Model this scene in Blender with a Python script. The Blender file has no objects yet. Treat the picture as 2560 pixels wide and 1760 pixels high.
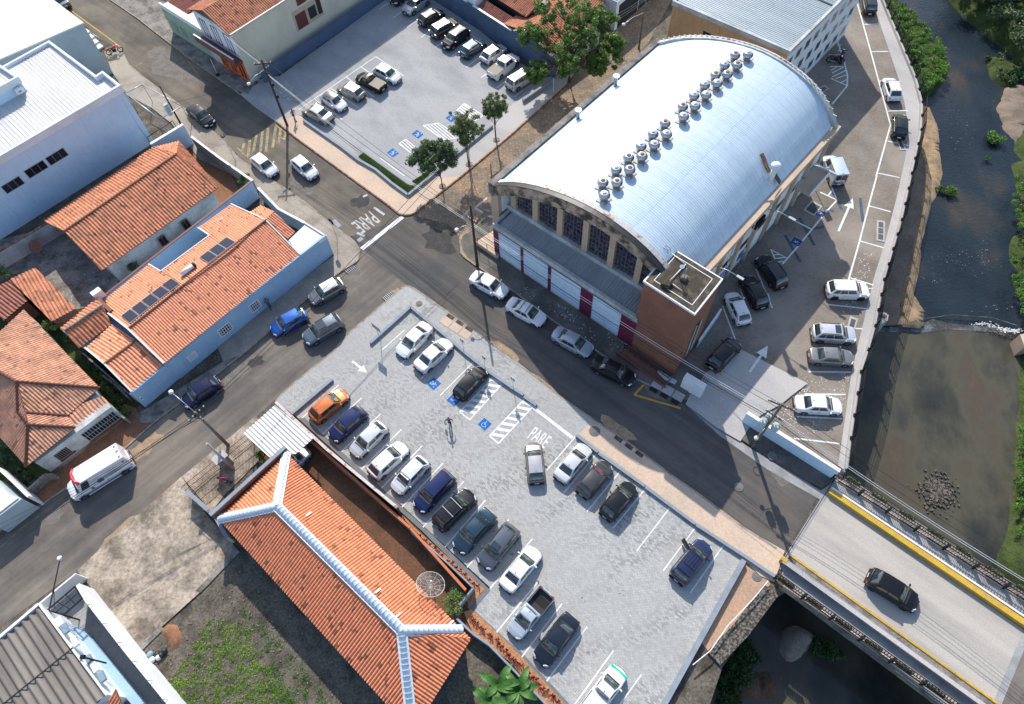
import bpy, bmesh, math, random
from mathutils import Vector, Matrix
random.seed(7)
R_=math.radians
scene=bpy.context.scene
col=scene.collection
# ---------------------------------------------------------------- camera
HC=62.0; FPX=1775.0; NAD=(1340.0,1885.0)          # drone height, focal length and nadir in photo pixels
dn=Vector((NAD[0]-1280,-(NAD[1]-880),-FPX)).normalized()
up=-dn; fw=Vector((0,0,-1)); yy=(fw-fw.dot(up)*up).normalized(); xx=yy.cross(up)
RC=Matrix((xx,yy,up))                              # world = RC @ cam
cam=bpy.data.cameras.new('camera'); cam.sensor_width=36; cam.lens=FPX/2560*36; cam.clip_end=3000; cam.clip_start=1
co=bpy.data.objects.new('camera',cam); col.objects.link(co)
co.matrix_world=Matrix.Translation((0,0,HC))@RC.to_4x4(); scene.camera=co
scene.render.resolution_x=1024; scene.render.resolution_y=704
# ---------------------------------------------------------------- light
SUN_AZ=95.5; SUN_EL=38.0
w=bpy.data.worlds.new('World'); scene.world=w; w.use_nodes=True
nt=w.node_tree; bg=nt.nodes['Background']; sky=nt.nodes.new('ShaderNodeTexSky'); sky.sky_type='NISHITA'
sky.sun_disc=False; sky.sun_elevation=R_(SUN_EL); sky.sun_rotation=R_(90-SUN_AZ)
nt.links.new(sky.outputs[0],bg.inputs[0]); bg.inputs[1].default_value=0.15
sl=bpy.data.lights.new('sun','SUN'); sl.energy=3.9; sl.angle=R_(0.5); sl.color=(1,.93,.83)
so=bpy.data.objects.new('sun',sl); col.objects.link(so); so.location=(0,0,80)
sd=Vector((math.cos(R_(SUN_AZ))*math.cos(R_(SUN_EL)),math.sin(R_(SUN_AZ))*math.cos(R_(SUN_EL)),math.sin(R_(SUN_EL))))
so.rotation_euler=sd.to_track_quat('Z','Y').to_euler()
vs=scene.view_settings; vs.view_transform='Standard'; vs.look='None'; vs.exposure=0.58; vs.gamma=1

# ---------------------------------------------------------------- measuring: a photo pixel and a height give a place in the world
def G(px,py,z=0.0):
    v=RC@Vector((px-1280,-(py-880),-FPX)); k=(z-HC)/v.z
    return Vector((v.x*k,v.y*k,z))
def T(r,c,x,y,z=0.0): return G(640*c+.27575*x,440*r+.27575*y,z)     # enlarged-tile coordinates
def TL(r,c,pts,z=0.0): return [T(r,c,x,y,z) for x,y in pts]
def GL(pts,z=0.0): return [G(x,y,z) for x,y in pts]

# ---------------------------------------------------------------- materials
MATS={}
def new_mat(name):
    m=bpy.data.materials.new(name); m.use_nodes=True; MATS[name]=m
    n=m.node_tree.nodes; return m,n,m.node_tree.links,n['Principled BSDF']
def rgb(c): return (c[0],c[1],c[2],1)
def ramp(N,stops):
    r=N.new('ShaderNodeValToRGB'); e=r.color_ramp.elements
    while len(e)<len(stops): e.new(.5)
    for i,(p,c) in enumerate(stops):
        e[i].position=p; e[i].color=rgb(c) if not isinstance(c,(int,float)) else (c,c,c,1)
    return r
def noise(N,L,coord,scale,detail=4,rough=.55,sc=None):
    n=N.new('ShaderNodeTexNoise'); n.inputs['Scale'].default_value=scale; n.inputs['Detail'].default_value=detail; n.inputs['Roughness'].default_value=rough
    if sc:
        mp=N.new('ShaderNodeMapping')
        if len(sc)>3: mp.vector_type='TEXTURE'; mp.inputs['Rotation'].default_value=(0,0,sc[3]); mp.inputs['Scale'].default_value=[1/v for v in sc[:3]]
        else: mp.inputs['Scale'].default_value=sc[:3]
        L.new(coord,mp.inputs[0]); coord=mp.outputs[0]
    L.new(coord,n.inputs['Vector']); return n
def mix(N,L,fac,a,b,mode='MIX'):
    m=N.new('ShaderNodeMix'); m.data_type='RGBA'; m.blend_type=mode
    for i,v in ((0,fac),(6,a),(7,b)):
        if hasattr(v,'links'): L.new(v,m.inputs[i])
        elif isinstance(v,(int,float)): m.inputs[i].default_value=v if i==0 else (v,v,v,1)
        else: m.inputs[i].default_value=rgb(v)
    return m.outputs[2]
def coordz(N,kind='Object'):
    return N.new('ShaderNodeTexCoord').outputs[kind]
def bump(N,L,h,bsdf,strength=.3,dist=.02,prev=None):
    b=N.new('ShaderNodeBump'); b.inputs['Strength'].default_value=strength; b.inputs['Distance'].default_value=dist
    L.new(h,b.inputs['Height'])
    if prev: L.new(prev,b.inputs['Normal'])
    L.new(b.outputs[0],bsdf.inputs['Normal']); return b.outputs[0]
def weather(name,c,rough=.8,stain=None,amt=.5,scale=.6,fine=8,finea=.12,bmp=.2,streak=None,metal=0,thr=(.42,.66),stretch=None):
    """a surface colour with large uneven stains and fine grain"""
    m,N,L,B=new_mat(name); P=coordz(N)
    stain=stain or [v*.6 for v in c]
    n1=noise(N,L,P,scale,6,.62,stretch); r=ramp(N,[(thr[0],0.0),(thr[1],amt)]); L.new(n1.outputs[0],r.inputs[0])
    o=mix(N,L,r.outputs[0],c,stain)
    n2=noise(N,L,P,fine,5,.7); r2=ramp(N,[(.3,1-finea*1.6),(.7,1+finea*.6)]); L.new(n2.outputs[0],r2.inputs[0])
    o=mix(N,L,1.0,o,r2.outputs[0],'MULTIPLY')
    if streak:
        n3=noise(N,L,P,1.0,4,.6,(5,5,.45)); r3=ramp(N,[(.55,0.0),(.75,.45)]); L.new(n3.outputs[0],r3.inputs[0]); o=mix(N,L,r3.outputs[0],o,streak)
    L.new(o,B.inputs['Base Color']); B.inputs['Roughness'].default_value=rough; B.inputs['Metallic'].default_value=metal; B.inputs['Specular IOR Level'].default_value=.15
    if bmp: bump(N,L,n2.outputs[0],B,bmp,.02)
    return m
def plain(name,c,rough=.5,metal=0,coat=0,spec=.5,emis=None):
    m,N,L,B=new_mat(name); B.inputs['Base Color'].default_value=rgb(c); B.inputs['Roughness'].default_value=rough
    B.inputs['Metallic'].default_value=metal; B.inputs['Coat Weight'].default_value=coat; B.inputs['Specular IOR Level'].default_value=spec
    return m
def paint(name,c,metal=0.0):
    m,N,L,B=new_mat(name); P=coordz(N); n=noise(N,L,P,3,4,.6); r=ramp(N,[(.35,[v*.93 for v in c]),(.7,c)]); L.new(n.outputs[0],r.inputs[0])
    L.new(r.outputs[0],B.inputs['Base Color']); B.inputs['Roughness'].default_value=.32; B.inputs['Metallic'].default_value=metal
    B.inputs['Coat Weight'].default_value=.35 if sum(c)<.15 else .7; B.inputs['Coat Roughness'].default_value=.05; B.inputs['Specular IOR Level'].default_value=.25 if sum(c)<.15 else .5
    return m
# ---- ground surfaces
def asphalt(name,c,dust,damt=.55,scale=.13,rot=43):
    m,N,L,B=new_mat(name); P=coordz(N)
    n1=noise(N,L,P,scale,7,.66); r=ramp(N,[(.40,0.0),(.62,damt)]); L.new(n1.outputs[0],r.inputs[0])
    o=mix(N,L,r.outputs[0],c,dust)
    n4=noise(N,L,P,1,6,.6,(.05,1.1,1,R_(rot))); r4=ramp(N,[(.4,.84),(.62,1.12)]); L.new(n4.outputs[0],r4.inputs[0]); o=mix(N,L,1.0,o,r4.outputs[0],'MULTIPLY')
    n2=noise(N,L,P,26,3,.7); r2=ramp(N,[(.3,.82),(.72,1.12)]); L.new(n2.outputs[0],r2.inputs[0]); o=mix(N,L,1.0,o,r2.outputs[0],'MULTIPLY')
    v=N.new('ShaderNodeTexVoronoi'); v.feature='DISTANCE_TO_EDGE'; v.inputs['Scale'].default_value=.16
    nw=noise(N,L,P,.7,4,.6); vm=N.new('ShaderNodeVectorMath'); vm.operation='MULTIPLY_ADD'; L.new(nw.outputs['Color'],vm.inputs[0]); vm.inputs[1].default_value=(3,3,3); L.new(P,vm.inputs[2]); L.new(vm.outputs[0],v.inputs['Vector'])
    rc=ramp(N,[(.0,.72),(.006,1.0)]); L.new(v.outputs[0],rc.inputs[0]); o=mix(N,L,.7,o,rc.outputs[0],'MULTIPLY')
    L.new(o,B.inputs['Base Color']); B.inputs['Roughness'].default_value=.9; B.inputs['Specular IOR Level'].default_value=.15; bump(N,L,n2.outputs[0],B,.35,.01); return m
asphalt('asphalt',(.125,.115,.105),(.25,.215,.175),.7)
asphalt('asphalt_dark',(.088,.088,.088),(.17,.145,.12),.6,.1,-43)
asphalt('asphalt_side',(.11,.10,.088),(.23,.195,.15),.7,.13,-42)
def bricks(name,c1,c2,mortar,bw,bh,rot=45,big=None,bigamt=.5,bigscale=.12,ms=.012,rough=.85,offs=.5,bmp=.5,darkc=None):
    m,N,L,B=new_mat(name); P=coordz(N); mp=N.new('ShaderNodeMapping'); mp.inputs['Rotation'].default_value=(0,0,R_(rot)); L.new(P,mp.inputs[0])
    b=N.new('ShaderNodeTexBrick'); b.inputs['Scale'].default_value=1; b.inputs['Brick Width'].default_value=bw; b.inputs['Row Height'].default_value=bh
    b.inputs['Mortar Size'].default_value=ms; b.inputs['Mortar Smooth'].default_value=.3; b.offset=offs
    b.inputs['Color1'].default_value=rgb(c1); b.inputs['Color2'].default_value=rgb(c2); b.inputs['Mortar'].default_value=rgb(mortar); L.new(mp.outputs[0],b.inputs['Vector'])
    o=b.outputs[0]
    if darkc:   # clusters of single darker stones
        b2=N.new('ShaderNodeTexBrick'); b2.inputs['Scale'].default_value=1; b2.inputs['Brick Width'].default_value=bw; b2.inputs['Row Height'].default_value=bh; b2.offset=offs
        b2.inputs['Mortar Size'].default_value=0; b2.inputs['Color1'].default_value=(0,0,0,1); b2.inputs['Color2'].default_value=(1,1,1,1); b2.inputs['Bias'].default_value=0; L.new(mp.outputs[0],b2.inputs['Vector'])
        nn=noise(N,L,P,.22,4,.6,(.35,1.3,1,R_(28))); mm=N.new('ShaderNodeMath'); mm.operation='MULTIPLY'; rr=ramp(N,[(.48,0.0),(.60,1.0)]); L.new(nn.outputs[0],rr.inputs[0]); r5=ramp(N,[(.35,0.0),(.9,.75)]); L.new(b2.outputs[0],r5.inputs[0]); L.new(rr.outputs[0],mm.inputs[0]); L.new(r5.outputs[0],mm.inputs[1])
        o=mix(N,L,mm.outputs[0],o,darkc)
    if big:
        n=noise(N,L,P,bigscale,6,.6); r=ramp(N,[(.42,0.0),(.64,bigamt)]); L.new(n.outputs[0],r.inputs[0]); o=mix(N,L,r.outputs[0],o,big)
    n2=noise(N,L,P,5,5,.7); r2=ramp(N,[(.3,.88),(.7,1.06)]); L.new(n2.outputs[0],r2.inputs[0]); o=mix(N,L,1.0,o,r2.outputs[0],'MULTIPLY')
    L.new(o,B.inputs['Base Color']); B.inputs['Roughness'].default_value=rough; B.inputs['Specular IOR Level'].default_value=.15; bump(N,L,b.outputs['Fac'],B,-bmp,.012); return m
bricks('pavers',(.455,.46,.45),(.365,.37,.36),(.24,.245,.24),.30,.15,43,(.32,.32,.31),.45,.10,.013,darkc=(.215,.218,.215))
bricks('pavers_brown',(.265,.23,.19),(.185,.16,.135),(.10,.085,.07),.24,.12,20,(.36,.32,.275),.6,.12,.014)
bricks('stone_setts',(.17,.16,.145),(.11,.105,.095),(.045,.043,.04),.14,.1,-43,(.24,.225,.2),.5,.4,.02)
def hexm():
    m,N,L,B=new_mat('hex_pavers'); P=coordz(N); v=N.new('ShaderNodeTexVoronoi'); v.feature='DISTANCE_TO_EDGE'; v.inputs['Scale'].default_value=2.6; v.inputs['Randomness'].default_value=.55; L.new(P,v.inputs['Vector'])
    v2=N.new('ShaderNodeTexVoronoi'); v2.inputs['Scale'].default_value=2.6; v2.inputs['Randomness'].default_value=.55; L.new(P,v2.inputs['Vector'])
    n=noise(N,L,P,.22,6,.62); r=ramp(N,[(.40,(.33,.23,.145)),(.60,(.19,.155,.115))]); L.new(n.outputs[0],r.inputs[0])
    sx_=N.new('ShaderNodeSeparateColor'); L.new(v2.outputs['Color'],sx_.inputs[0]); rq=ramp(N,[(0.0,.82),(1.0,1.12)]); L.new(sx_.outputs[0],rq.inputs[0]); o=mix(N,L,1.0,r.outputs[0],rq.outputs[0],'MULTIPLY'); re=ramp(N,[(.0,.38),(.09,1.0)]); L.new(v.outputs[0],re.inputs[0]); o=mix(N,L,.85,o,re.outputs[0],'MULTIPLY')
    n2=noise(N,L,P,7,5,.7); r2=ramp(N,[(.3,.75),(.7,1.15)]); L.new(n2.outputs[0],r2.inputs[0]); o=mix(N,L,1.0,o,r2.outputs[0],'MULTIPLY')
    L.new(o,B.inputs['Base Color']); B.inputs['Roughness'].default_value=.9; bump(N,L,re.outputs[0],B,.5,.02)
hexm()
weather('concrete_walk',(.40,.355,.30),.85,(.22,.19,.155),.75,.35,9,.25)
weather('concrete_peach',(.60,.46,.35),.85,(.46,.38,.31),.7,.25,6,.14)
weather('concrete_pale',(.47,.455,.44),.85,(.33,.33,.335),.8,.16,7,.14,stretch=(1,.35,1,R_(43)))
weather('concrete_upper',(.385,.39,.39),.85,(.27,.28,.29),.8,.3,7,.16,stretch=(1,.5,1,R_(43)))
weather('concrete_blotchy',(.46,.39,.31),.9,(.19,.16,.125),.95,.34,4,.32,.4,thr=(.42,.60))
weather('concrete_bridge',(.46,.43,.385),.8,(.32,.305,.285),.9,.5,9,.12,stretch=(.12,1,1,R_(-43)))
weather('concrete_grey',(.36,.365,.37),.85,(.2,.2,.2),.7,.5,8,.18)
weather('concrete_old',(.30,.28,.255),.9,(.10,.095,.085),.9,.7,6,.28,.5)
weather('kerb_wall_grey',(.27,.31,.36),.7,(.19,.21,.24),.5,1.2,9,.1)
weather('kerb_flush',(.18,.19,.20),.8,(.13,.13,.13),.5,1.2,9,.12)
weather('kerb_stone',(.40,.35,.29),.9,(.2,.16,.12),.8,1.6,9,.25)
weather('dirt_red',(.30,.15,.085),.95,(.19,.12,.08),.8,.5,5,.25,.5)
weather('soil_brown',(.17,.085,.05),.95,(.09,.05,.03),.8,.5,4,.3,.5)
weather('dirt_dark',(.15,.095,.065),.95,(.065,.05,.03),.85,.6,4,.3,.6)
weather('dirt_pale',(.50,.32,.22),.95,(.36,.27,.2),.7,.5,5,.2,.4)
weather('dirt_grey',(.17,.15,.12),.95,(.065,.057,.045),.9,.6,5,.4,.7)
weather('gravel_orange',(.55,.27,.14),.95,(.38,.19,.10),.8,3,14,.4,.8)
weather('sand',(.43,.305,.185),.95,(.20,.155,.11),.9,.55,6,.28,.5)
weather('mud_concrete',(.25,.20,.155),.9,(.14,.115,.09),.8,.4,6,.2,.3)
weather('grass_base',(.07,.10,.03),.95,(.035,.05,.02),.9,1.2,9,.4,.6)
weather('yellow_paint',(.62,.40,.06),.7,(.42,.28,.08),.7,1.5,14,.25,.1)
weather('yellow_worn',(.52,.41,.20),.8,(.27,.235,.17),.95,2.2,20,.4,.1,thr=(.38,.56))
weather('white_paint',(.78,.80,.80),.6,(.55,.56,.56),.6,1.5,14,.18,.05)
weather('white_worn',(.60,.60,.57),.7,(.33,.32,.30),.9,2,20,.35,.05)
weather('blue_sign_paint',(.02,.15,.46),.85,(.03,.11,.32),.5,2,14,.1,.05)
weather('faint_paint',(.34,.36,.37),.8,(.29,.30,.31),.7,2,16,.2,.05)
weather('blue_faded',(.075,.115,.16),.8,(.13,.12,.11),.7,1.2,14,.2,.05)
# ---- walls
weather('wall_white',(.74,.78,.82),.75,(.58,.61,.64),.6,.35,6,.05,.08,streak=(.60,.60,.58))
weather('wall_blue_white',(.58,.73,.88),.75,(.46,.62,.80),.6,.3,6,.06,.08,streak=(.36,.42,.5))  # white wall with the blue of its shade put into the colour
weather('wall_pale_blue',(.36,.52,.70),.8,(.28,.43,.60),.6,.5,6,.08,.1,streak=(.24,.32,.4))
weather('wall_cream',(.66,.63,.50),.8,(.52,.49,.40),.6,.3,6,.06,.1,streak=(.46,.43,.36))
weather('wall_beige',(.55,.43,.32),.85,(.42,.33,.25),.6,.4,6,.1,.15)
weather('wall_beige_mould',(.50,.40,.31),.9,(.06,.055,.05),.95,.8,6,.25,.3,thr=(.42,.58))
weather('wall_orange',(.60,.36,.19),.85,(.46,.28,.16),.6,.5,6,.1,.15,streak=(.20,.09,.05))
weather('wall_dark_blue',(.105,.15,.235),.8,(.08,.115,.17),.6,.5,7,.1,.1)
weather('wall_green',(.36,.47,.36),.8,(.26,.34,.27),.6,.5,7,.1,.1,streak=(.2,.26,.2))
weather('wall_grey_teal',(.42,.50,.52),.8,(.34,.40,.42),.6,.5,7,.06,.1)
weather('wall_dirty_white',(.58,.60,.60),.85,(.30,.31,.30),.85,.5,6,.15,.15,streak=(.25,.25,.23))
weather('wall_brick_red',(.29,.135,.095),.85,(.19,.10,.075),.7,.5,11,.22,.35)
weather('wall_tile_brick',(.20,.10,.08),.8,(.24,.12,.10),.7,.7,14,.2,.3)
weather('plum_paint',(.17,.022,.06),.55,(.12,.02,.05),.5,.6,8,.1,.05)
weather('moss_roof',(.075,.065,.05),.95,(.24,.20,.14),.75,.9,8,.35,.3,thr=(.5,.72))
weather('gutter_blue',(.14,.22,.28),.6,(.10,.14,.17),.7,.8,6,.15,.1)
weather('wall_rust_ridge',(.60,.57,.54),.9,(.38,.20,.15),.9,1.3,8,.2,.2,thr=(.56,.62))
plain('trim_white',(.72,.73,.74),.6); plain('brown_trim',(.16,.06,.045),.6); plain('maroon',(.12,.03,.025),.6)
plain('bar_grey',(.11,.115,.125),.5); plain('dish_beige',(.52,.49,.42),.6); weather('ridge_white',(.66,.74,.82),.7,(.52,.60,.70),.5,2,9,.12,.1); weather('blue_deep',(.012,.05,.24),.5,(.02,.04,.15),.5,2,14,.1,.05); plain('rail_orange',(.50,.14,.05),.6)
plain('dark_opening',(.012,.013,.016),.8); plain('dark_metal',(.03,.032,.036),.5,.3); plain('iron_black',(.014,.015,.018),.6,0,0,.2)
plain('turbine_metal',(.50,.53,.56),.32,.75); plain('galv',(.42,.44,.46),.4,.6); plain('steel_white',(.72,.73,.74),.4); plain('cable_black',(.02,.02,.022),.6); plain('cable_pale',(.50,.52,.55),.5)
plain('shop_green',(.02,.50,.36),.4); plain('beacon_red',(.62,.03,.05),.35); plain('stripe_navy',(.02,.03,.14),.4); plain('orange_paint',(.75,.16,.04),.5); plain('red_paint',(.6,.03,.03),.5)
weather('pole_concrete',(.20,.185,.17),.9,(.12,.11,.10),.7,2,12,.2,.2); weather('pole_dark',(.085,.065,.055),.9,(.05,.04,.035),.7,2,12,.2,.2)
weather('rusty',(.22,.10,.06),.9,(.40,.30,.22),.8,2.5,9,.3,.2)
# ---- car parts
plain('rubber',(.018,.018,.019),.85); plain('rim_metal',(.50,.51,.53),.3,.8); plain('rim_dark',(.06,.06,.065),.35,.5)
plain('plastic_black',(.02,.021,.023),.55); plain('plate_white',(.66,.67,.68),.5); plain('lamp_glass',(.62,.66,.70),.12,.1,1); plain('tail_red',(.34,.012,.018),.2,0,1); plain('under_dark',(.008,.008,.008),.9)
m,N,L,B=new_mat('car_glass'); B.inputs['Base Color'].default_value=(.022,.032,.036,1); B.inputs['Roughness'].default_value=.06; B.inputs['Coat Weight'].default_value=1; B.inputs['Specular IOR Level'].default_value=.8
m,N,L,B=new_mat('windshield_glass'); P=coordz(N); n=noise(N,L,P,2.2,3,.5); r=ramp(N,[(.38,(.015,.022,.022)),(.58,(.07,.105,.10)),(.7,(.15,.19,.18))]); L.new(n.outputs[0],r.inputs[0]); L.new(r.outputs[0],B.inputs['Base Color']); B.inputs['Roughness'].default_value=.06; B.inputs['Coat Weight'].default_value=1
m,N,L,B=new_mat('window_glass'); B.inputs['Base Color'].default_value=(.015,.018,.025,1); B.inputs['Roughness'].default_value=.1; B.inputs['Coat Weight'].default_value=.6
m,N,L,B=new_mat('stained_glass'); P=coordz(N); n=noise(N,L,P,2.6,5,.7); r=ramp(N,[(.36,(.012,.012,.02)),(.47,(.02,.02,.08)),(.52,(.10,.06,.06)),(.55,(.015,.016,.03)),(.60,(.30,.33,.36)),(.63,(.02,.02,.05))]); L.new(n.outputs[0],r.inputs[0]); L.new(r.outputs[0],B.inputs['Base Color']); B.inputs['Roughness'].default_value=.2
m,N,L,B=new_mat('solar_glass'); P=coordz(N,'UV'); b=N.new('ShaderNodeTexBrick'); b.offset=0; b.inputs['Scale'].default_value=1; b.inputs['Brick Width'].default_value=.16; b.inputs['Row Height'].default_value=.16; b.inputs['Mortar Size'].default_value=.01
b.inputs['Color1'].default_value=(.02,.022,.04,1); b.inputs['Color2'].default_value=(.028,.03,.05,1); b.inputs['Mortar'].default_value=(.07,.075,.09,1); L.new(P,b.inputs['Vector']); L.new(b.outputs[0],B.inputs['Base Color']); B.inputs['Roughness'].default_value=.4; B.inputs['Specular IOR Level'].default_value=.2
# ---- roofs (UV in metres: u along the eave, v up the slope)
def tile_mat(name,c1,c2,dirt,damt=.6,th=(.45,.65),pitch=.25,row=.36):
    m,N,L,B=new_mat(name); uv=coordz(N,'UV'); P=coordz(N)
    b=N.new('ShaderNodeTexBrick'); b.offset=0; b.inputs['Scale'].default_value=1; b.inputs['Brick Width'].default_value=pitch; b.inputs['Row Height'].default_value=row; b.inputs['Mortar Size'].default_value=.014; b.inputs['Mortar Smooth'].default_value=.6
    b.inputs['Color1'].default_value=rgb(c1); b.inputs['Color2'].default_value=rgb(c2); b.inputs['Mortar'].default_value=rgb([v*.45 for v in c2]); L.new(uv,b.inputs['Vector'])
    n=noise(N,L,P,.9,6,.65); r=ramp(N,[(th[0],0.0),(th[1],damt)]); L.new(n.outputs[0],r.inputs[0]); o=mix(N,L,r.outputs[0],b.outputs[0],dirt)
    v=N.new('ShaderNodeTexBrick'); v.offset=0; v.inputs['Scale'].default_value=1; v.inputs['Brick Width'].default_value=pitch; v.inputs['Row Height'].default_value=row; v.inputs['Mortar Size'].default_value=0; v.inputs['Color1'].default_value=(0,0,0,1); v.inputs['Color2'].default_value=(1,1,1,1); L.new(uv,v.inputs['Vector']); n9=noise(N,L,P,.8,3,.6); ma=N.new('ShaderNodeMath'); ma.operation='MULTIPLY_ADD'; L.new(n9.outputs[0],ma.inputs[0]); ma.inputs[1].default_value=.9; L.new(v.outputs[0],ma.inputs[2]); rv=ramp(N,[(1.395/1.5,0.0),(1.44/1.5,.75)]); mb=N.new('ShaderNodeMath'); mb.operation='DIVIDE'; L.new(ma.outputs[0],mb.inputs[0]); mb.inputs[1].default_value=1.5; L.new(mb.outputs[0],rv.inputs[0]); o=mix(N,L,rv.outputs[0],o,[d*.55 for d in dirt])
    n2=noise(N,L,P,6,5,.7); r2=ramp(N,[(.3,.78),(.7,1.12)]); L.new(n2.outputs[0],r2.inputs[0]); o=mix(N,L,1.0,o,r2.outputs[0],'MULTIPLY')
    L.new(o,B.inputs['Base Color']); B.inputs['Roughness'].default_value=.85; bump(N,L,b.outputs['Fac'],B,-.6,.02); return m
tile_mat('tile_orange',(.80,.29,.145),(.68,.235,.115),(.30,.12,.06),.35,(.52,.72),.26,.38)
tile_mat('tile_salmon',(.90,.39,.22),(.76,.31,.175),(.36,.16,.09),.35,(.52,.70))
tile_mat('tile_brown',(.72,.29,.155),(.57,.22,.115),(.24,.12,.07),.55,(.42,.62))
tile_mat('tile_old',(.80,.41,.26),(.66,.33,.205),(.30,.17,.11),.6,(.42,.62))
tile_mat('tile_red',(.42,.155,.11),(.32,.115,.08),(.17,.09,.07),.5,(.5,.7))
def metal_mat(name,c,dirt,damt=.4,rough=.4,metal=.3,sc=.25,seam=True):
    m,N,L,B=new_mat(name); uv=coordz(N,'UV'); P=coordz(N)
    n=noise(N,L,uv,1,6,.6,(.5,.12,1)); r=ramp(N,[(.42,0.0),(.68,damt)]); L.new(n.outputs[0],r.inputs[0]); o=mix(N,L,r.outputs[0],c,dirt)
    b=N.new('ShaderNodeTexBrick'); b.offset=.5; b.inputs['Scale'].default_value=1; b.inputs['Brick Width'].default_value=1.0; b.inputs['Row Height'].default_value=5.6; b.inputs['Mortar Size'].default_value=.012; b.inputs['Color1'].default_value=(1,1,1,1); b.inputs['Color2'].default_value=(.93,.94,.95,1); b.inputs['Mortar'].default_value=(.5,.5,.55,1); L.new(uv,b.inputs['Vector'])
    if seam: o=mix(N,L,1.0,o,b.outputs[0],'MULTIPLY')
    n2=noise(N,L,uv,1,5,.7,(9,1.2,1)); r2=ramp(N,[(.3,.86),(.7,1.06)]); L.new(n2.outputs[0],r2.inputs[0]); o=mix(N,L,1.0,o,r2.outputs[0],'MULTIPLY')
    L.new(o,B.inputs['Base Color']); B.inputs['Roughness'].default_value=rough; B.inputs['Metallic'].default_value=metal; return m
metal_mat('roof_hangar',(.55,.67,.76),(.46,.57,.67),.5,.55,.0)
metal_mat('roof_white_sheet',(.64,.64,.63),(.50,.49,.47),.5,.5,.1)
metal_mat('roof_grey_sheet',(.36,.42,.45),(.26,.30,.32),.6,.45,.25)
metal_mat('roof_annex',(.44,.48,.50),(.32,.35,.36),.6,.45,.3)
metal_mat('roof_fibre',(.225,.205,.18),(.12,.11,.10),.8,.9,0,seam=False)
weather('roof_plain_white',(.72,.71,.68),.7,(.56,.52,.46),.4,.25,6,.05,.05)
# ---- water
def water(name,stops,ns=.10,wav=3.0,wstr=.25,rough=.08):
    m,N,L,B=new_mat(name); P=coordz(N); n=noise(N,L,P,ns,7,.6,(1,.55,1,R_(-10))); r=ramp(N,stops); L.new(n.outputs[0],r.inputs[0]); L.new(r.outputs[0],B.inputs['Base Color'])
    B.inputs['Roughness'].default_value=rough; B.inputs['IOR'].default_value=1.33; n2=noise(N,L,P,wav,5,.6); bump(N,L,n2.outputs[0],B,wstr,.08); return m
water('water_upper',[(.30,(.008,.014,.020)),(.54,(.018,.028,.036)),(.68,(.045,.042,.035)),(.82,(.09,.06,.04))],.16,2.6,.8)
water('water_pond',[(.32,(.020,.025,.024)),(.45,(.050,.050,.040)),(.54,(.082,.078,.056)),(.62,(.078,.064,.046)),(.74,(.125,.095,.064))],.16,1.2,.05)
weather('foam',(.30,.31,.30),.5,(.10,.10,.09),.95,1.2,7,.4,.3,thr=(.35,.55))
# ---- plants
def leaf(name,c1,c2,sc=1.2):
    m,N,L,B=new_mat(name); P=coordz(N); n=noise(N,L,P,sc,4,.6); r=ramp(N,[(.32,c1),(.66,c2)]); L.new(n.outputs[0],r.inputs[0])
    n2=noise(N,L,P,11,2,.6); r2=ramp(N,[(.3,.6),(.7,1.35)]); L.new(n2.outputs[0],r2.inputs[0]); o=mix(N,L,1.0,r.outputs[0],r2.outputs[0],'MULTIPLY')
    L.new(o,B.inputs['Base Color']); B.inputs['Roughness'].default_value=.55; B.inputs['Subsurface Weight'].default_value=0; B.inputs['Transmission Weight'].default_value=0
    tr=N.new('ShaderNodeBsdfTranslucent'); L.new(o,tr.inputs[0]); ms=N.new('ShaderNodeMixShader'); ms.inputs[0].default_value=.25; L.new(B.outputs[0],ms.inputs[1]); L.new(tr.outputs[0],ms.inputs[2]); L.new(ms.outputs[0],N['Material Output'].inputs[0]); return m
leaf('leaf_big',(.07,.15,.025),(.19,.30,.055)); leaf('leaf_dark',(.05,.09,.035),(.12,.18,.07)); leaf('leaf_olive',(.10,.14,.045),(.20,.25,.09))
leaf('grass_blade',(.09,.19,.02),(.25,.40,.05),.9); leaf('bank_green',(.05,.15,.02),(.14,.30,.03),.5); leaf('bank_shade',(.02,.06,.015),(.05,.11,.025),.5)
leaf('banana_green',(.04,.13,.02),(.08,.22,.035)); leaf('red_leaf',(.10,.01,.02),(.22,.02,.035)); leaf('vine_green',(.10,.17,.04),(.22,.32,.09)); leaf('lawn_blade',(.06,.16,.02),(.10,.24,.03))
weather('bark',(.19,.15,.115),.95,(.10,.085,.065),.7,3,14,.3,.4); weather('bark_dark',(.10,.075,.06),.95,(.05,.04,.03),.7,3,14,.3,.4)
weather('patch_pale',(.22,.20,.175),.9,(.14,.13,.115),.8,1.2,9,.3,.2); weather('patch_dark',(.06,.06,.06),.9,(.10,.095,.09),.7,1.2,9,.3,.2); weather('sand_dust',(.42,.30,.20),.95,(.26,.20,.15),.9,1.5,9,.3,.2); plain('oil_stain',(.20,.20,.19),.6)
weather('rock',(.30,.265,.22),.95,(.16,.14,.115),.8,.9,6,.3,.6); weather('rubble',(.23,.21,.18),.95,(.05,.048,.042),.95,5,16,.4,.9,thr=(.42,.55))
plain('skin_a',(.36,.20,.13),.6); plain('hair_black',(.015,.012,.01),.6)
for nm,c in (('cloth_navy',(.06,.075,.16)),('cloth_black',(.012,.012,.015)),('cloth_red',(.42,.03,.05)),('cloth_magenta',(.30,.02,.10)),('cloth_denim',(.05,.08,.16)),('cap_red',(.16,.015,.03)),('cloth_grey',(.09,.08,.09)),('bag_blue',(.20,.30,.38))): plain(nm,c,.8)
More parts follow.
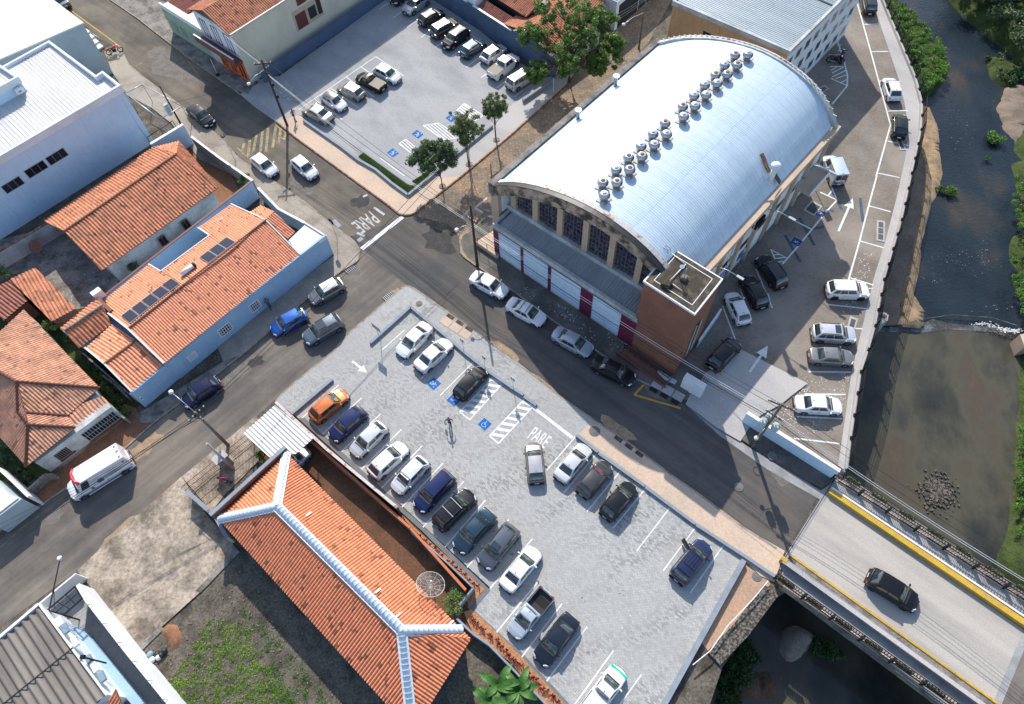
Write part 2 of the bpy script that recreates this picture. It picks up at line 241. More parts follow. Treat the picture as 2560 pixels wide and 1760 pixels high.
# ---------------------------------------------------------------- mesh helpers
WL={}     # world place of every origin
def wpos(o): return WL.get(o.name,Vector((0,0,0))) if o else Vector((0,0,0))
def tag(o,label=None,cat=None,group=None,kind=None):
    if label: o['label']=label
    if cat: o['category']=cat
    if group: o['group']=group
    if kind: o['kind']=kind
    return o
def thing(name,label,cat,loc,group=None,rotz=0):
    o=bpy.data.objects.new(name,None); col.objects.link(o); o.empty_display_size=.3
    o.location=loc; o.rotation_euler=(0,0,rotz); WL[o.name]=Vector(loc); return tag(o,label,cat,group)
class MB:
    def __init__(s): s.v=[]; s.f=[]; s.uv=None; s.sm=[]
    def face(s,pts,smooth=False):
        i=len(s.v); s.v+= [tuple(p) for p in pts]; s.f.append(tuple(range(i,i+len(pts)))); s.sm.append(smooth); return s
    def add(s,vs,fs,smooth=False):
        i=len(s.v); s.v+=[tuple(p) for p in vs]; s.f+=[tuple(i+k for k in f) for f in fs]; s.sm+=[smooth]*len(fs); return s
    def prism(s,pts,z0,z1,top=True,bottom=True):
        n=len(pts); a=sum(pts[i][0]*pts[(i+1)%n][1]-pts[(i+1)%n][0]*pts[i][1] for i in range(n))
        if a<0: pts=list(reversed(pts))
        vs=[(p[0],p[1],z0) for p in pts]+[(p[0],p[1],z1) for p in pts]
        fs=[(i,(i+1)%n,n+(i+1)%n,n+i) for i in range(n)]
        if top: fs.append(tuple(range(n,2*n)))
        if bottom: fs.append(tuple(reversed(range(n))))
        return s.add(vs,fs)
    def wall(s,a,b,t,z0,z1,side=0):
        """a wall from a to b, t thick; side 1 = thickness to the left of a->b, -1 right, 0 centred"""
        a=Vector((a[0],a[1])); b=Vector((b[0],b[1])); d=(b-a).normalized(); n=Vector((-d.y,d.x))*t
        o0=n*{0:-.5,1:0,-1:-1}[side]; o1=o0+n
        return s.prism([a+o0,b+o0,b+o1,a+o1],z0,z1)
    def box(s,c,sz,rz=0,M=None):
        hx,hy,hz=[k/2 for k in sz]; vs=[Vector((x,y,z)) for z in (-hz,hz) for x,y in ((-hx,-hy),(hx,-hy),(hx,hy),(-hx,hy))]
        m=M or Matrix.Rotation(rz,4,'Z'); vs=[m@v+Vector(c) for v in vs]
        return s.add(vs,[(3,2,1,0),(4,5,6,7),(0,1,5,4),(1,2,6,5),(2,3,7,6),(3,0,4,7)])
    def beam(s,a,b,wd,h=None):
        a=Vector(a);b=Vector(b);d=b-a; q=d.to_track_quat('X','Z').to_matrix().to_4x4(); return s.box((a+b)/2,(d.length,wd,h or wd),M=q)
    def tube(s,pts,r,n=8,caps=True,r1=None):
        pts=[Vector(p) for p in pts]; rings=[]; i0=len(s.v); m=len(pts)
        for i,p in enumerate(pts):
            d=(pts[min(i+1,m-1)]-pts[max(i-1,0)]).normalized(); q=d.to_track_quat('Z','Y'); rr=r if r1 is None else r+(r1-r)*i/(m-1)
            if isinstance(r,(list,tuple)): rr=r[i]
            for k in range(n):
                a=2*math.pi*k/n; s.v.append(tuple(p+q@Vector((math.cos(a)*rr,math.sin(a)*rr,0))))
        for i in range(m-1):
            for k in range(n):
                s.f.append((i0+i*n+k,i0+i*n+(k+1)%n,i0+(i+1)*n+(k+1)%n,i0+(i+1)*n+k)); s.sm.append(True)
        if caps:
            s.f.append(tuple(i0+k for k in reversed(range(n)))); s.sm.append(False); s.f.append(tuple(i0+(m-1)*n+k for k in range(n))); s.sm.append(False)
        return s
    def lathe(s,c,prof,n=14):
        i0=len(s.v); m=len(prof)
        for r,z in prof:
            for k in range(n):
                a=2*math.pi*k/n; s.v.append((c[0]+r*math.cos(a),c[1]+r*math.sin(a),c[2]+z))
        for i in range(m-1):
            for k in range(n): s.f.append((i0+i*n+k,i0+i*n+(k+1)%n,i0+(i+1)*n+(k+1)%n,i0+(i+1)*n+k)); s.sm.append(True)
        s.f.append(tuple(i0+(m-1)*n+k for k in range(n))); s.sm.append(False); s.f.append(tuple(i0+k for k in reversed(range(n)))); s.sm.append(False)
        return s
    def mesh(s,name,off=Vector((0,0,0))):
        me=bpy.data.meshes.new(name); me.from_pydata([(x-off[0],y-off[1],z-off[2]) for x,y,z in s.v],[],s.f)
        me.polygons.foreach_set('use_smooth',s.sm)
        if s.uv:
            u=me.uv_layers.new(name='UVMap'); li=0
            for f in s.f:
                for vi in f: u.data[li].uv=s.uv[vi]; li+=1
        me.update(); return me
    def build(s,name,mat,parent=None,**kw):
        if parent is None:
            xs=[v[0] for v in s.v]; ys=[v[1] for v in s.v]; zs=[v[2] for v in s.v]; off=Vector(((min(xs)+max(xs))/2,(min(ys)+max(ys))/2,min(zs)))
            if kw.get('kind')=='structure': off=Vector((0,0,0))
        else: off=wpos(parent)
        o=bpy.data.objects.new(name,s.mesh(name,off)); col.objects.link(o); o.data.materials.append(MATS[mat])
        if parent is None: o.location=off
        else: o.parent=parent
        WL[o.name]=off; return tag(o,kw.get('label'),kw.get('cat'),kw.get('group'),kw.get('kind'))
def sheet(name,mat,pts,z,parent=None,kind='structure',thick=None,**kw):
    m=MB(); pts=[Vector((p[0],p[1])) for p in pts]
    if thick: m.prism(pts,z-thick,z)
    else:
        n=len(pts); a=sum(pts[i].x*pts[(i+1)%n].y-pts[(i+1)%n].x*pts[i].y for i in range(n))
        if a<0: pts.reverse()
        m.face([(p.x,p.y,z) for p in pts])
    return m.build(name,mat,parent,kind=None if parent else kind,**kw)
def lerp(a,b,t): return a+(b-a)*t
def cvx_range(P2,s):
    lo,hi=1e9,-1e9; n=len(P2)
    for i in range(n):
        a,b=P2[i],P2[(i+1)%n]
        if abs(a[0]-b[0])<1e-9:
            if abs(a[0]-s)<1e-6: lo=min(lo,a[1],b[1]); hi=max(hi,a[1],b[1])
            continue
        if min(a[0],b[0])-1e-7<=s<=max(a[0],b[0])+1e-7:
            t=a[1]+(b[1]-a[1])*(s-a[0])/(b[0]-a[0]); lo=min(lo,t); hi=max(hi,t)
    return lo,hi
def roof_face(poly,name,mat,parent,pitch=.25,amp=.045,prof='tile',eave=(0,1),over=0,rows=1,**kw):
    """one roof plane with real tile columns or sheet ribs running up the slope; poly convex, first edge = eave"""
    P=[Vector(p) for p in poly]; o=P[eave[0]]; sx=(P[eave[1]]-o).normalized(); nrm=Vector((0,0,0))
    for i in range(len(P)): nrm+=(P[i]-o).cross(P[(i+1)%len(P)]-o)
    nrm.normalize()
    if nrm.z<0: nrm=-nrm
    sx=(sx-nrm*sx.dot(nrm)).normalized(); ty=nrm.cross(sx)
    P2=[((p-o).dot(sx),(p-o).dot(ty)) for p in P]; s0=min(p[0] for p in P2); s1=max(p[0] for p in P2)
    per={'tile':[(0,-.9),(.13,-.9),(.28,.2),(.42,.85),(.56,1),(.70,.85),(.86,.2),(.98,-.9)],'rib':[(0,0),(.62,0),(.72,1),(.88,1),(.98,0)],'wave':[(k/8,math.cos(2*math.pi*k/8)) for k in range(8)]}[prof]
    m=MB(); m.uv=[]; prev=None; k=0; ss=[s0+1e-4]
    n=int((s1-s0)/pitch)+1; pts=[(s0+1e-4,0)]
    for i in range(n+1):
        for a,h in per:
            s=s0+(i+a)*pitch
            if s0+1e-4<s<s1-1e-4: pts.append((s,h))
    pts.append((s1-1e-4,0))
    for s,h in pts:
        lo,hi=cvx_range(P2,s)
        if lo>hi: prev=None; continue
        q=[]
        for t in (lo,hi):
            p=o+sx*s+ty*t+nrm*(amp*h); m.v.append(tuple(p)); m.uv.append((s-s0,t)); q.append(len(m.v)-1)
        if prev: m.f.append((prev[0],q[0],q[1],prev[1])); m.sm.append(prof!='rib')
        prev=q
    m.face([p-nrm*.10 for p in reversed(P)]); m.uv+=[(0,0)]*len(P)       # ceiling boards below
    for i in range(len(P)):
        a,b=P[i],P[(i+1)%len(P)]; m.face([a-nrm*.10,b-nrm*.10,b-nrm*amp,a-nrm*amp]); m.uv+=[(0,0)]*4
    return m.build(name,mat,parent,**kw)
def ridge_caps(a,b,mat,parent,r=.13,step=.36,name='ridge'):
    """overlapping cap tiles along a ridge or hip"""
    a=Vector(a); b=Vector(b); L=(b-a).length; n=max(2,int(L/step)); m=MB(); d=(b-a).normalized(); q=d.to_track_quat('X','Z')
    for i in range(n):
        p0=a+d*(L*i/n); p1=a+d*(L*(i+1)/n+.05); k=8
        for pp,rr in ((p0,r*1.12),(p1,r*.95)):
            for j in range(k+1):
                an=math.pi*j/k; m.v.append(tuple(pp+q@Vector((0,math.cos(an)*rr,math.sin(an)*rr*.9))))
        b0=len(m.v)-2*(k+1)
        for j in range(k): m.f.append((b0+j,b0+j+1,b0+k+1+j+1,b0+k+1+j)); m.sm.append(True)
        m.f.append(tuple(b0+j for j in range(k+1))); m.sm.append(False)
    return m.build(name,mat,parent)
def xy(v): return Vector((v[0],v[1]))
def wallpt(a,b,u,z,off=0):
    """a point at fraction u along the wall a->b, height z, off metres in front (to the right of a->b)"""
    a=xy(a);b=xy(b);d=(b-a).normalized(); p=a+(b-a)*u+Vector((d.y,-d.x))*off; return Vector((p.x,p.y,z))
def window(parent,a,b,u0,u1,z0,z1,bars=(1,0),frame='trim_white',glass='window_glass',d=.05,fw=.06,name='window'):
    """frame standing proud of the wall a->b (outside to the right), glass just behind it"""
    m=MB(); P=lambda u,z,o: wallpt(a,b,u,z,o); L=(xy(b)-xy(a)).length; du=fw/L
    def bar(ua,ub,za,zb): 
        vs=[P(ua,za,.004),P(ub,za,.004),P(ub,zb,.004),P(ua,zb,.004),P(ua,za,d),P(ub,za,d),P(ub,zb,d),P(ua,zb,d)]
        m.add(vs,[(0,1,2,3),(7,6,5,4),(0,4,5,1),(1,5,6,2),(2,6,7,3),(3,7,4,0)])
    bar(u0,u1,z0,z0+fw); bar(u0,u1,z1-fw,z1); bar(u0,u0+du,z0+fw,z1-fw); bar(u1-du,u1,z0+fw,z1-fw)
    for i in range(bars[0]):
        u=lerp(u0,u1,(i+1)/(bars[0]+1)); bar(u-du/3,u+du/3,z0+fw,z1-fw)
    for i in range(bars[1]):
        z=lerp(z0,z1,(i+1)/(bars[1]+1)); 
        bar(u0+du,u1-du,z-fw/4,z+fw/4)
    f=m.build(name,frame,parent)
    g=MB(); g.face([P(u0+du*.5,z0+fw*.5,.02),P(u1-du*.5,z0+fw*.5,.02),P(u1-du*.5,z1-fw*.5,.02),P(u0+du*.5,z1-fw*.5,.02)]); g.build('pane',glass,f)
    return f
def panel(m,a,b,u0,u1,z0,z1,d=.03,base=.003):
    P=lambda u,z,o: wallpt(a,b,u,z,o)
    vs=[P(u0,z0,base),P(u1,z0,base),P(u1,z1,base),P(u0,z1,base),P(u0,z0,d),P(u1,z0,d),P(u1,z1,d),P(u0,z1,d)]
    m.add(vs,[(0,1,2,3),(7,6,5,4),(0,4,5,1),(1,5,6,2),(2,6,7,3),(3,7,4,0)]); return m
def stripe(m,a,b,wd,z):
    a=xy(a);b=xy(b);d=(b-a).normalized(); n=Vector((-d.y,d.x))*wd/2
    m.face([(p.x,p.y,z) for p in (a-n,b-n,b+n,a+n)])
def text_obj(txt,loc,rotz,size,mat,parent,sx=1,sy=1,name='lettering',z=0,M=None,thick=.002,bold=.02):
    c=bpy.data.curves.new(name,'FONT'); c.body=txt; c.size=size; c.align_x='CENTER'; c.align_y='CENTER'; c.extrude=thick; c.offset=bold
    t=bpy.data.objects.new(name,c); col.objects.link(t); dg=bpy.context.evaluated_depsgraph_get(); me=bpy.data.meshes.new_from_object(t.evaluated_get(dg)); bpy.data.objects.remove(t); bpy.data.curves.remove(c)
    me.materials.clear(); me.materials.append(MATS[mat]); o=bpy.data.objects.new(name,me); col.objects.link(o)
    for v in me.vertices: v.co.x*=sx; v.co.y*=sy
    if M is None: M=Matrix.Translation(Vector(loc))@Matrix.Rotation(rotz,4,'Z')
    if parent: M=Matrix.Translation(-wpos(parent))@M; o.parent=parent
    me.transform(M); WL[o.name]=wpos(parent); return o
def tri_strip_blades(name,mat,pts,h,wd,seed=1,parent=None,kind=None,label=None,cat=None,group=None,lean=.5):
    """many small upright blades / leaflets at the given places"""
    rn=random.Random(seed); m=MB()
    for p in pts:
        a=rn.uniform(0,6.283); hh=h*rn.uniform(.5,1.3); ww=wd*rn.uniform(.6,1.4); dx,dy=math.cos(a)*ww,math.sin(a)*ww; lx,ly=rn.uniform(-lean,lean)*hh,rn.uniform(-lean,lean)*hh
        i=len(m.v); m.v+=[(p[0]-dx,p[1]-dy,p[2]),(p[0]+dx,p[1]+dy,p[2]),(p[0]+lx,p[1]+ly,p[2]+hh)]; m.f.append((i,i+1,i+2)); m.sm.append(False)
    return m.build(name,mat,parent,kind=kind,label=label,cat=cat,group=group)
def inpoly(p,poly):
    c=False; n=len(poly); j=n-1
    for i in range(n):
        a,b=poly[i],poly[j]
        if (a[1]>p[1])!=(b[1]>p[1]) and p[0]<(b[0]-a[0])*(p[1]-a[1])/(b[1]-a[1]+1e-12)+a[0]: c=not c
        j=i
    return c
def scatter(poly,n,seed,cl=None,spread=1.0):
    rn=random.Random(seed); xs=[p[0] for p in poly]; ys=[p[1] for p in poly]; out=[]; cs=[]
    if cl:
        while len(cs)<cl:
            p=(rn.uniform(min(xs),max(xs)),rn.uniform(min(ys),max(ys)))
            if inpoly(p,poly): cs.append((p[0],p[1],rn.uniform(.3,1)*spread))
    k=0
    while len(out)<n and k<n*30:
        k+=1
        if cl: c=rn.choice(cs); p=(rn.gauss(c[0],c[2]),rn.gauss(c[1],c[2]))
        else: p=(rn.uniform(min(xs),max(xs)),rn.uniform(min(ys),max(ys)))
        if inpoly(p,poly): out.append(p)
    return out
def leafcloud(m,centers,n,size,rn,flat=.5):
    """n small leaf faces spread through clumps (x,y,z,r)"""
    for _ in range(n):
        cx,cy,cz,r=rn.choice(centers); u=Vector((rn.gauss(0,1),rn.gauss(0,1),rn.gauss(0,1))).normalized()*r*(rn.random()**.45)
        p=Vector((cx,cy,cz))+Vector((u.x,u.y,u.z*.7)); s=size*rn.uniform(.6,1.4)
        nrm=(Vector((rn.gauss(0,1),rn.gauss(0,1),rn.gauss(0,1)))*.8+u.normalized()*.6+Vector((0,0,flat))).normalized(); t=nrm.orthogonal().normalized(); t=(Matrix.Rotation(rn.uniform(0,6.28),3,nrm)@t); b=nrm.cross(t)
        m.face([p-t*s,p-b*s*.45,p+t*s,p+b*s*.45])
def tree(name,label,base,h,crown,nl,leafsize,mat,bark,group=None,cat='tree',tr=.16,limbs=9,seed=1,cl=30,clr=(.5,1.0),branch0=.3,multi=1):
    """crown = list of (dx,dy,z,rx,ry,rz) ellipsoids the clumps are scattered in"""
    rn=random.Random(seed); root=thing(name,label,cat,base,group); base=Vector(base); m=MB(); cen=[]
    for _ in range(cl):
        e=rn.choice(crown)
        while True:
            q=Vector((rn.uniform(-1,1),rn.uniform(-1,1),rn.uniform(-1,1)))
            if .25<q.length<1: break
        cen.append((base.x+e[0]+q.x*e[3],base.y+e[1]+q.y*e[4],base.z+e[2]+q.z*e[5],rn.uniform(*clr)))
    for k in range(multi):
        a=rn.uniform(0,6.28); off=Vector((math.cos(a),math.sin(a),0))*(.0 if multi==1 else tr*1.3)
        top=base+off*4+Vector((rn.uniform(-.3,.3),rn.uniform(-.3,.3),h*.62)); m.tube([base+off,base+off*1.5+Vector((0,0,h*.3)),top],tr,8,r1=tr*.45)
    for i in range(limbs):
        c=rn.choice(cen); t=rn.uniform(branch0,.6); s=base+Vector((0,0,h*t)); e=Vector(c[:3]); md=s.lerp(e,.5)+Vector((rn.uniform(-.2,.2),rn.uniform(-.2,.2),-.15)); m.tube([s,md,e],tr*.5,6,r1=tr*.12)
        for _ in range(3):
            c2=min(rn.sample(cen,min(6,len(cen))),key=lambda q:(Vector(q[:3])-e).length); m.tube([md,Vector(c2[:3])],tr*.22,5,r1=tr*.07)
    m.build('trunk',bark,root); lf=MB(); leafcloud(lf,cen,nl,leafsize,rn); lf.build('crown',mat,root); return root
# ---------------------------------------------------------------- vehicles
def interp(tab,x):
    for i in range(len(tab)-1):
        a,b=tab[i],tab[i+1]
        if x<=b[0]:
            t=(x-a[0])/(b[0]-a[0]+1e-9); t=max(0,min(1,t)); t=t*t*(3-2*t)*.5+t*.5; return [lerp(p,q,t) for p,q in zip(a[1:],b[1:])]
    return list(tab[-1][1:])
# per kind: L,W,H, wheel radius, wheel fractions, body top table (fraction from nose, z top, width factor), cabin (base front, roof front, roof rear, base rear), belt z, kind flags
KINDS={
 'hatch':dict(L=3.95,W=1.68,H=1.47,wr=.30,wf=(.20,.83),top=[(0,.58,.74),(.03,.66,.86),(.10,.78,.95),(.26,.95,1),(.45,.93,1),(.8,.95,1),(.93,.96,.96),(.98,.93,.86),(1,.80,.80)],cab=(.24,.41,.82,.965),zb=.92),
 'sedan':dict(L=4.40,W=1.74,H=1.46,wr=.31,wf=(.19,.80),top=[(0,.56,.72),(.03,.64,.85),(.09,.76,.95),(.26,.94,1),(.45,.92,1),(.75,.95,1),(.86,1.0,.97),(.96,.98,.90),(.985,.92,.84),(1,.78,.78)],cab=(.245,.40,.68,.845),zb=.92),
 'suv':dict(L=4.28,W=1.80,H=1.62,wr=.35,wf=(.195,.81),top=[(0,.68,.78),(.03,.80,.88),(.09,.92,.96),(.25,1.05,1),(.45,1.04,1),(.8,1.06,1),(.94,1.07,.97),(.985,1.02,.90),(1,.85,.84)],cab=(.235,.38,.86,.975),zb=1.03),
 'wagon':dict(L=4.45,W=1.78,H=1.60,wr=.34,wf=(.19,.80),top=[(0,.62,.76),(.03,.72,.87),(.09,.85,.95),(.25,1.0,1),(.45,.99,1),(.8,1.0,1),(.95,1.01,.97),(.985,.97,.90),(1,.82,.84)],cab=(.23,.38,.90,.985),zb=.98),
 'pickup':dict(L=4.50,W=1.70,H=1.55,wr=.31,wf=(.18,.80),top=[(0,.60,.76),(.03,.70,.87),(.09,.82,.95),(.25,.97,1),(.45,.96,1),(.57,.98,1),(.59,1.03,1),(.985,1.05,.98),(1,1.03,.96)],cab=(.235,.38,.52,.575),zb=.95,bed=(.60,.975)),
 'pickup4':dict(L=4.95,W=1.82,H=1.70,wr=.35,wf=(.175,.80),top=[(0,.72,.78),(.03,.84,.88),(.09,.95,.96),(.23,1.08,1),(.45,1.06,1),(.62,1.08,1),(.64,1.10,1),(.985,1.12,.98),(1,1.10,.96)],cab=(.215,.345,.58,.63),zb=1.05,bed=(.655,.98)),
 'boxvan':dict(L=4.3,W=1.75,H=2.05,wr=.31,wf=(.20,.80),top=[(0,.68,.78),(.03,.78,.88),(.10,.90,.96),(.24,1.05,1),(.5,1.06,1),(.98,1.1,.99),(1,1.0,.97)],cab=(.22,.37,.975,.995),zb=1.04,closed=True),
 'bigvan':dict(L=5.9,W=2.05,H=2.55,wr=.34,wf=(.155,.82),top=[(0,.72,.74),(.02,.86,.86),(.07,1.02,.95),(.155,1.18,1),(.5,1.2,1),(.98,1.2,.99),(1,1.1,.97)],cab=(.14,.255,.975,.995),zb=1.17,closed=True),
}
CM={}
def me_of(m,name,slot=1):
    me=m.mesh(name); me.materials.append(None); return me
def car_meshes(kind):
    if kind in CM: return CM[kind]
    K=KINDS[kind]; L,W,H,wr,wf,zb=K['L'],K['W'],K['H'],K['wr'],K['wf'],K['zb']; hw=W/2; out=[]
    X=lambda f: L/2-f*L
    wx=[X(f) for f in wf]; R=wr*1.17
    # body shell
    fr=sorted(set([i/40 for i in range(41)]+[.012,.03,.97,.988]+[ (L/2-(x+R*k))/L for x in wx for k in (-1,-.96,-.8,-.5,0,.5,.8,.96,1)]))
    if 'bed' in K: fr=sorted(set(fr+[K['bed'][0]-.004,K['bed'][0],K['bed'][1],K['bed'][1]+.004]))
    m=MB(); rings=[]
    for f in fr:
        zt,wfac=interp(K['top'],f); w_=hw*wfac; x=X(f); low=.19 if .03<f<.97 else .27; arch=low
        for c in wx:
            d=abs(x-c)
            if d<=R+1e-6: arch=max(arch,wr+math.sqrt(max(0,R*R-d*d)))
        inbed='bed' in K and K['bed'][0]<=f<=K['bed'][1]
        zc=zt+.02
        pr=[(w_*.95,low),(w_*.985,low+.14),(w_,.52),(w_*.995,zt-.24),(w_*.975,zt-.10),(w_*.93,zt-.03)]
        if inbed: pr+=[(w_*.90,zt),(w_*.885,zt-.005),(w_*.875,.62),(w_*.4,.60),(0,.60)]
        else: pr+=[(w_*.87,zt-.002),(w_*.80,zt+.008),(w_*.6,zt+.018),(w_*.35,zt+.028),(0,zt+.034)]
        pr=[(y,max(z,arch) if i<5 else z) for i,(y,z) in enumerate(pr)]
        # nose and tail lean in plan
        bow=lambda y: (-(abs(y)/hw)**2*.16 if f<.06 else (abs(y)/hw)**2*.09 if f>.94 else 0)*(1 if f<.012 or f>.985 else .8)
        ring=[(x+bow(y),-y,z) for y,z in pr]+[(x+bow(y),y,z) for y,z in reversed(pr[:-1])]
        rings.append(ring)
    n=len(rings[0])
    for r in rings: m.v+=r
    for i in range(len(rings)-1):
        for k in range(n-1):
            m.f.append((i*n+k,i*n+k+1,(i+1)*n+k+1,(i+1)*n+k)); m.sm.append(True)
    m.f.append(tuple(range(n-1,-1,-1))); m.sm.append(False); b=(len(rings)-1)*n; m.f.append(tuple(b+k for k in range(n))); m.sm.append(False)
    out.append(('body',me_of(m,kind+'_body'),'PAINT',None))
    # dark underside
    m=MB(); m.box((0,0,.33),(L*.93,W*.86,.26)); 
    for c in wx: m.box((c,0,wr+.18),(R*1.9,W*.84,.34))
    out.append(('underbody',me_of(m,kind+'_under'),'under_dark',None))
    # cabin
    cb=K['cab']; xb,xf,xr,xe=[X(f) for f in cb]; wb=hw*.93; wt=hw*(.74 if not K.get('closed') else .84); zr=H-.04; be=.06
    if K.get('closed'): wb=hw*.965
    A=[(xb-.10,wb*.94,zb),(xf,wt*.97,zr),(xr,wt*.97 if not K.get('closed') else wt,zr-.0),(xe+.06,wb*.93 if not K.get('closed') else wb*.97,zb)]
    def patch(p00,p10,p11,p01,bul,nu=6,nv=5,u0=0,u1=1,v0=0,v1=1,off=0):
        p00,p10,p11,p01=[Vector(p) for p in (p00,p10,p11,p01)]; nr=((p10-p00).cross(p01-p00)).normalized(); vs=[];fs=[]
        for j in range(nv+1):
            for i in range(nu+1):
                u=lerp(u0,u1,i/nu); v=lerp(v0,v1,j/nv); p=p00.lerp(p10,u).lerp(p01.lerp(p11,u),v)+nr*(bul*math.sin(math.pi*u)**.8*(1 if True else 1)*(.35+.65*math.sin(math.pi*v))+off) if 0<u<1 else p00.lerp(p10,u).lerp(p01.lerp(p11,u),v)+nr*off
                vs.append(tuple(p))
        for j in range(nv):
            for i in range(nu): a=j*(nu+1)+i; fs.append((a,a+1,a+nu+2,a+nu+1))
        return vs,fs
    Lb=[(x,y,z) for x,y,z in A]; Rb=[(x,-y,z) for x,y,z in A]
    ws=(Lb[0],Rb[0],Rb[1],Lb[1]); 
    # orientation: nr must point outwards (front)
    WS=dict(q=(Rb[0],Lb[0],Lb[1],Rb[1]),b=.10); RW=dict(q=(Lb[3],Rb[3],Rb[2],Lb[2]),b=.07 if not K.get('closed') else .02)
    SL=dict(q=(Lb[0],Lb[3],Lb[2],Lb[1]),b=.03); SR=dict(q=(Rb[3],Rb[0],Rb[1],Rb[2]),b=.03); RF=dict(q=(Rb[1],Lb[1],Lb[2],Rb[2]),b=.055)
    def outward(q):
        c=sum((Vector(p) for p in q),Vector())/4; nr=(Vector(q[1])-Vector(q[0])).cross(Vector(q[3])-Vector(q[0])); return nr.dot(c-Vector((0,0,zb-.3)))>0
    def mk(D,**k):
        q=D['q']
        if not outward(q): q=(q[1],q[0],q[3],q[2])
        return patch(*q,D['b'],**k)
    m=MB(); 
    for D in (WS,RW,SL,SR): m.add(*mk(D),smooth=True)
    out.append(('cabin',me_of(m,kind+'_cabin'),'PAINT',None))
    m=MB(); m.add(*mk(RF,nu=8,nv=8,off=.003),smooth=True); 
    out.append(('roof',me_of(m,kind+'_roof'),'ROOF',None))
    m=MB(); m.add(*mk(WS,nu=8,nv=6,u0=.05,u1=.95,v0=.03,v1=.93,off=.012),smooth=True); out.append(('windshield',me_of(m,kind+'_ws'),'windshield_glass',None))
    if not K.get('closed'):
        m=MB(); m.add(*mk(RW,nu=8,nv=6,u0=.07,u1=.93,v0=.12 if kind!='sedan' else .05,v1=.90,off=.012),smooth=True); out.append(('rear_window',me_of(m,kind+'_rw'),'car_glass',None))
    elif kind=='boxvan':
        m=MB()
        for s in (-1,1): m.box((X(1)-.0+.01,s*wt*.45,1.55),(.03,wt*.72,.55))
        out.append(('rear_window',me_of(m,kind+'_rw'),'car_glass',None))
    # side glass with a door pillar between
    Ls=Lb; span=xb-xe
    if kind in('pickup','boxvan'): cuts=[(.13,.86)] if kind=='pickup' else [(.06,.30)]
    elif kind=='bigvan': cuts=[(.05,.20)]
    elif kind=='pickup4': cuts=[(.12,.50),(.54,.88)]
    elif kind in('suv','wagon'): cuts=[(.09,.40),(.43,.70),(.73,.93)]
    else: cuts=[(.11,.47),(.50,.83)]
    for sgn in (1,-1):
        D=SL if sgn==1 else SR
        for (a,b_) in cuts:
            q=D['q']; flip=not outward(q)
            if flip: q=(q[1],q[0],q[3],q[2])
            # a measured from the front of the cabin
            frontfirst=q[0][0]>q[1][0]; u0,u1=(a,b_) if frontfirst else (1-b_,1-a)
            m=MB(); vs,fs=patch(*q,D['b'],nu=5,nv=4,u0=u0,u1=u1,v0=.10,v1=.86,off=.012); m.add(vs,fs,smooth=True)
            out.append(('side_window',me_of(m,kind+'_sw'),'car_glass',None))
    # cowl, grille, lights, plates
    m=MB(); m.box((xb+.0,0,interp(K['top'],cb[0])[0]+.02),(.13,W*.72,.05)); out.append(('cowl',me_of(m,kind+'_cowl'),'plastic_black',None))
    zn=interp(K['top'],.0)[0]
    m=MB(); m.box((L/2+.005,0,zn-.12),(.04,W*.46,.14)); m.box((L/2-.005,0,zn-.20),(.03,W*.40,.20)); out.append(('grille',me_of(m,kind+'_grille'),'plastic_black',None))
    for s in (1,-1):
        m=MB(); zz=interp(K['top'],.03)[0]; yq=s*hw*.66
        vs=[(L/2-.02,s*hw*.46,zz-.16),(L/2-.16,s*hw*.80,zz-.14),(L/2-.34,s*hw*.885,zz+.0),(L/2-.20,s*hw*.62,zz+.02),(L/2-.07,s*hw*.44,zz-.03)]
        o=Vector((.03,s*.015,.03)); vs=[tuple(Vector(v)+o) for v in vs]; m.face(vs if s==1 else vs[::-1]); m.add([tuple(Vector(v)-Vector((.06,s*.04,.03))) for v in vs]+vs,[(i,(i+1)%5,5+(i+1)%5,5+i) for i in range(5)])
        out.append(('headlight',me_of(m,kind+'_hl'),'lamp_glass',None))
        m=MB(); zz=interp(K['top'],.99)[0]-.12; hgt=.16 if kind in('sedan','hatch') else .28
        m.box((-L/2+.125,s*hw*.735,zz),(.17,hw*.20,hgt),rz=-s*.38); out.append(('taillight',me_of(m,kind+'_tl'),'tail_red',None))
        m=MB(); m.box((xb-.22,s*(hw+.09),zb+.05),(.10,.19,.12),rz=s*.25); m.box((xb-.22,s*(hw-.03),zb+.02),(.05,.14,.04)); out.append(('side_mirror',me_of(m,kind+'_mir'),'MIRROR',None))
    m=MB(); m.box((L/2+.02,0,.42),(.03,.40,.13)); out.append(('licence_plate',me_of(m,kind+'_plate'),'plate_white',None))
    m=MB(); m.box((-L/2-.012,0,.55 if kind!='sedan' else .72),(.03,.40,.13)); out.append(('licence_plate',me_of(m,kind+'_plate'),'plate_white',None))
    m=MB(); m.box((-L/2+.02,0,.36),(.14,W*.78,.16)); out.append(('bumper_trim',me_of(m,kind+'_bt'),'plastic_black',None))
    m=MB(); m.box((L/2-.03,0,.27),(.12,W*.70,.10)); out.append(('bumper_trim',me_of(m,kind+'_bt'),'plastic_black',None))
    # door seams, sill strip and handles
    m=MB()
    for s in (1,-1):
        for f in ([cb[0]+.03,(cb[1]+cb[2])/2+.0,cb[2]+.02] if not K.get('closed') else [cb[0]+.04,cb[1]+.10]):
            for z0 in range(6):
                za=.34+z0*(zb-.40)/6; m.box((X(f),s*(hw*.998+.001),za+(zb-.40)/12),(.012,.008,(zb-.40)/6))
        for f in ([(cb[1]+cb[2])/2-.03,cb[2]-.01]): m.box((X(f),s*(hw*.99+.008),zb-.17),(.16,.03,.03))
    m.box((X(cb[0])+.0,0,0.2),(.01,.01,.01)); out.append(('panel_gaps',me_of(m,kind+'_seam'),'plastic_black',None))
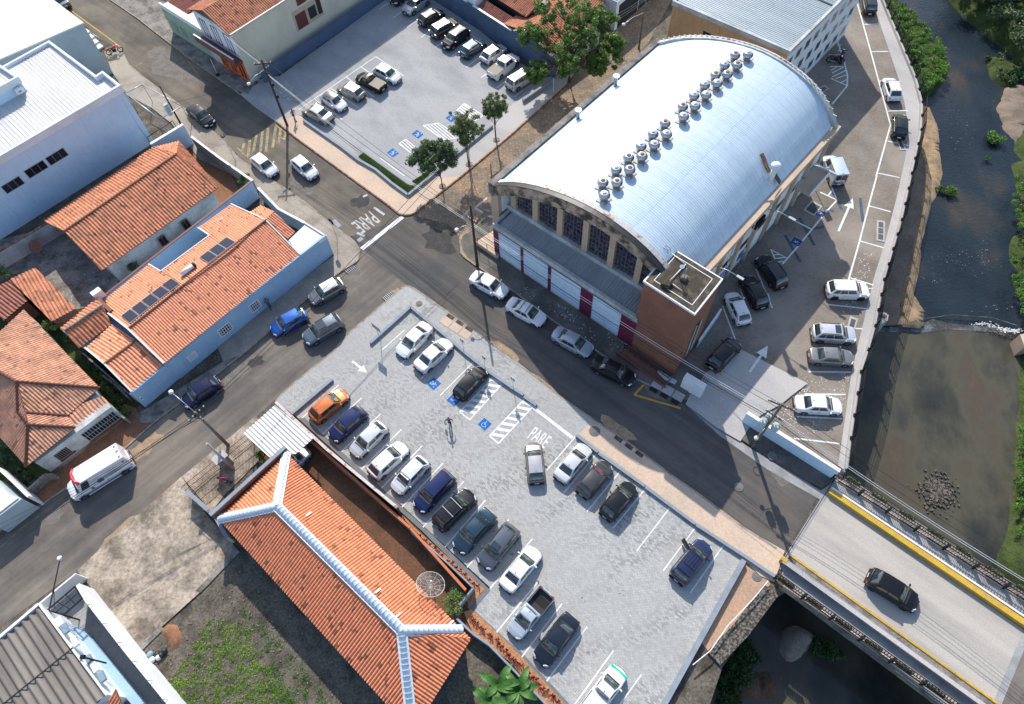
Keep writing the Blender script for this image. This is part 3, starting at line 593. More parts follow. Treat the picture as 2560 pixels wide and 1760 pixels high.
    # wheels
    for x in wx:
        for s in (1,-1):
            m=MB(); pr=[(wr*.62,-.10),(wr*.93,-.10),(wr,-.07),(wr,.07),(wr*.93,.10),(wr*.64,.10),(wr*.60,.085)]; n=20; i0=0
            for r,o in pr:
                for k in range(n):
                    a=2*math.pi*k/n; m.v.append((x+r*math.cos(a),s*(hw-.10+o),wr+r*math.sin(a)))
            for i in range(len(pr)-1):
                for k in range(n): m.f.append((i*n+k,i*n+(k+1)%n,(i+1)*n+(k+1)%n,(i+1)*n+k)); m.sm.append(True)
            out.append(('wheel',me_of(m,kind+'_wheel'),'rubber',None))
            m=MB(); yo=s*(hw-.012); c=(x,yo,wr); n=10
            m.lathe((0,0,0),[(wr*.62,-.02),(wr*.6,.0),(wr*.2,-.02)],20) if False else None
            ring=[(x+wr*.63*math.cos(2*math.pi*k/20),yo,wr+wr*.63*math.sin(2*math.pi*k/20)) for k in range(20)]; rin=[(x+wr*.53*math.cos(2*math.pi*k/20),yo+s*.004,wr+wr*.53*math.sin(2*math.pi*k/20)) for k in range(20)]
            m.add(ring+rin,[(k,(k+1)%20,20+(k+1)%20,20+k) for k in range(20)])
            for k in range(5):
                a=2*math.pi*k/5; m.beam((x,yo+s*.004,wr),(x+wr*.56*math.cos(a),yo,wr+wr*.56*math.sin(a)),.03,.055)
            out.append(('rim',me_of(m,kind+'_rim'),'RIM','wheel'))
    # roof furniture
    if kind in('suv','wagon'):
        for s in (1,-1):
            m=MB(); m.beam((xf-.15,s*wt*.93,zr+.045),(xr+.1,s*wt*.93,zr+.045),.035,.035); out.append(('roof_rail',me_of(m,kind+'_rail'),'plastic_black',None))
    m=MB(); m.tube([(xr+.12,0,zr+.04),(xr-.10,0,zr+.24)],.010,5); m.box((xr+.13,0,zr+.05),(.09,.05,.03)); out.append(('antenna',me_of(m,kind+'_ant'),'plastic_black',None))
    if 'bed' in K:
        x0,x1=X(K['bed'][0]),X(K['bed'][1]); m=MB(); m.box(((x0+x1)/2,0,.615),(x0-x1-.03,W*.85,.02))
        for i in range(9): m.box(((x0+x1)/2,W*.09*(i-4),.632),(x0-x1-.06,.045,.016))
        out.append(('bed_liner',me_of(m,kind+'_liner'),'plastic_black',None))
        m=MB(); m.box(((x0+x1)/2,0,interp(K['top'],.8)[0]+.02),(x0-x1+.02,W*.86,.03)); out.append(('bed_cover',me_of(m,kind+'_cover'),'COVER',None))
        m=MB(); zt=interp(K['top'],.8)[0]
        for s in (1,-1): m.beam((x0,s*W*.455,zt+.015),(x1,s*W*.45,zt+.015),.05,.03)
        m.beam((x1-.02,-W*.44,zt+.015),(x1-.02,W*.44,zt+.015),.05,.03); out.append(('bed_rim',me_of(m,kind+'_brim'),'plastic_black',None))
    CM[kind]=out; return out
PC={}
def car_paint(c,metal=0.0):
    k=(tuple(c),metal)
    if k not in PC: PC[k]=paint('car_paint_%s'%len(PC),c,metal)
    return PC[k]
WHITE=(.80,.81,.82); SILV=(.48,.50,.52); GREY=(.15,.165,.18); BLUEGREY=(.13,.165,.20); DGREY=(.07,.07,.072); BLACK=(.012,.013,.016); NAVY=(.018,.028,.10); BLUE=(.015,.10,.42); ORANGE=(.62,.17,.04); BROWN=(.13,.11,.095); TEAL=(.02,.055,.085)
def car(kind,F,R,color,label,cat='car',name='parked_car',group=None,roof=None,rim='rim_metal',mirror=None,rails=None,cover=None,metal=None,zref=.55,scale=1.0,z=0.0,trans=None):
    """F, R: photo pixels of the nose and the tail (bumper height)"""
    a=G(*F,zref+z); b=G(*R,zref+z); c=(a+b)/2; ang=math.atan2(a.y-b.y,a.x-b.x)
    r=thing(name,label,cat,(c.x,c.y,z),group,ang); r.scale=(scale,)*3
    metal=metal if metal is not None else (0 if color in(WHITE,BLACK,ORANGE) else .55)
    pm=car_paint(color,metal); wheel=None
    for nm,me,mt,par in car_meshes(kind):
        if nm=='roof_rail' and rails is False: continue
        if nm=='bed_cover' and cover is None: continue
        if nm in('bed_liner',) and cover is not None: continue
        o=bpy.data.objects.new(nm,me); col.objects.link(o); o.parent=wheel if par=='wheel' else r
        s=o.material_slots[0]; s.link='OBJECT'
        s.material={'PAINT':pm,'ROOF':MATS[roof] if isinstance(roof,str) else (car_paint(roof,metal) if roof else pm),'RIM':MATS[rim],'MIRROR':pm if mirror is None else MATS[mirror],'COVER':MATS[cover] if cover else pm}.get(mt) or MATS[mt]
        if nm=='wheel': wheel=o
    return r
plain('roof_gloss_black',(.012,.013,.015),.2,0,1); plain('cover_tan',(.27,.24,.19),.75)
def t_(r,c,x,y): return (640*c+.27575*x,440*r+.27575*y)
GU='cars parked in the upper parking lot'; GL_='cars parked in the central parking lot'; GR='cars parked beside the river'; GS='cars parked along the streets'
TT=t_
car('sedan',TT(0,0,440,-60),TT(0,0,622,78),GREY,'dark grey car cut by the top edge of the photo, beside the white roofed building',group=GS)
car('sedan',TT(0,0,1930,1140),TT(0,0,1715,965),BLACK,'black sedan parked on the street beside the grey wire canopy',group=GS,metal=.2)
car('hatch',TT(0,1,1228,30),TT(0,1,1420,-110),BLACK,'black car cut by the top edge, first of the upper lot wall row',group=GU)
car('suv',TT(0,1,1340,120),TT(0,1,1560,-30),SILV,'silver car with a bright white hood second in the row below the dark blue wall',group=GU)
car('hatch',TT(0,1,1690,100),TT(0,1,1490,215),(.03,.035,.03),'dark green hatchback showing its tail lights in the upper lot row',group=GU,metal=.3)
car('suv',TT(0,1,1815,200),TT(0,1,1605,320),BROWN,'brown boxy SUV with a silver roof in the upper lot row',group=GU,roof=SILV)
car('suv',TT(0,1,1690,440),TT(0,1,1925,270),BLACK,'big glossy black SUV facing out of the upper lot row',group=GU,metal=.2)
car('hatch',TT(0,1,2060,375),TT(0,1,1875,505),TEAL,'small dark teal hatchback between the black SUV and a silver hatchback',group=GU)
car('hatch',TT(0,1,2245,425),TT(0,1,2065,550),(.62,.64,.66),'light silver hatchback parked left of the white pickup in the upper lot',group=GU,metal=.2)
car('pickup4',TT(0,2,40,505),TT(0,1,2130,690),WHITE,'white double cab pickup with a tan bed cover in the upper lot',cat='pickup',group=GU,cover='cover_tan',zref=.7)
car('wagon',TT(0,2,175,665),TT(0,2,0,775),(.55,.56,.58),'silver small wagon half hidden by the big tree',group=GU,metal=.3)
car('hatch',TT(0,1,1300,735),TT(0,1,1085,625),WHITE,'white hatchback at the far end of the middle row of the upper lot',group=GU,zref=.5)
car('pickup',TT(0,1,900,670),TT(0,1,1180,825),(.02,.024,.02),'black pickup with a tan bed cover in the upper lot',cat='pickup',group=GU,cover='cover_tan')
car('hatch',TT(0,1,745,770),TT(0,1,975,885),(.30,.30,.28),'grey boxy hatchback with a pale roof between the black pickup and the black roofed car',group=GU,roof=(.60,.60,.60),metal=.3)
car('hatch',TT(0,1,825,995),TT(0,1,590,850),WHITE,'white small car with a black roof in the upper lot',group=GU,roof='roof_gloss_black',scale=.97)
car('sedan',TT(0,1,430,965),TT(0,1,685,1095),(.52,.49,.45),'beige sedan parked nearest the street in the upper lot',group=GU,metal=.3)
car('hatch',(694,441),(629,388),WHITE,'white rounded hatchback on the street next to the yellow crossing stripes',group=GS,name='street_car')
car('hatch',(793,447),(731,394),WHITE,'white boxy hatchback driving behind the rounded white one on the side street',name='street_car')
car('hatch',TT(1,1,478,1140),TT(1,1,800,960),(.22,.235,.24),'silver grey hatchback with large red tail lights at the corner below the pale blue house',group=GS,roof=(.50,.54,.56))
car('hatch',TT(1,1,125,1425),TT(1,1,470,1235),BLUE,'bright blue hatchback parked beside the pale blue wall',group=GS,rim='rim_dark')
car('suv',TT(1,1,420,1510),TT(1,1,795,1290),BLUEGREY,'blue grey SUV with a panoramic glass roof driving on the street',name='moving_car')
car('sedan',(1000,887),(1071,815),WHITE,'white sedan facing the street, first beside the top corner of the central lot',group=GL_)
car('sedan',(1121,855),(1047,922),WHITE,'white sedan facing away from its neighbour, second from the top corner of the central lot',group=GL_)
car('sedan',TT(1,1,2275,1075),TT(1,1,1955,905),WHITE,'white sedan parked below the street lamp pole at the hall corner',group=GS)
car('sedan',TT(1,2,290,1320),TT(1,1,2290,1150),WHITE,'white sedan with roof bars parked second in front of the hall',group=GS)
car('sedan',TT(1,2,705,1590),TT(1,2,395,1425),(.40,.47,.54),'silver blue sedan parked third in front of the hall',group=GS,metal=.4)
car('sedan',TT(2,2,1110,265),TT(2,2,735,85),BLACK,'black sedan parked at the end of the row in front of the hall',group=GS,metal=.1)
car('hatch',(1843,850),(1776,922),BLACK,'black car stopped on the pale concrete apron beside the brick tower',group=GR,metal=.2,scale=1.06)
car('hatch',TT(1,2,1985,1080),TT(1,2,2100,1325),WHITE,'white hatchback in the slanted row beside the tower',group=GR)
car('hatch',TT(1,2,2115,920),TT(1,2,2270,1190),BLACK,'black hatchback in the middle of the slanted row beside the hall',group=GR,metal=.1,scale=1.04)
car('suv',TT(1,3,-50,760),TT(1,3,110,985),(.04,.042,.05),'dark grey SUV with roof rails at the top of the slanted row beside the hall',group=GR)
car('suv',TT(1,3,905,1045),TT(1,3,530,1035),WHITE,'white SUV with a black rear pillar, topmost of the row against the river railing',group=GR,rim='rim_dark',rails=False)
car('suv',TT(1,3,785,1450),TT(1,3,400,1425),(.58,.61,.64),'silver SUV with a sunroof, second of the row against the river railing',group=GR,metal=.3)
car('sedan',TT(2,3,755,55),TT(2,3,385,35),(.27,.265,.26),'brownish grey car, third of the row against the river railing',group=GR,scale=.97)
car('sedan',TT(2,3,668,495),TT(2,3,240,470),WHITE,'white sedan alone near the bottom of the river lot',group=GR)
car('boxvan',(2072,398),(2094,454),(.62,.70,.74),'white high roofed van parked against the hall wall behind the parking sign',cat='van',name='parked_van',group=GR)
car('hatch',TT(0,3,1090,725),TT(0,3,1145,895),WHITE,'white hatchback parked parallel to the river fence',group=GR)
car('hatch',TT(0,3,1195,1045),TT(0,3,1190,1240),(.015,.02,.02),'black hatchback parked at the bend of the river fence',group=GR,metal=.2)
car('wagon',TT(0,3,890,-60),TT(0,3,925,125),(.02,.025,.03),'dark estate car cut by the top edge beside the river fence',group=GR,metal=.2)
car('hatch',TT(2,1,800,375),TT(2,1,525,600),ORANGE,'orange SUV with yellow digits on its windscreen, first of the long central lot row',group=GL_,metal=.3,scale=1.03)
car('hatch',TT(2,1,685,790),TT(2,1,975,525),NAVY,'dark blue compact parked between the orange car and a silver hatchback',group=GL_,metal=.3,scale=1.02)
car('hatch',TT(2,1,885,925),TT(2,1,1155,670),(.60,.63,.64),'silver two door hatchback, third of the long row in the central lot',group=GL_,metal=.25)
car('hatch',TT(2,1,1345,850),TT(2,1,1055,1115),WHITE,'white car with bonnet towards the lane, fourth of the long central lot row',group=GL_,scale=1.04)
car('hatch',TT(2,1,1255,1265),TT(2,1,1535,975),(.68,.71,.73),'pale silver hatchback with a lettered windscreen strip, fifth of the long central lot row',group=GL_,metal=.15)
car('wagon',TT(2,1,1465,1425),TT(2,1,1765,1110),NAVY,'dark blue station wagon in the long row of the central lot',group=GL_,rails=False,metal=.3,scale=.97)
car('suv',TT(2,1,1945,1290),TT(2,1,1655,1570),BLACK,'black SUV with roof luggage bars, seventh of the long row in the central lot',group=GL_)
car('sedan',(1142,1376),(1229,1281),TEAL,'dark teal sedan right of the black SUV with luggage bars',group=GL_,metal=.4)
car('suv',(1203,1420),(1288,1314),(.12,.14,.16),'grey SUV with a dark sunroof in the long row of the central lot',group=GL_)
car('sedan',(1341,1374),(1262,1472),WHITE,'white saloon between the grey sunroof SUV and the silver pickup',group=GL_,scale=.98)
car('pickup',(1277,1592),(1372,1478),(.52,.58,.63),'silver blue pickup with an open empty bed in the central lot',cat='pickup',group=GL_,metal=.3)
car('sedan',(1345,1659),(1435,1540),(.02,.028,.045),'dark blue black sedan with a dusty bonnet, last car next to the silver pickup',group=GL_,metal=.3,scale=1.02)
car('pickup',(1552,1672),(1463,1792),WHITE,'white pickup with a green striped bonnet cut by the bottom edge',cat='pickup',group=GL_,cover='trim_white')
car('hatch',TT(2,2,190,830),TT(2,2,225,1185),(.13,.12,.115),'grey hatchback with a silver roof driving down the central lot lane',name='moving_car',roof=(.42,.43,.45),metal=.4)
car('sedan',TT(2,2,670,865),TT(2,2,435,1150),(.58,.60,.61),'old silver three box saloon in the right row of the central lot',group=GL_,metal=.2,scale=.97)
car('hatch',TT(2,2,865,1015),TT(2,2,630,1290),DGREY,'matt dark grey hatchback with a pink strip on its windscreen',group=GL_)
car('hatch',TT(2,2,1090,1210),TT(2,2,845,1490),BLACK,'glossy black hatchback, third of the right row in the central lot',group=GL_,metal=.2,scale=1.02)
suvd=car('suv',TT(3,2,1775,125),TT(3,2,1475,490),(.02,.035,.10),'dark blue SUV with a roof rack and an open door alone in the right row',group=GL_)
car('hatch',TT(2,1,2050,165),TT(2,1,1840,395),BLACK,'black hatchback parked next to the hatched strip by the blue painted signs',group=GL_,metal=.2)
van=car('bigvan',(178,1232),(322,1143),WHITE,'long white ambulance van with a red light bar parked on the street',cat='van',name='ambulance_van',group=GS,zref=.7)
car('hatch',TT(2,0,1665,470),TT(2,0,1985,265),(.012,.016,.06),'very dark blue hatchback in the shade below the pale blue house',group=GS,metal=.2)
car('hatch',TT(3,3,1335,690),TT(3,3,930,440),BLACK,'black car driving across the concrete bridge',name='moving_car',metal=.2,scale=1.06,rim='rim_dark')
car('hatch',(757,1132),(700,1185),(.45,.50,.58),'silver car nose showing under the white sheet carport',group=None,name='garaged_car')
# individual extras on some vehicles
def onto(root,nm,m,mat,label=None):
    o=bpy.data.objects.new(nm,m.mesh(nm)); o.data.materials.append(MATS[mat]); col.objects.link(o); o.parent=root
    if label: o['label']=label
    return o
def find(s): return [o for o in col.objects if o.get('label') and s in o['label'] and o.parent is None][0]
m=MB(); m.box((.0,0,1.655),(.9,1.0,.02)); onto(find('panoramic'),'glass_roof',m,'car_glass')
m=MB(); m.box((.10,0,1.66),(.55,.85,.02)); onto(find('silver SUV with a sunroof'),'sunroof',m,'car_glass'); m=MB(); m.box((.25,0,1.66),(.5,.8,.02)); onto(find('dark sunroof'),'sunroof',m,'car_glass')
for k in (-.45,.25):
    m=MB(); m.beam((k,-.66,1.52),(k,.66,1.52),.05,.04); onto(find('with roof bars'),'roof_bar',m,'plastic_black')
for k in (-.7,.35):
    m=MB(); m.beam((k,-.72,1.72),(k,.72,1.72),.06,.04); onto(find('luggage bars, seventh'),'roof_bar',m,'galv')
m=MB()
for k in range(5): m.beam((-.75,-.5+k*.25,1.72),(.45,-.5+k*.25,1.72),.03,.03)
m.beam((-.75,-.6,1.74),(-.75,.6,1.74),.04,.04); m.beam((.45,-.6,1.74),(.45,.6,1.74),.04,.04); m.beam((-1.4,-.6,1.72),(-1.4,.6,1.72),.04,.04); onto(suvd,'roof_rack',m,'plastic_black')
m=MB(); m.box((.78,1.28,.75),(.12,.85,.80),rz=-.35); m.box((.78,1.28,1.25),(.05,.80,.30),rz=-.35); onto(suvd,'open_door',m,'plastic_black','dark door standing wide open')
g=find('green striped'); m=MB(); m.box((1.93,0,.80),(.30,1.46,.05)); onto(g,'bonnet_stripe',m,'shop_green' if 'shop_green' in MATS else 'orange_paint')
# ambulance: light bar, blue stripe, side windows and lettering
m=MB(); pts=[(1.30,-.85,2.47),(1.55,-.5,2.52),(1.62,0,2.55),(1.55,.5,2.52),(1.30,.85,2.47)]; m.tube(pts,.13,8); onto(van,'light_bar',m,'beacon_red' if 'beacon_red' in MATS else 'red_paint')
m=MB(); m.box((-.1,1.036,.60),(5.1,.012,.16)); m.box((-.2,1.036,.80),(4.6,.010,.04)); onto(van,'side_stripe',m,'stripe_navy' if 'stripe_navy' in MATS else 'cloth_navy')
for xx_ in (1.3,-2.5):
    m=MB(); m.box((xx_,.99,2.05),(.18,.02,.14)); onto(van,'marker_light',m,'tail_red')
for yy_ in range(3):
    m=MB(); m.box((-2.55,-.6+.6*yy_,2.58),(.16,.10,.06)); onto(van,'marker_light',m,'galv')
# ---------------------------------------------------------------- the setting: land, water, roads, pavements
WZ=-5.0
edge=[(2150,-400),(2204,0),(2287,199),(2303,262),(2300,331),(2276,440),(2251,556),(2207,705),(2185,820),(2168,880),(2149,935),(2124,1100),(2114,1180)]
land=GL(edge)+[G(1965,1452),G(1922,1512),G(1806,1668),G(1772,1770),G(1700,2100)]
land=[xy(p) for p in land]+[Vector((0,-120)),Vector((-300,-120)),Vector((-300,400)),Vector((120,400))]
sheet('ground','dirt_grey',land,-.02,thick=6.5)
sheet('riverbed','mud_concrete',[(-200,-250),(420,-250),(420,450),(-200,450)],-7.2)
# road A runs bottom left to top right, road B top left to the bridge
def fan(name,mat,px,z,kind='structure',**kw): return sheet(name,mat,[xy(G(*p)) for p in px],z,kind=kind,**kw)
fan('main_street','asphalt',[(-330,1610),(-60,1400),(91,1271),(314,1120),(452,1007),(640,851),(770,746),(844,685),(896,650),(899,627),(888,611),(869,594),(980,560),(1300,760),(1189,760),(1034,721),(1023,716),(1001,724),(963,757),(869,837),(833,880),(723,968),(640,1043),(455,1192),(320,1310),(193,1427),(0,1568),(-220,1740)],0.0)
fan('side_street','asphalt_side',[(869,594),(830,564),(772,514),(723,479),(662,445),(600,425),(551,345),(469,278),(358,193),(320,171),(303,125),(240,92),(179,28),(60,-60),(200,-90),(276,0),(345,47),(466,141),(587,226),(640,270),(692,306),(739,345),(869,440),(968,512),(998,536),(1026,538)],.004)
fan('hall_street','asphalt_dark',[(1026,538),(1150,594),(1153,633),(1189,663),(1280,727),(1374,796),(1479,870),(1592,949),(1622,963),(1713,1012),(1790,1067),(1920,1148),(2052,1227),(2000,1320),(1961,1378),(1937,1370),(1859,1320),(1749,1238),(1616,1142),(1509,1067),(1401,993),(1280,897),(1186,829),(1070,746),(1034,721),(1018,712),(869,594)],.008)
fan('hex_paved_street','hex_pavers',[(1026,538),(1054,520),(1156,440),(1280,336),(1415,215),(1536,63),(1640,-40),(1700,-40),(1620,110),(1260,470),(1262,560),(1190,640),(1150,594),(1120,560)],.012)
# pavements (raised 0.13 m) with their kerb stones
def pavement(name,mat,px,kerb=None,kerbmat='kerb_stone',h=.13,kname='kerb'):
    pts=[xy(G(*p)) for p in px]; o=sheet(name,mat,pts,h,thick=h+.3)
    if kerb:
        m=MB(); q=[xy(G(*p)) for p in kerb]
        for a,b in zip(q,q[1:]):
            d=(b-a).normalized(); m.wall(a-d*.02,b+d*.02,.16,-.1,h+.012)
        m.build(kname,kerbmat,o)
    return o
pavement('hall_pavement','stone_setts',[(1150,594),(1153,633),(1165,647),(1189,663),(1280,727),(1374,796),(1479,870),(1592,949),(1622,963),(1700,1000),(1760,940),(1700,890),(1600,850),(1250,600),(1262,480),(1230,500),(1190,560)],[(1190,560),(1150,594),(1153,633),(1165,647),(1189,663),(1280,727),(1374,796),(1479,870),(1592,949),(1622,963),(1700,1000)])
pavement('corner_pavement','concrete_walk',[(899,627),(896,650),(890,656),(844,685),(770,746),(607,886),(560,905),(540,860),(836,640),(800,580),(700,530),(640,470),(590,440),(500,400),(430,310),(378,270),(320,240),(280,180),(262,130),(303,119),(325,165),(358,193),(469,278),(551,345),(600,400),(662,440),(723,479),(772,514),(830,564),(869,590),(888,607)],[(607,886),(770,746),(844,685),(890,656),(897,648),(899,627),(888,607),(869,590),(830,564),(772,514),(723,479),(662,440),(600,400),(551,345),(469,278),(358,193),(325,165)])
pavement('pavement_by_blue_house','concrete_old',[(607,886),(560,905),(340,1040),(355,1060),(386,1056),(452,1007)],[(386,1056),(452,1007),(607,886)])
pavement('dirt_verge','dirt_red',[(386,1056),(355,1050),(340,1020),(310,1010),(130,1180),(60,1240),(91,1271),(314,1120)],[(91,1271),(314,1120),(386,1056)],h=.07)
pavement('upper_lot_pavement','concrete_peach',[(1156,440),(1054,520),(1040,533),(1026,538),(1012,539),(998,536),(968,512),(869,440),(739,345),(692,306),(745,290),(790,318),(900,400),(1021,487),(1110,410),(1290,255),(1340,200),(1400,190),(1430,160),(1450,170),(1415,215),(1280,336)],[(1450,170),(1415,215),(1280,336),(1156,440),(1054,520),(1040,533),(1026,538),(1012,539),(998,536),(968,512),(869,440),(739,345),(692,306)],'rusty')
sheet('pale_pavement_strip','concrete_pale',[xy(G(*p)) for p in [(1150,440),(1280,331),(1412,212),(1445,172),(1400,185),(1340,205),(1290,255),(1110,410),(1062,452)]],.136)
pavement('lot_entrance_apron','concrete_upper',[(692,306),(640,270),(600,236),(660,200),(760,285),(745,295)],h=.06)
pavement('upper_street_pavement','concrete_old',[(587,226),(466,141),(345,47),(276,0),(200,-60),(300,-80),(430,20),(560,120),(640,205),(620,235)],[(600,236),(587,226),(466,141),(345,47),(276,0)])
# central lot: one paved terrace flush with its pavement
lotpx=[(1001,724),(1012,717),(1023,716),(1034,721),(1070,746),(1186,829),(1280,897),(1401,993),(1509,1067),(1460,1095),(1860,1400),(1658,1760),(1560,1900),(1400,1765),(1241,1590),(1215,1570),(1176,1533),(1226,1470),(1000,1260),(745,1045),(690,1005),(723,968),(833,880),(869,837),(963,757)]
lot=pavement('central_lot_paving','pavers',lotpx,[(1509,1067),(1401,993),(1280,897),(1186,829),(1070,746),(1034,721),(1023,716),(1012,717),(1001,724),(963,757),(869,837),(833,880),(723,968),(690,1003)],h=.10)
sheet('peach_pavement','concrete_peach',[xy(G(*p)) for p in [(1448,1086),(1475,1058),(1509,1067),(1616,1142),(1749,1238),(1859,1320),(1961,1378),(1935,1455),(1900,1440),(1860,1400)]],.105,thick=.4)
m=MB(); q=[xy(G(*p)) for p in [(1509,1067),(1560,1100),(1616,1142),(1680,1190),(1749,1238),(1859,1320),(1940,1372)]]
for a,b in zip(q,q[1:]): m.wall(a,b,.18,-.1,.12)
m.build('kerb','kerb_stone',bpy.data.objects['peach_pavement'])
# upper lot and river lot
ulot=sheet('upper_lot_paving','concrete_upper',[xy(G(*p)) for p in [(640,200),(700,190),(990,-20),(1080,-20),(1290,150),(1350,190),(1290,258),(1028,480),(1010,482),(790,318)]],.02)
rlot=sheet('river_lot_paving','pavers_brown',[xy(G(*p)) for p in [(2060,-120),(2180,-120),(2204,0),(2287,199),(2303,262),(2300,331),(2276,440),(2251,556),(2207,705),(2185,820),(2168,880),(2149,935),(2124,1100),(2113,1178),(1905,1062),(1640,975),(1600,880),(1850,500)]],.016)
sheet('river_edge_walk','concrete_pale',[xy(G(*p)) for p in [(2185,-60),(2204,0),(2287,199),(2303,262),(2300,331),(2276,440),(2251,556),(2207,705),(2185,820),(2168,880),(2149,935),(2124,1100),(2113,1178),(2095,1165),(2106,1090),(2128,935),(2143,870),(2160,800),(2183,700),(2214,600),(2240,500),(2262,400),(2272,331),(2262,262),(2247,199),(2180,0),(2165,-60)]],.022)
# concrete driveway apron of the river lot
fan('entrance_apron','concrete_pale',[(1853,876),(2018,960),(1985,985),(1952,1012),(1900,1040),(1875,1067),(1850,1105),(1790,1070),(1713,1012),(1726,985),(1765,932)],.15)
fan('stone_pavement_by_wall','stone_setts',[(1875,1067),(1905,1070),(2100,1190),(2085,1203),(2052,1222),(1920,1145),(1850,1098)],.12)
fan('pale_gutter_strip','concrete_grey',[(1713,1012),(1790,1067),(1920,1148),(2052,1227),(2085,1203),(2090,1212),(2060,1255),(1920,1175),(1800,1090)],.026)
# bare plots, concrete yards and the vacant lot
fan('concrete_plot','concrete_blotchy',[(193,1427),(320,1310),(455,1192),(520,1290),(600,1380),(505,1478),(480,1500),(350,1618),(335,1612),(230,1470)],.10)
m=MB(); m.prism([xy(G(*p)) for p in [(600,1380),(503,1482),(490,1478),(590,1372)]],-.8,.12); m.prism([xy(G(*p)) for p in [(412,1572),(350,1632),(340,1622),(400,1566)]],-.8,.12); m.build('plot_edge','concrete_old',bpy.data.objects['concrete_plot'])
fan('side_yard','concrete_blotchy',[(455,1192),(640,1040),(700,1100),(560,1240),(530,1280)],.06)
fan('green_street_yard','concrete_grey',[(-20,1290),(0,1330),(60,1290),(91,1271),(70,1240),(50,1210),(-40,1240)],.03)
fan('back_yard','concrete_old',[(0,600),(160,560),(300,700),(262,760),(185,775),(60,690),(0,680)],.05)
fan('paved_yard_south','concrete_old',[(1040,1760),(1110,1640),(1180,1580),(1260,1660),(1360,1770),(1300,1850),(1000,1850)],-.3)
fan('garden_soil','grass_base',[(100,640),(200,700),(350,1010),(322,1040),(120,1195),(60,1245),(-60,1300),(-100,900)],.02)
fan('rear_yard','dirt_red',[(480,360),(560,400),(600,480),(540,560),(500,500),(460,400)],.02)
fan('side_yard_floor','soil_brown',[(700,1020),(790,1060),(1100,1420),(1176,1533),(1215,1570),(1150,1650),(900,1430),(640,1130)],.0)
# ---- water and what lies in it
fan_z=lambda px,z:[xy(G(x,y,z)) for x,y in px]
weir=[(2185,822),(2230,815),(2290,808),(2330,790),(2420,800),(2480,805),(2555,835),(2700,860)]
up_=fan_z([(2050,-300),(2900,-400),(3000,300),(2900,900),(2560,836),(2480,806),(2400,800),(2330,796),(2280,812),(2170,822),(2100,400)],WZ)
sheet('river_upstream','water_upper',up_,WZ)
dn_=fan_z([(2165,800),(2280,795),(2400,800),(2480,805),(2560,835),(2900,900),(3300,2300),(1200,2500),(1600,1900),(1900,1450),(2070,1150)],WZ-.5)
sheet('river_pond','water_pond',dn_,WZ-.5)
m=MB(); a=[G(x,y,WZ) for x,y in [(2160,806),(2300,798),(2380,786),(2480,793),(2540,812),(2570,836),(2640,855)]]; b=[G(x,y,WZ-.48) for x,y in [(2160,828),(2300,832),(2380,824),(2480,830),(2540,850),(2570,872),(2640,890)]]
vs=[];n=len(a)
for i in range(n): vs+=[tuple(a[i]+Vector((0,0,.02))),tuple(b[i])]
m.add(vs,[(2*i,2*i+1,2*i+3,2*i+2) for i in range(n-1)],smooth=True); m.build('weir_spill','foam',None,kind='structure')
rn=random.Random(5); m=MB()
def dab(m,c,s,rn,z=.012):
    k=rn.randint(5,8); a0=rn.uniform(0,6.28); m.face([(c[0]+math.cos(a0+6.28*i/k)*s*rn.uniform(.5,1.3),c[1]+math.sin(a0+6.28*i/k)*s*.5*rn.uniform(.5,1.3),c[2]+z) for i in range(k)])
for i in range(200):
    t=rn.random()**.6; x=lerp(2430,2550,t)+rn.gauss(0,5); y=lerp(812,824,t)+rn.gauss(0,2.5)-6*math.sin(t*6); dab(m,G(x,y,WZ),.04+.09*rn.random(),rn,.05+.03*rn.random())
m.build('weir_foam','white_paint',None,kind='stuff',label='white foam where the river spills over the weir',cat='foam')
m=MB()
for (cx,cy,dx,dy,k) in ((2400,650,70,30,70),(2460,640,12,50,40),(2340,700,30,14,30),(2400,320,50,50,50),(2500,765,50,10,40)):
    for i in range(k):
        x=rn.gauss(cx,dx*.6); y=rn.gauss(cy,dy*.6); dab(m,G(x,y,WZ),.02+.06*rn.random()**2,rn,.015+.01*rn.random())
m.build('ripple_foam','faint_paint',None,kind='stuff',label='small broken ripples on the dark upstream water',cat='ripples')
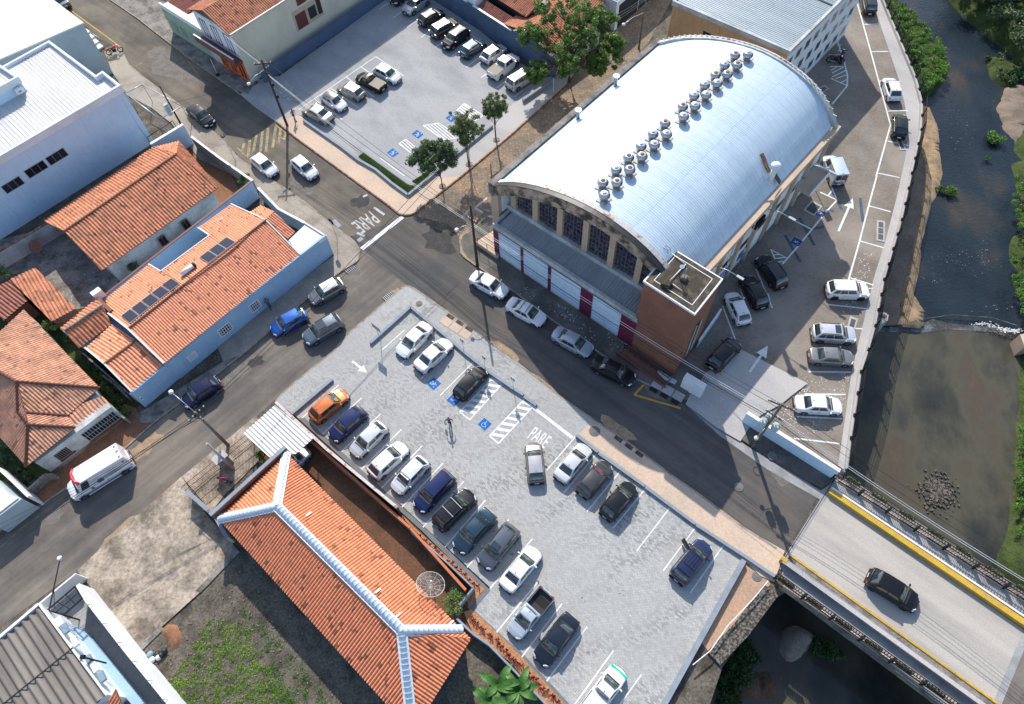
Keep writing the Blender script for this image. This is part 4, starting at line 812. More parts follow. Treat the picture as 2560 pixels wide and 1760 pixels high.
def mound(name,mat,px,z0,z1,seed=1,kind='structure',rim=.5,rough=.15,**kw):
    """an irregular raised bank: outline at z0, interior lifted to z1"""
    P=[xy(G(x,y,(z0+z1)/2)) for x,y in px]; rn=random.Random(seed); n=len(P); out=[]
    for i in range(n):
        a,b=P[i],P[(i+1)%n]; k=max(1,int((b-a).length/1.2))
        for j in range(k): out.append(a.lerp(b,j/k)+Vector((rn.gauss(0,.08),rn.gauss(0,.08))))
    bm=bmesh.new(); vs=[bm.verts.new((p.x,p.y,z0)) for p in out]; f=bm.faces.new(vs)
    bmesh.ops.triangulate(bm,faces=[f]); bmesh.ops.subdivide_edges(bm,edges=bm.edges[:],cuts=2,use_grid_fill=True)
    bmesh.ops.subdivide_edges(bm,edges=[e for e in bm.edges if e.calc_length()>1.0],cuts=1,use_grid_fill=True)
    bd={v for e in bm.edges if len(e.link_faces)==1 for v in e.verts}; segs=[(out[i],out[(i+1)%len(out)]) for i in range(len(out))]
    for v in bm.verts:
        if v in bd: v.co.z=z0; continue
        p=xy(v.co); d=min((p-(a+(b-a)*max(0,min(1,(p-a).dot(b-a)/((b-a).length_squared+1e-9))))).length for a,b in segs)
        v.co.z=z0+(z1-z0)*min(1,d/rim)**.7+rn.gauss(0,rough)*min(1,d/rim)
    bmesh.ops.recalc_face_normals(bm,faces=bm.faces[:]); me=bpy.data.meshes.new(name); bm.to_mesh(me); bm.free()
    if sum(p.normal.z for p in me.polygons)<0: me.flip_normals()
    for p in me.polygons: p.use_smooth=True
    me.materials.append(MATS[mat]); o=bpy.data.objects.new(name,me); col.objects.link(o); WL[o.name]=Vector((0,0,0)); tag(o,kw.get('label'),kw.get('cat'),None,kind); return o,out
# concrete apron along the wall foot, sand edge beside it
sheet('river_wall_apron','mud_concrete',fan_z([(2270,380),(2330,380),(2320,440),(2311,480),(2297,570),(2278,650),(2262,705),(2250,760),(2252,810),(2160,815),(2160,740)],-4.75),-4.75,thick=1.5)
mound('sand_bank','sand',[(2290,262),(2330,265),(2350,330),(2352,380),(2362,430),(2355,470),(2332,510),(2318,560),(2306,640),(2296,705),(2290,735),(2300,750),(2320,775),(2312,806),(2295,815),(2240,812),(2250,730),(2285,560),(2300,440),(2290,330)],-5.1,-4.62,3,rim=.6,rough=.05)
gbank,go=mound('green_bank','bank_green',[(2205,0),(2200,-60),(2250,-60),(2252,10),(2290,30),(2330,90),(2374,140),(2372,190),(2350,215),(2330,232),(2302,240),(2286,200),(2250,110)],-5.1,-3.6,4,rim=1.6,rough=.12); gbank.data.materials[0]=MATS['grass_base']
mound('right_bank','grass_base',[(2700,-400),(2500,-300),(2560,100),(2640,240),(2540,330),(2520,420),(2530,500),(2545,560),(2525,600),(2520,660),(2530,720),(2550,780),(2560,830),(2560,1000),(2555,1050),(2548,1200),(2535,1320),(2500,1400),(2560,1500),(2900,1700),(3300,900),(3200,-300)],-5.6,-3.2,5,rim=2.5,rough=.15)
mound('dark_bank','grass_base',[(2380,-200),(2340,-60),(2420,30),(2500,90),(2560,150),(2700,220),(3000,100),(2900,-400)],-5.1,-2.6,6,rim=2.2,rough=.2)
mound('mud_spit','mud_concrete',[(2510,215),(2560,205),(2620,260),(2600,420),(2540,360),(2505,320),(2490,270)],-5.1,-4.7,7,rim=1,rough=.08)
mound('green_spit','grass_base',[(2464,140),(2500,140),(2560,170),(2560,200),(2510,218),(2480,200)],-5.1,-4.4,8,rim=1,rough=.12)
mound('gravel_bar','gravel_orange',[(2310,1180),(2350,1180),(2380,1215),(2390,1260),(2350,1290),(2310,1260),(2295,1220)],-5.75,-5.38,9,rim=1.2,rough=.07); bpy.data.objects['gravel_bar'].data.materials[0]=MATS['rubble']
mound('under_bridge_bank','dirt_dark',[(1770,1780),(1800,1660),(1860,1560),(1900,1640),(1960,1640),(2050,1660),(1980,1740),(2000,1800)],-6.6,-5.2,10,rim=2,rough=.12)
m=MB()
for i in range(420):
    x=rn.gauss(2345,22); y=rn.gauss(1230,20); c=G(x,y,WZ-.42); s=.05+.11*rn.random(); m.box(c,(s*1.6,s,s*.8),rz=rn.uniform(0,3))
m.build('river_stones','rubble',None,kind='stuff',label='heap of pale stones breaking the muddy pond surface',cat='stones')
# grass and weeds (stuff)
def px_scatter(px,z,n,seed,cl=None,spread=1): return [(p[0],p[1],z) for p in scatter([tuple(xy(G(x,y,z))) for x,y in px],n,seed,cl,spread)]
def bush_stuff(name,px,z,n,mat,seed,size=.16,cl=40,r=(.35,.8),label='',cat='greenery',dz=.3,kind='stuff'):
    rn=random.Random(seed); poly=[tuple(xy(G(x,y,z))) for x,y in px]; cs=[(p[0],p[1],z+rn.uniform(0,dz),rn.uniform(*r)) for p in scatter(poly,cl,seed)]; m=MB(); leafcloud(m,cs,n,size,rn); return m.build(name,mat,None,kind=kind,label=label,cat=cat)
bush_stuff('bank_weeds',[(2207,0),(2252,5),(2300,50),(2350,110),(2370,150),(2366,190),(2330,225),(2300,235),(2270,150)],-3.8,36000,'bank_green',11,.085,260,(.25,.55),'bright green weeds covering the bank beside the river wall',dz=.35)
bush_stuff('right_bank_weeds',[(2530,440),(2560,430),(2600,440),(2640,800),(2570,830),(2545,760),(2528,690),(2530,620),(2548,560),(2528,500)],-3.6,18000,'bank_green',12,.08,150,(.25,.55),'bright green weeds along the right river bank',dz=.4)
bush_stuff('bank_reeds',[(2545,1060),(2600,1060),(2620,1330),(2540,1330)],-4.2,6000,'bank_green',13,.08,50,(.25,.5),'leafy reeds on the right bank above the bridge')
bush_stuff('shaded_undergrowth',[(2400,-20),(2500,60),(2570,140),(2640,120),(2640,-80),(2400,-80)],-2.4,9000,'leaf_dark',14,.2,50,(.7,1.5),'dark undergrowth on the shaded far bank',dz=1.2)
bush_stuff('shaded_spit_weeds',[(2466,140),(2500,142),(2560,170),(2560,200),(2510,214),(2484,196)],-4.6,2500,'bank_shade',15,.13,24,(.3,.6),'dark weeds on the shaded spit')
for k,(x,y,rr,n,lb) in enumerate(((2486,345,1.15,1500,'round green bush growing out of the river shallows'),(2378,478,.8,800,'slanted clump of bright grass on the sand edge'),(2352,472,.5,260,'small grass tuft at the tip of the sand edge'),(2470,395,.35,160,'tiny weed clump below the round river bush'))):
    rn=random.Random(60+k); c=G(x,y,-4.6); t=thing('river_bush',lb,'bush',(c.x,c.y,-5)); m=MB(); leafcloud(m,[(c.x+rn.gauss(0,rr*.4),c.y+rn.gauss(0,rr*.4),-4.6+rn.uniform(0,rr*.3),rr*.5) for _ in range(10)],n,.11,rn); m.build('foliage','bank_green',t); m=MB()
    for i in range(6): m.tube([(c.x,c.y,-5.1),(c.x+rn.gauss(0,.2),c.y+rn.gauss(0,.2),-4.5)],.02,5)
    m.build('stem','bark',t)
# vacant lot with soil, weeds and rubbish
vac=[(350,1632),(412,1572),(505,1482),(600,1385),(640,1420),(830,1610),(980,1780),(900,1900),(420,1900),(400,1760)]
fan('vacant_lot_soil','dirt_grey',vac,-.6+.62)
bpy.data.objects['vacant_lot_soil'].location.z=-.0
bush_stuff('vacant_lot_weeds',[(520,1540),(620,1560),(640,1640),(700,1700),(760,1780),(430,1800),(420,1700),(470,1640)],.0,48000,'grass_blade',21,.045,520,(.12,.42),'patchy bright green weeds on the vacant lot',dz=.02)
bush_stuff('vacant_lot_grass',[(600,1520),(680,1580),(780,1700),(860,1790),(700,1800),(640,1640)],.0,9000,'lawn_blade',22,.05,130,(.15,.45),'thin dark grass on the shaded side of the vacant lot',dz=.03)
rn=random.Random(3); m=MB()
for p in px_scatter([(350,1632),(430,1590),(600,1400),(820,1620),(900,1760),(450,1760)],.05,420,23): s=.03+.06*rn.random()**2; m.box((p[0],p[1],.06),(s*2,s,s*.8),rz=rn.uniform(0,3))
m.build('rubble_scatter','rock',None,kind='stuff',label='small stones and scraps strewn over the vacant lot',cat='rubble')
o,_=mound('earth_heap','dirt_red',[(395,1578),(418,1558),(438,1560),(452,1590),(452,1612),(430,1625),(412,1600)],.0,.55,12,kind=None,rim=1.0,rough=.08,label='rust red heap of earth at the corner of the concrete plot',cat='earth heap')
rn=random.Random(9); c0=G(400,1640)
for k in range(7):
    lbg=['black bag at the top of','white bag near the top of','pale blue bag in','second black bag in','second white bag in','second pale blue bag in','last black bag of'][k]
    c=G(385+rn.uniform(-8,32),1640+rn.uniform(-14,14)); m=MB(); m.lathe((c.x,c.y,.02),[(.10,0),(.26,.10),(.28,.22),(.14,.36),(.04,.40)],9); m.build('rubbish_bag',('plastic_black','trim_white','bag_blue')[k%3],None,label=lbg+' the rubbish pile below the concrete plot edge',cat='rubbish bag',group='rubbish bags below the concrete plot')
# ---------------------------------------------------------------- buildings
def ray(px,py): return (RC@Vector((px-1280,-(py-880),-FPX))).normalized()
class Plane:
    def __init__(s,A,B,C): s.p=Vector(A); s.n=(Vector(B)-s.p).cross(Vector(C)-s.p).normalized()
    def at(s,px,py):
        d=ray(px,py); o=Vector((0,0,HC)); return o+d*((s.p-o).dot(s.n)/d.dot(s.n))
def tp(r,c,x,y): return (640*c+.27575*x,440*r+.27575*y)
def house_walls(root,px,z,mat,name='wall',z0=0,inset=0):
    pts=[xy(G(x,y,z)) for x,y in px]
    if inset:
        c=sum(pts,Vector((0,0)))/len(pts); pts=[p+(c-p).normalized()*inset for p in pts]
    m=MB(); m.prism(pts,z0,z); return m.build(name,mat,root),pts
def roofpoly(name,anch,px,mat,root,**kw):
    """anch: three (x,y,z) anchors fixing the plane; px: outline pixels, first edge = eave"""
    pl=Plane(*[G(*a) for a in anch]); return roof_face([pl.at(*p) for p in px],name,mat,root,**kw),pl
def parapet(root,pts,t,z0,z1,mat='wall_white',name='parapet',closed=False):
    m=MB(); q=pts+([pts[0]] if closed else [])
    for a,b in zip(q,q[1:]): a=xy(a);b=xy(b);d=(b-a).normalized()*t*.5; m.wall(a-d,b+d,t,z0,z1+random.uniform(0,.004))
    return m.build(name,mat,root)
# ===== sports hall with barrel roof
A_,B_,C_,D_=Vector((-.7,49.6)),Vector((18.6,69.2)),Vector((34.75,54.3)),Vector((15.5,34.75))
def hp(s,t,z=0): p=A_.lerp(D_,s).lerp(B_.lerp(C_,s),t); return Vector((p.x,p.y,z))
ZF=[(0,8.9),(.03,9.3),(.1,10.45),(.2,11.6),(.3,12.45),(.4,13.05),(.5,13.4),(.6,13.45),(.7,13.15),(.8,12.5),(.88,11.6),(.94,10.5),(1,8.9)]
def zarc(s,tab=ZF):
    for (a,x),(b,y) in zip(tab,tab[1:]):
        if s<=b: k=(s-a)/(b-a); return x+(y-x)*k
    return tab[-1][1]
def zs(s): return (zarc(max(0,s-.05))+zarc(s)*2+zarc(min(1,s+.05)))/4 if .05<s<.95 else zarc(s)
hall=thing('sports_hall','big barrel roofed hall with arched windows, beige ribs and silver metal roof','hall',tuple(hp(.5,.5)))
m=MB(); m.prism([hp(0.012,.055),hp(.988,.055),hp(.988,.995),hp(.012,.995)],0,8.6); m.build('wall','wall_dirty_white',hall)
# barrel roof: sheets run over the curve, ribbed
m=MB(); m.uv=[]; NS=60; pitchr=.24; Lh=(B_-A_).length; nt=int(Lh/pitchr); arc=[0]
for i in range(1,NS+1):
    p=hp(i/NS,0,zs(i/NS)); q=hp((i-1)/NS,0,zs((i-1)/NS)); arc.append(arc[-1]+(p-q).length)
rows=[]
for j in range(nt+1):
    for dt,h in ((0,0),(.5,0),(.7,.016),(.85,.016)):
        if j==nt and dt>0: break
        rows.append(((j+dt)/nt,h))
for t,h in rows:
    for i in range(NS+1):
        s=i/NS; ss=lerp(.018,.982,s); m.v.append(tuple(hp(ss,lerp(.006,.985,t),zs(s)+.05+h))); m.uv.append((t*Lh,arc[i]))
for j in range(len(rows)-1):
    for i in range(NS): a=j*(NS+1)+i; m.f.append((a,a+NS+1,a+NS+2,a+1)); m.sm.append(True)
m.build('barrel_roof','roof_hangar',hall)
# front arch band with mould, black drip edge, white rusty edge flashing; back flashing
def archband(t0,t1,d0,d1,mat,name,s0=0,s1=1,n=48):
    m=MB()
    for i in range(n):
        a,b=lerp(s0,s1,i/n),lerp(s0,s1,(i+1)/n); q=[]
        for s in (a,b):
            for z in (zs(s)+d0,zs(s)+d1):
                for t in (t0,t1): q.append(hp(s,t,z))
        m.add(q,[(0,1,3,2),(4,6,7,5),(0,4,5,1),(2,3,7,6),(0,2,6,4),(1,5,7,3)],smooth=False)
    return m.build(name,mat,hall)
archband(-.020,-.002,-1.45,.02,'wall_beige_mould','arch_band'); archband(-.002,.056,-1.45,-.30,'wall_beige','arch_soffit')
archband(-.024,-.004,.02,.10,'dark_metal','drip_edge')
archband(-.004,.014,.085,.15,'wall_rust_ridge','edge_flashing',.02,.98)
archband(.985,1.005,-.3,.17,'wall_dirty_white','edge_flashing'); 
for i in range(34):
    s=.04+i*.92/33; c=hp(s,.997,zs(s)+.20); m=MB(); m.box(c,(.10,.7,.06),rz=R_(46)); m.build('edge_bracket','wall_rust_ridge',hall)
# corner pilasters and ribs of the glazed arch
zsill=5.75
def pil(s,w,z0,z1,mat='wall_beige',nm='pilaster',t=-.018,dep=.030):
    m=MB(); m.prism([hp(s-w/2,t),hp(s+w/2,t),hp(s+w/2,t+dep),hp(s-w/2,t+dep)],z0,z1); return m.build(nm,mat,hall)
pil(.012,.045,0,8.9,dep=.08); pil(.988,.03,0,8.9,dep=.08)
m=MB(); m.prism([hp(.034,.0),hp(.040,.0),hp(.040,.05),hp(.034,.05)],5.2,9.0); m.build('reveal','wall_white',hall)
m=MB()
for i in range(40):
    a,b=.03+.94*i/40,.03+.94*(i+1)/40; m.add([hp(a,.053,5),hp(b,.053,5),hp(b,.053,zs(b)-.4),hp(a,.053,zs(a)-.4)],[(0,1,2,3)])
m.build('front_wall','dark_metal',hall)
ribs=[.075,.205,.345,.485,.625,.765,.905]
for k,s in enumerate(ribs): pil(s,.030,zsill,zs(s)-1.3,nm='window_rib',t=.026,dep=.024)
m=MB(); m.prism([hp(.03,.022),hp(.975,.022),hp(.975,.05),hp(.03,.05)],4.9,zsill); m.build('window_sill','wall_dirty_white',hall)
allr=[.035]+ribs+[.97]
for a,b in zip(allr,allr[1:]):
    a+=.014;b-=.014
    if b-a<.03: continue
    m=MB(); n=6; lo=[hp(lerp(a,b,i/n),.0455,zsill) for i in range(n+1)]; hi=[hp(lerp(a,b,i/n),.0455,max(zsill+.05,zs(lerp(a,b,i/n))-1.3)) for i in range(n+1)]
    # glass sits behind bars, in front of a wall set back
    m.v=[tuple(p) for p in lo+hi]; m.f=[(i,i+1,n+2+i,n+1+i) for i in range(n)]; m.sm=[False]*n
    off=(hp(.5,0)-hp(.5,.01)).normalized()*.12; m.v=[tuple(Vector(v)+off*1.6) for v in m.v]
    g=m.build('arched_window','stained_glass',hall)
    m=MB()
    for k in range(1,6):
        s=lerp(a,b,k/6); z1=zs(s)-1.32
        if z1>zsill+.1: w_=.07 if k==3 else .03; c=hp(s,.042,(zsill+z1)/2)+off*2.0; m.box(c,(w_,.05,z1-zsill),rz=R_(-43))
    for k in range(8):
        z=zsill+.5+k*.62; ok=[s_ for s_ in [lerp(a,b,i/20) for i in range(21)] if zs(s_)-1.32>z]
        if len(ok)>2: m.beam(hp(ok[0],.042,z)+off*2.05,hp(ok[-1],.042,z)+off*2.05,.035,.04 if k%3 else .07)
    m.build('window_bars','bar_grey',g)
# roof ledges at both long sides
m=MB(); m.prism([hp(-.018,-.02),hp(.012,-.02),hp(.012,1.01),hp(-.018,1.01)],7.6,9.15); m.build('side_ledge','concrete_old',hall)
m=MB(); m.prism([hp(.012,.0),hp(.028,.0),hp(.028,.99),hp(.012,.99)],8.7,9.0); m.build('gutter','gutter_blue',hall)
m=MB(); m.prism([hp(.982,.03),hp(1.012,.03),hp(1.012,1.01),hp(.982,1.01)],8.35,9.02); m.build('side_ledge','wall_beige',hall)
# river side wall bays
a_,b_=hp(.988,.03),hp(.988,.99)
for k in range(9):
    u=k/8; m=MB(); p=wallpt(a_,b_,min(max(u,.006),.994),0); m.box((p.x,p.y,4.17),(.34,.62,8.34),rz=R_(45.5)); m.build('wall_rib','wall_beige',hall)
for k in range(8):
    u0=k/8+.018; u1=(k+1)/8-.018
    m=MB(); panel(m,a_,b_,u0,u1,0.25,8.3,.05); w_=m.build('wall_bay','wall_white',hall)
    for z0,z1 in ((6.9,8.0),(3.6,4.6)):
        m=MB(); panel(m,a_,b_,u0+.004,u1-.004,z0,z1,.065,.05); ww=m.build('window','dark_metal',w_); 
        m=MB(); [panel(m,a_,b_,lerp(u0,u1,.06+.3*q),lerp(u0,u1,.30+.3*q),z0+.1,z1-.1,.075,.065) for q in range(3)]; m.build('pane','window_glass',w_)
for u in (.30,.44,.62,.80):
    m=MB(); p=wallpt(a_,b_,u,0,.35); m.tube([(p.x,p.y,.1),(p.x,p.y,8.2)],.05,6); m.build('drain_pipe','galv',hall)
for u,lb in ((.16,'nearest the tower'),(.50,'in the middle'),(.79,'farthest from the tower')):
    p=wallpt(a_,b_,u,8.3,.2); q=wallpt(a_,b_,u,8.9,3.0); l=thing('wall_lamp','slim lamp arm on the river side wall of the hall, '+lb,'lamp',tuple(p),'lamp arms on the river side of the hall'); m=MB(); m.tube([p,p.lerp(q,.5)+Vector((0,0,.25)),q],.04,6); m.build('arm','galv',l); m=MB(); m.box(q,(.7,.25,.12),rz=R_(-43)); m.build('lamp_head','galv',l)
p=wallpt(a_,b_,.47,7.2,.35); ac=thing('wall_unit','black box unit fixed high on the river side wall of the hall','wall unit',tuple(p)); m=MB(); m.box(p,(1.5,.55,.9),rz=R_(45.5)); m.build('casing','iron_black',ac); m=MB(); m.box(p+Vector((.30,-.30,0)),(.9,.04,.5),rz=R_(45.5)); m.build('grille','dark_metal',ac)
for k,u in enumerate((.33,.48)):
    m=MB(); panel(m,a_,b_,u-.045,u+.045,1.3,2.6,.09,.052); sg=m.build('wall_sign','blue_sign_paint',None,label='blue accessible parking sign on the hall wall, '+('nearer the tower' if k==0 else 'farther from the tower'),cat='sign',group='blue signs on the hall wall')
    m=MB(); panel(m,a_,b_,u-.012,u+.012,1.6,2.3,.10,.091); m.build('symbol','white_paint',sg)
# entrance canopy further along the river side
m=MB(); c0,c1=wallpt(a_,b_,.80,0,.1),wallpt(a_,b_,.955,0,.1); d0,d1=wallpt(a_,b_,.80,0,1.9),wallpt(a_,b_,.955,0,1.9); m.prism([c0,c1,d1,d0],4.4,4.6); m.build('canopy','wall_beige',hall)
m=MB(); m.wall(d0,d1,.12,4.38,4.95); m.wall(c1,d1,.12,4.38,4.95); m.build('canopy_edge','trim_white',hall)
# ---- turbine vents
def turbine(px,py,s,rust,idx):
    """stands on the barrel roof"""
    d=ray(px,py); o=Vector((0,0,HC)); lo=None
    for k in range(600):
        z=14.5-k*.01; p=o+d*((z-HC)/d.z)
        # fraction across the hall
        e=(D_-A_); f=(B_-A_); q=xy(p)-A_; det=e.x*f.y-e.y*f.x; a=(q.x*f.y-q.y*f.x)/det; b=(e.x*q.y-e.y*q.x)/det
        if z<=zs(max(0,min(1,a)))+.06: lo=p; break
    r=thing('roof_turbine',('rust topped' if rust else 'silver topped')+' wind turbine vent, '+idx,'roof vent',(lo.x,lo.y,lo.z-.02),'wind turbine vents along the ridge of the hall')
    m=MB(); m.box((lo.x,lo.y,lo.z+.04),(1.05*s,1.05*s,.05),rz=R_(46)); m.build('base_plate','wall_rust_ridge',r)
    m=MB(); m.lathe((lo.x,lo.y,lo.z),[(.36*s,.05),(.34*s,.30*s),(.38*s,.34*s)],16); m.build('neck','galv',r)
    m=MB(); n=20; c=(lo.x,lo.y,lo.z+.33*s)
    for k in range(n):
        a0=2*math.pi*k/n; pts=[]
        for j in range(6):
            ph=j/5; rr=s*(.34+.20*math.sin(math.pi*ph)); an=a0+ph*.5; pts.append((c[0]+rr*math.cos(an),c[1]+rr*math.sin(an),c[2]+ph*.50*s)); 
        for j in range(6):
            ph=j/5; rr=s*(.30+.19*math.sin(math.pi*ph)); an=a0+ph*.5+.34; pts.append((c[0]+rr*math.cos(an),c[1]+rr*math.sin(an),c[2]+ph*.50*s))
        m.add(pts,[(j,j+1,j+7,j+6) for j in range(5)],smooth=True)
    m.build('fins','turbine_metal',r)
    m=MB(); m.lathe((c[0],c[1],c[2]+.47*s),[(.40*s,0),(.38*s,.05),(.26*s,.08)],16); cp_=m.build('cap','turbine_metal',r); m=MB(); m.lathe((c[0],c[1],c[2]+.47*s),[(.24*s,.075),(.22*s,.095),(.05,.10),(.04,.14)],14); m.build('cap_centre','rusty' if rust else 'turbine_metal',cp_)
TV=[((0,2,2125,540),0),((0,2,2010,545),1),((0,2,2028,635),1),((0,2,1915,635),0),((0,2,1938,720),1),((0,2,1832,725),1),((0,2,1848,800),0),((0,2,1735,815),0),((0,2,1748,905),0),((0,2,1640,912),0),((0,2,1648,1005),0),((0,2,1538,1010),1),((0,2,1545,1100),0),((0,2,1378,1160),1),((0,2,1392,1260),0),((0,2,1270,1258),0),((0,2,1282,1355),0),((0,2,1163,1368),0),((0,2,1170,1460),1),((0,2,1050,1470),1),((0,2,1060,1580),1),((0,2,938,1580),0),((1,2,945,100),1),((1,2,818,100),1),((1,2,832,215),0)]
ordn=['first','second','third','fourth','fifth','sixth','seventh','eighth','ninth','tenth','eleventh','twelfth','thirteenth']
for i,(q,ru) in enumerate(TV): turbine(*tp(*q),1.0,ru,('%s from the far end in the %s row'%(ordn[i//2],'right' if i%2==0 else 'left')))
# pipes on the hall roof
for i,(q,h) in enumerate((((0,2,935,790),1.3),((0,2,595,1095),1.3))):
    c=G(*tp(*q),9.1); r=thing('vent_pipe','grey drain pipe with a wide collar standing on the left roof ledge, '+('farther' if i==0 else 'nearer'),'pipe',tuple(c),'pipes on the left ledge of the hall'); m=MB(); m.lathe(tuple(c),[(.2,0),(.2,h),(.34,h+.12)],14); m.build('pipe','galv',r)
    m=MB(); m.lathe((c.x,c.y,c.z+h+.1),[(.36,0),(.36,.10)],14); m.build('collar','steel_white',r)
c=G(*tp(0,3,45,1575),11.2); r=thing('roof_chimney','white capped chimney pipe beside the rusty strip of the hall roof','chimney',tuple(c)); m=MB(); m.tube([c-Vector((0,0,.9)),c+Vector((0,0,.9))],.26,14); m.build('pipe','steel_white',r); m=MB(); m.lathe((c.x,c.y,c.z+.9),[(.46,0),(.5,.2),(.3,.42),(.05,.5)],14); m.build('cowl','steel_white',r)
# rusty flashing strips across the curve
def roofpt(px,py):
    d=ray(px,py); o=Vector((0,0,HC))
    for k in range(800):
        z=14.5-k*.01; p=o+d*((z-HC)/d.z); e=(D_-A_); f=(B_-A_); q=xy(p)-A_; det=e.x*f.y-e.y*f.x; a=(q.x*f.y-q.y*f.x)/det
        if z<=zs(max(0,min(1,a)))+.06: return p
    return p
m=MB(); 
for a,b in ((tp(0,2,2262,1395),tp(0,3,10,1570)),): m.beam(roofpt(*a)+Vector((0,0,.05)),roofpt(*b)+Vector((0,0,.05)),.42,.05)
m.build('rusty_strip','rusty',hall)
m=MB(); m.beam(roofpt(1933,430)+Vector((0,0,.05)),roofpt(1950,458)+Vector((0,0,.05)),.5,.06); m.build('grey_strip','dark_metal',hall)
# ---- brick tower with flat mossy roof
TQ=[Vector((11.7,35.1)),Vector((14.8,38.45)),Vector((18.6,34.8)),Vector((15.55,31.35))]  # W,N,E,S corners
tower=thing('brick_tower','red brick tower with a flat mossy roof and white rim at the hall corner','tower',(15.2,34.9,0))
def inset(P,d): c=sum(P,Vector((0,0)))/len(P); return [p+(c-p).normalized()*d for p in P]
m=MB(); m.prism(inset(TQ,.12),0,11.0); m.build('wall','wall_brick_red',tower)
m=MB(); m.prism(TQ,10.98,11.22); m.build('rim','trim_white',tower)
m=MB(); m.prism(inset(TQ,.22),11.21,11.26); m.build('roof','moss_roof',tower)
m=MB(); I=inset(TQ,.95)
for a,b in zip(I,I[1:]+I[:1]): m.wall(a,b,.06,11.25,11.29)
m.build('roof_joint','trim_white',tower)
m=MB(); q=[G(*tp(1,2,x,y),11.4) for x,y in ((1455,705),(1575,800),(1425,955),(1540,1040))]
for a,b in zip(q,q[1:]): m.tube([a,b],.045,6)
m.build('white_pipe','trim_white',tower)
for x,y,sx_,mm in ((1400,985,.75,'moss_roof'),(1560,930,.5,'concrete_old')):
    c=G(*tp(1,2,x,y),11.3); m=MB(); m.box((c.x,c.y,11.42),(sx_,sx_,.28),rz=R_(-43)); m.box((c.x,c.y,11.6),(sx_*.8,sx_*.8,.1),rz=R_(-30)); m.build('roof_hatch',mm,tower)
c=G(*tp(1,2,1560,930),11.5); mast=thing('antenna_mast','thin antenna mast with a small dish on the mossy tower roof','antenna',(c.x,c.y,11.3)); m=MB(); m.tube([(c.x,c.y,11.3),(c.x-.05,c.y,13.0)],.03,6); m.build('pole','galv',mast)
c2=G(*tp(1,2,1520,900),11.5); m=MB(); m.tube([(c2.x,c2.y,11.3),(c2.x+.0,c2.y,12.6)],.03,6); m.build('pole','dark_metal',mast); m=MB(); m.lathe((c2.x,c2.y,12.6),[(.04,0),(.18,.08),(.22,.16)],14); m.build('dish','bag_blue',mast)
m=MB(); p=TQ[0].lerp(TQ[1],.78)
for k in (0,.35):
    q=p+(TQ[1]-TQ[0]).normalized()*k; m.tube([(q.x,q.y,10.2),(q.x-.35,q.y+.35,10.9),(q.x-.3,q.y+.3,11.9),(q.x+.05,q.y-.05,11.9),(q.x+.1,q.y-.1,11.3)],.025,5)
m.build('roof_ladder','plum_paint',tower)
a,b=inset(TQ,.12)[3],inset(TQ,.12)[2]
m=MB(); panel(m,a,b,.40,.60,1.6,7.0,.05); w1=m.build('window','dark_opening',tower); m=MB(); [panel(m,a,b,.40+.2*k-.02,.40+.2*k+.02,1.6,7.0,.12,.05) for k in range(2)]; m.build('frame','wall_grey_teal',w1)
m=MB(); panel(m,a,b,0.0,.06,0,4.2,.10); panel(m,a,b,.06,.9,.0,.35,.10); m.build('corner_pilaster','wall_tile_brick',tower)
# grated light well and brick plinth in front of the tower
sw0,sw1=inset(TQ,.12)[0],inset(TQ,.12)[3]
o_=wallpt(sw0,sw1,0,0,1.5); o2=wallpt(sw0,sw1,1.0,0,1.5)
m=MB(); m.wall(wallpt(sw0,sw1,-.12,0,1.7),wallpt(sw0,sw1,1.05,0,1.7),.10,.1,.5); m.wall(wallpt(sw0,sw1,1.03,0,.1),wallpt(sw0,sw1,1.03,0,1.7),.10,.1,.5); m.build('plinth_wall','wall_tile_brick',tower)
m=MB(); m.tube([wallpt(sw0,sw1,-.05,.95,.75),wallpt(sw0,sw1,1.0,.95,.75)],.06,6); m.tube([wallpt(sw0,sw1,-.05,.55,.75),wallpt(sw0,sw1,1.0,.55,.75)],.04,6)
for k in range(9): m.tube([wallpt(sw0,sw1,-.03+k*.128,.1,.75),wallpt(sw0,sw1,-.03+k*.128,.95,.75)],.025,5)
m.build('handrail','iron_black',tower)
m=MB(); m.prism([wallpt(sw0,sw1,.0,0,.08),wallpt(sw0,sw1,1,0,.08),wallpt(sw0,sw1,1,0,1.6),wallpt(sw0,sw1,0,0,1.6)],.13,.19); m.build('plinth_floor','wall_tile_brick',tower)
# ---- low annex along the street
AX=[Vector((-1.15,47.5)),Vector((12.0,35.0))]; ax=(AX[1]-AX[0]).normalized(); axn=Vector((-ax.y,ax.x))   # axn points towards the hall
annex=thing('street_annex','low white panelled annex with plum stripes and grey sheet roof in front of the hall','building',tuple(AX[0].lerp(AX[1],.5))+(0,))
back=[AX[0]+axn*4.3,AX[1]+axn*4.0]
m=MB(); m.prism([AX[0]+axn*.05,AX[1]+axn*.05,back[1],back[0]],0,4.75); m.build('wall','wall_blue_white',annex)
roof_face([(AX[0]+axn*.35+ax*.3).to_3d()+Vector((0,0,4.85)),(AX[1]+axn*.35).to_3d()+Vector((0,0,4.85)),(AX[1]+axn*4.1).to_3d()+Vector((0,0,5.36)),(AX[0]+axn*4.4+ax*.9).to_3d()+Vector((0,0,5.36))],'sheet_roof','roof_annex',annex,.30,.05,'rib')
m=MB(); m.wall(AX[0]-ax*.05-axn*.06,AX[1]-axn*.06,.36,4.55,5.16,1); m.build('parapet','wall_dirty_white',annex)
m=MB(); m.wall(AX[0]-ax*.05+axn*.3,AX[0]-ax*.05+axn*2.9,.30,4.55,5.18,-1); m.build('parapet','wall_dirty_white',annex)
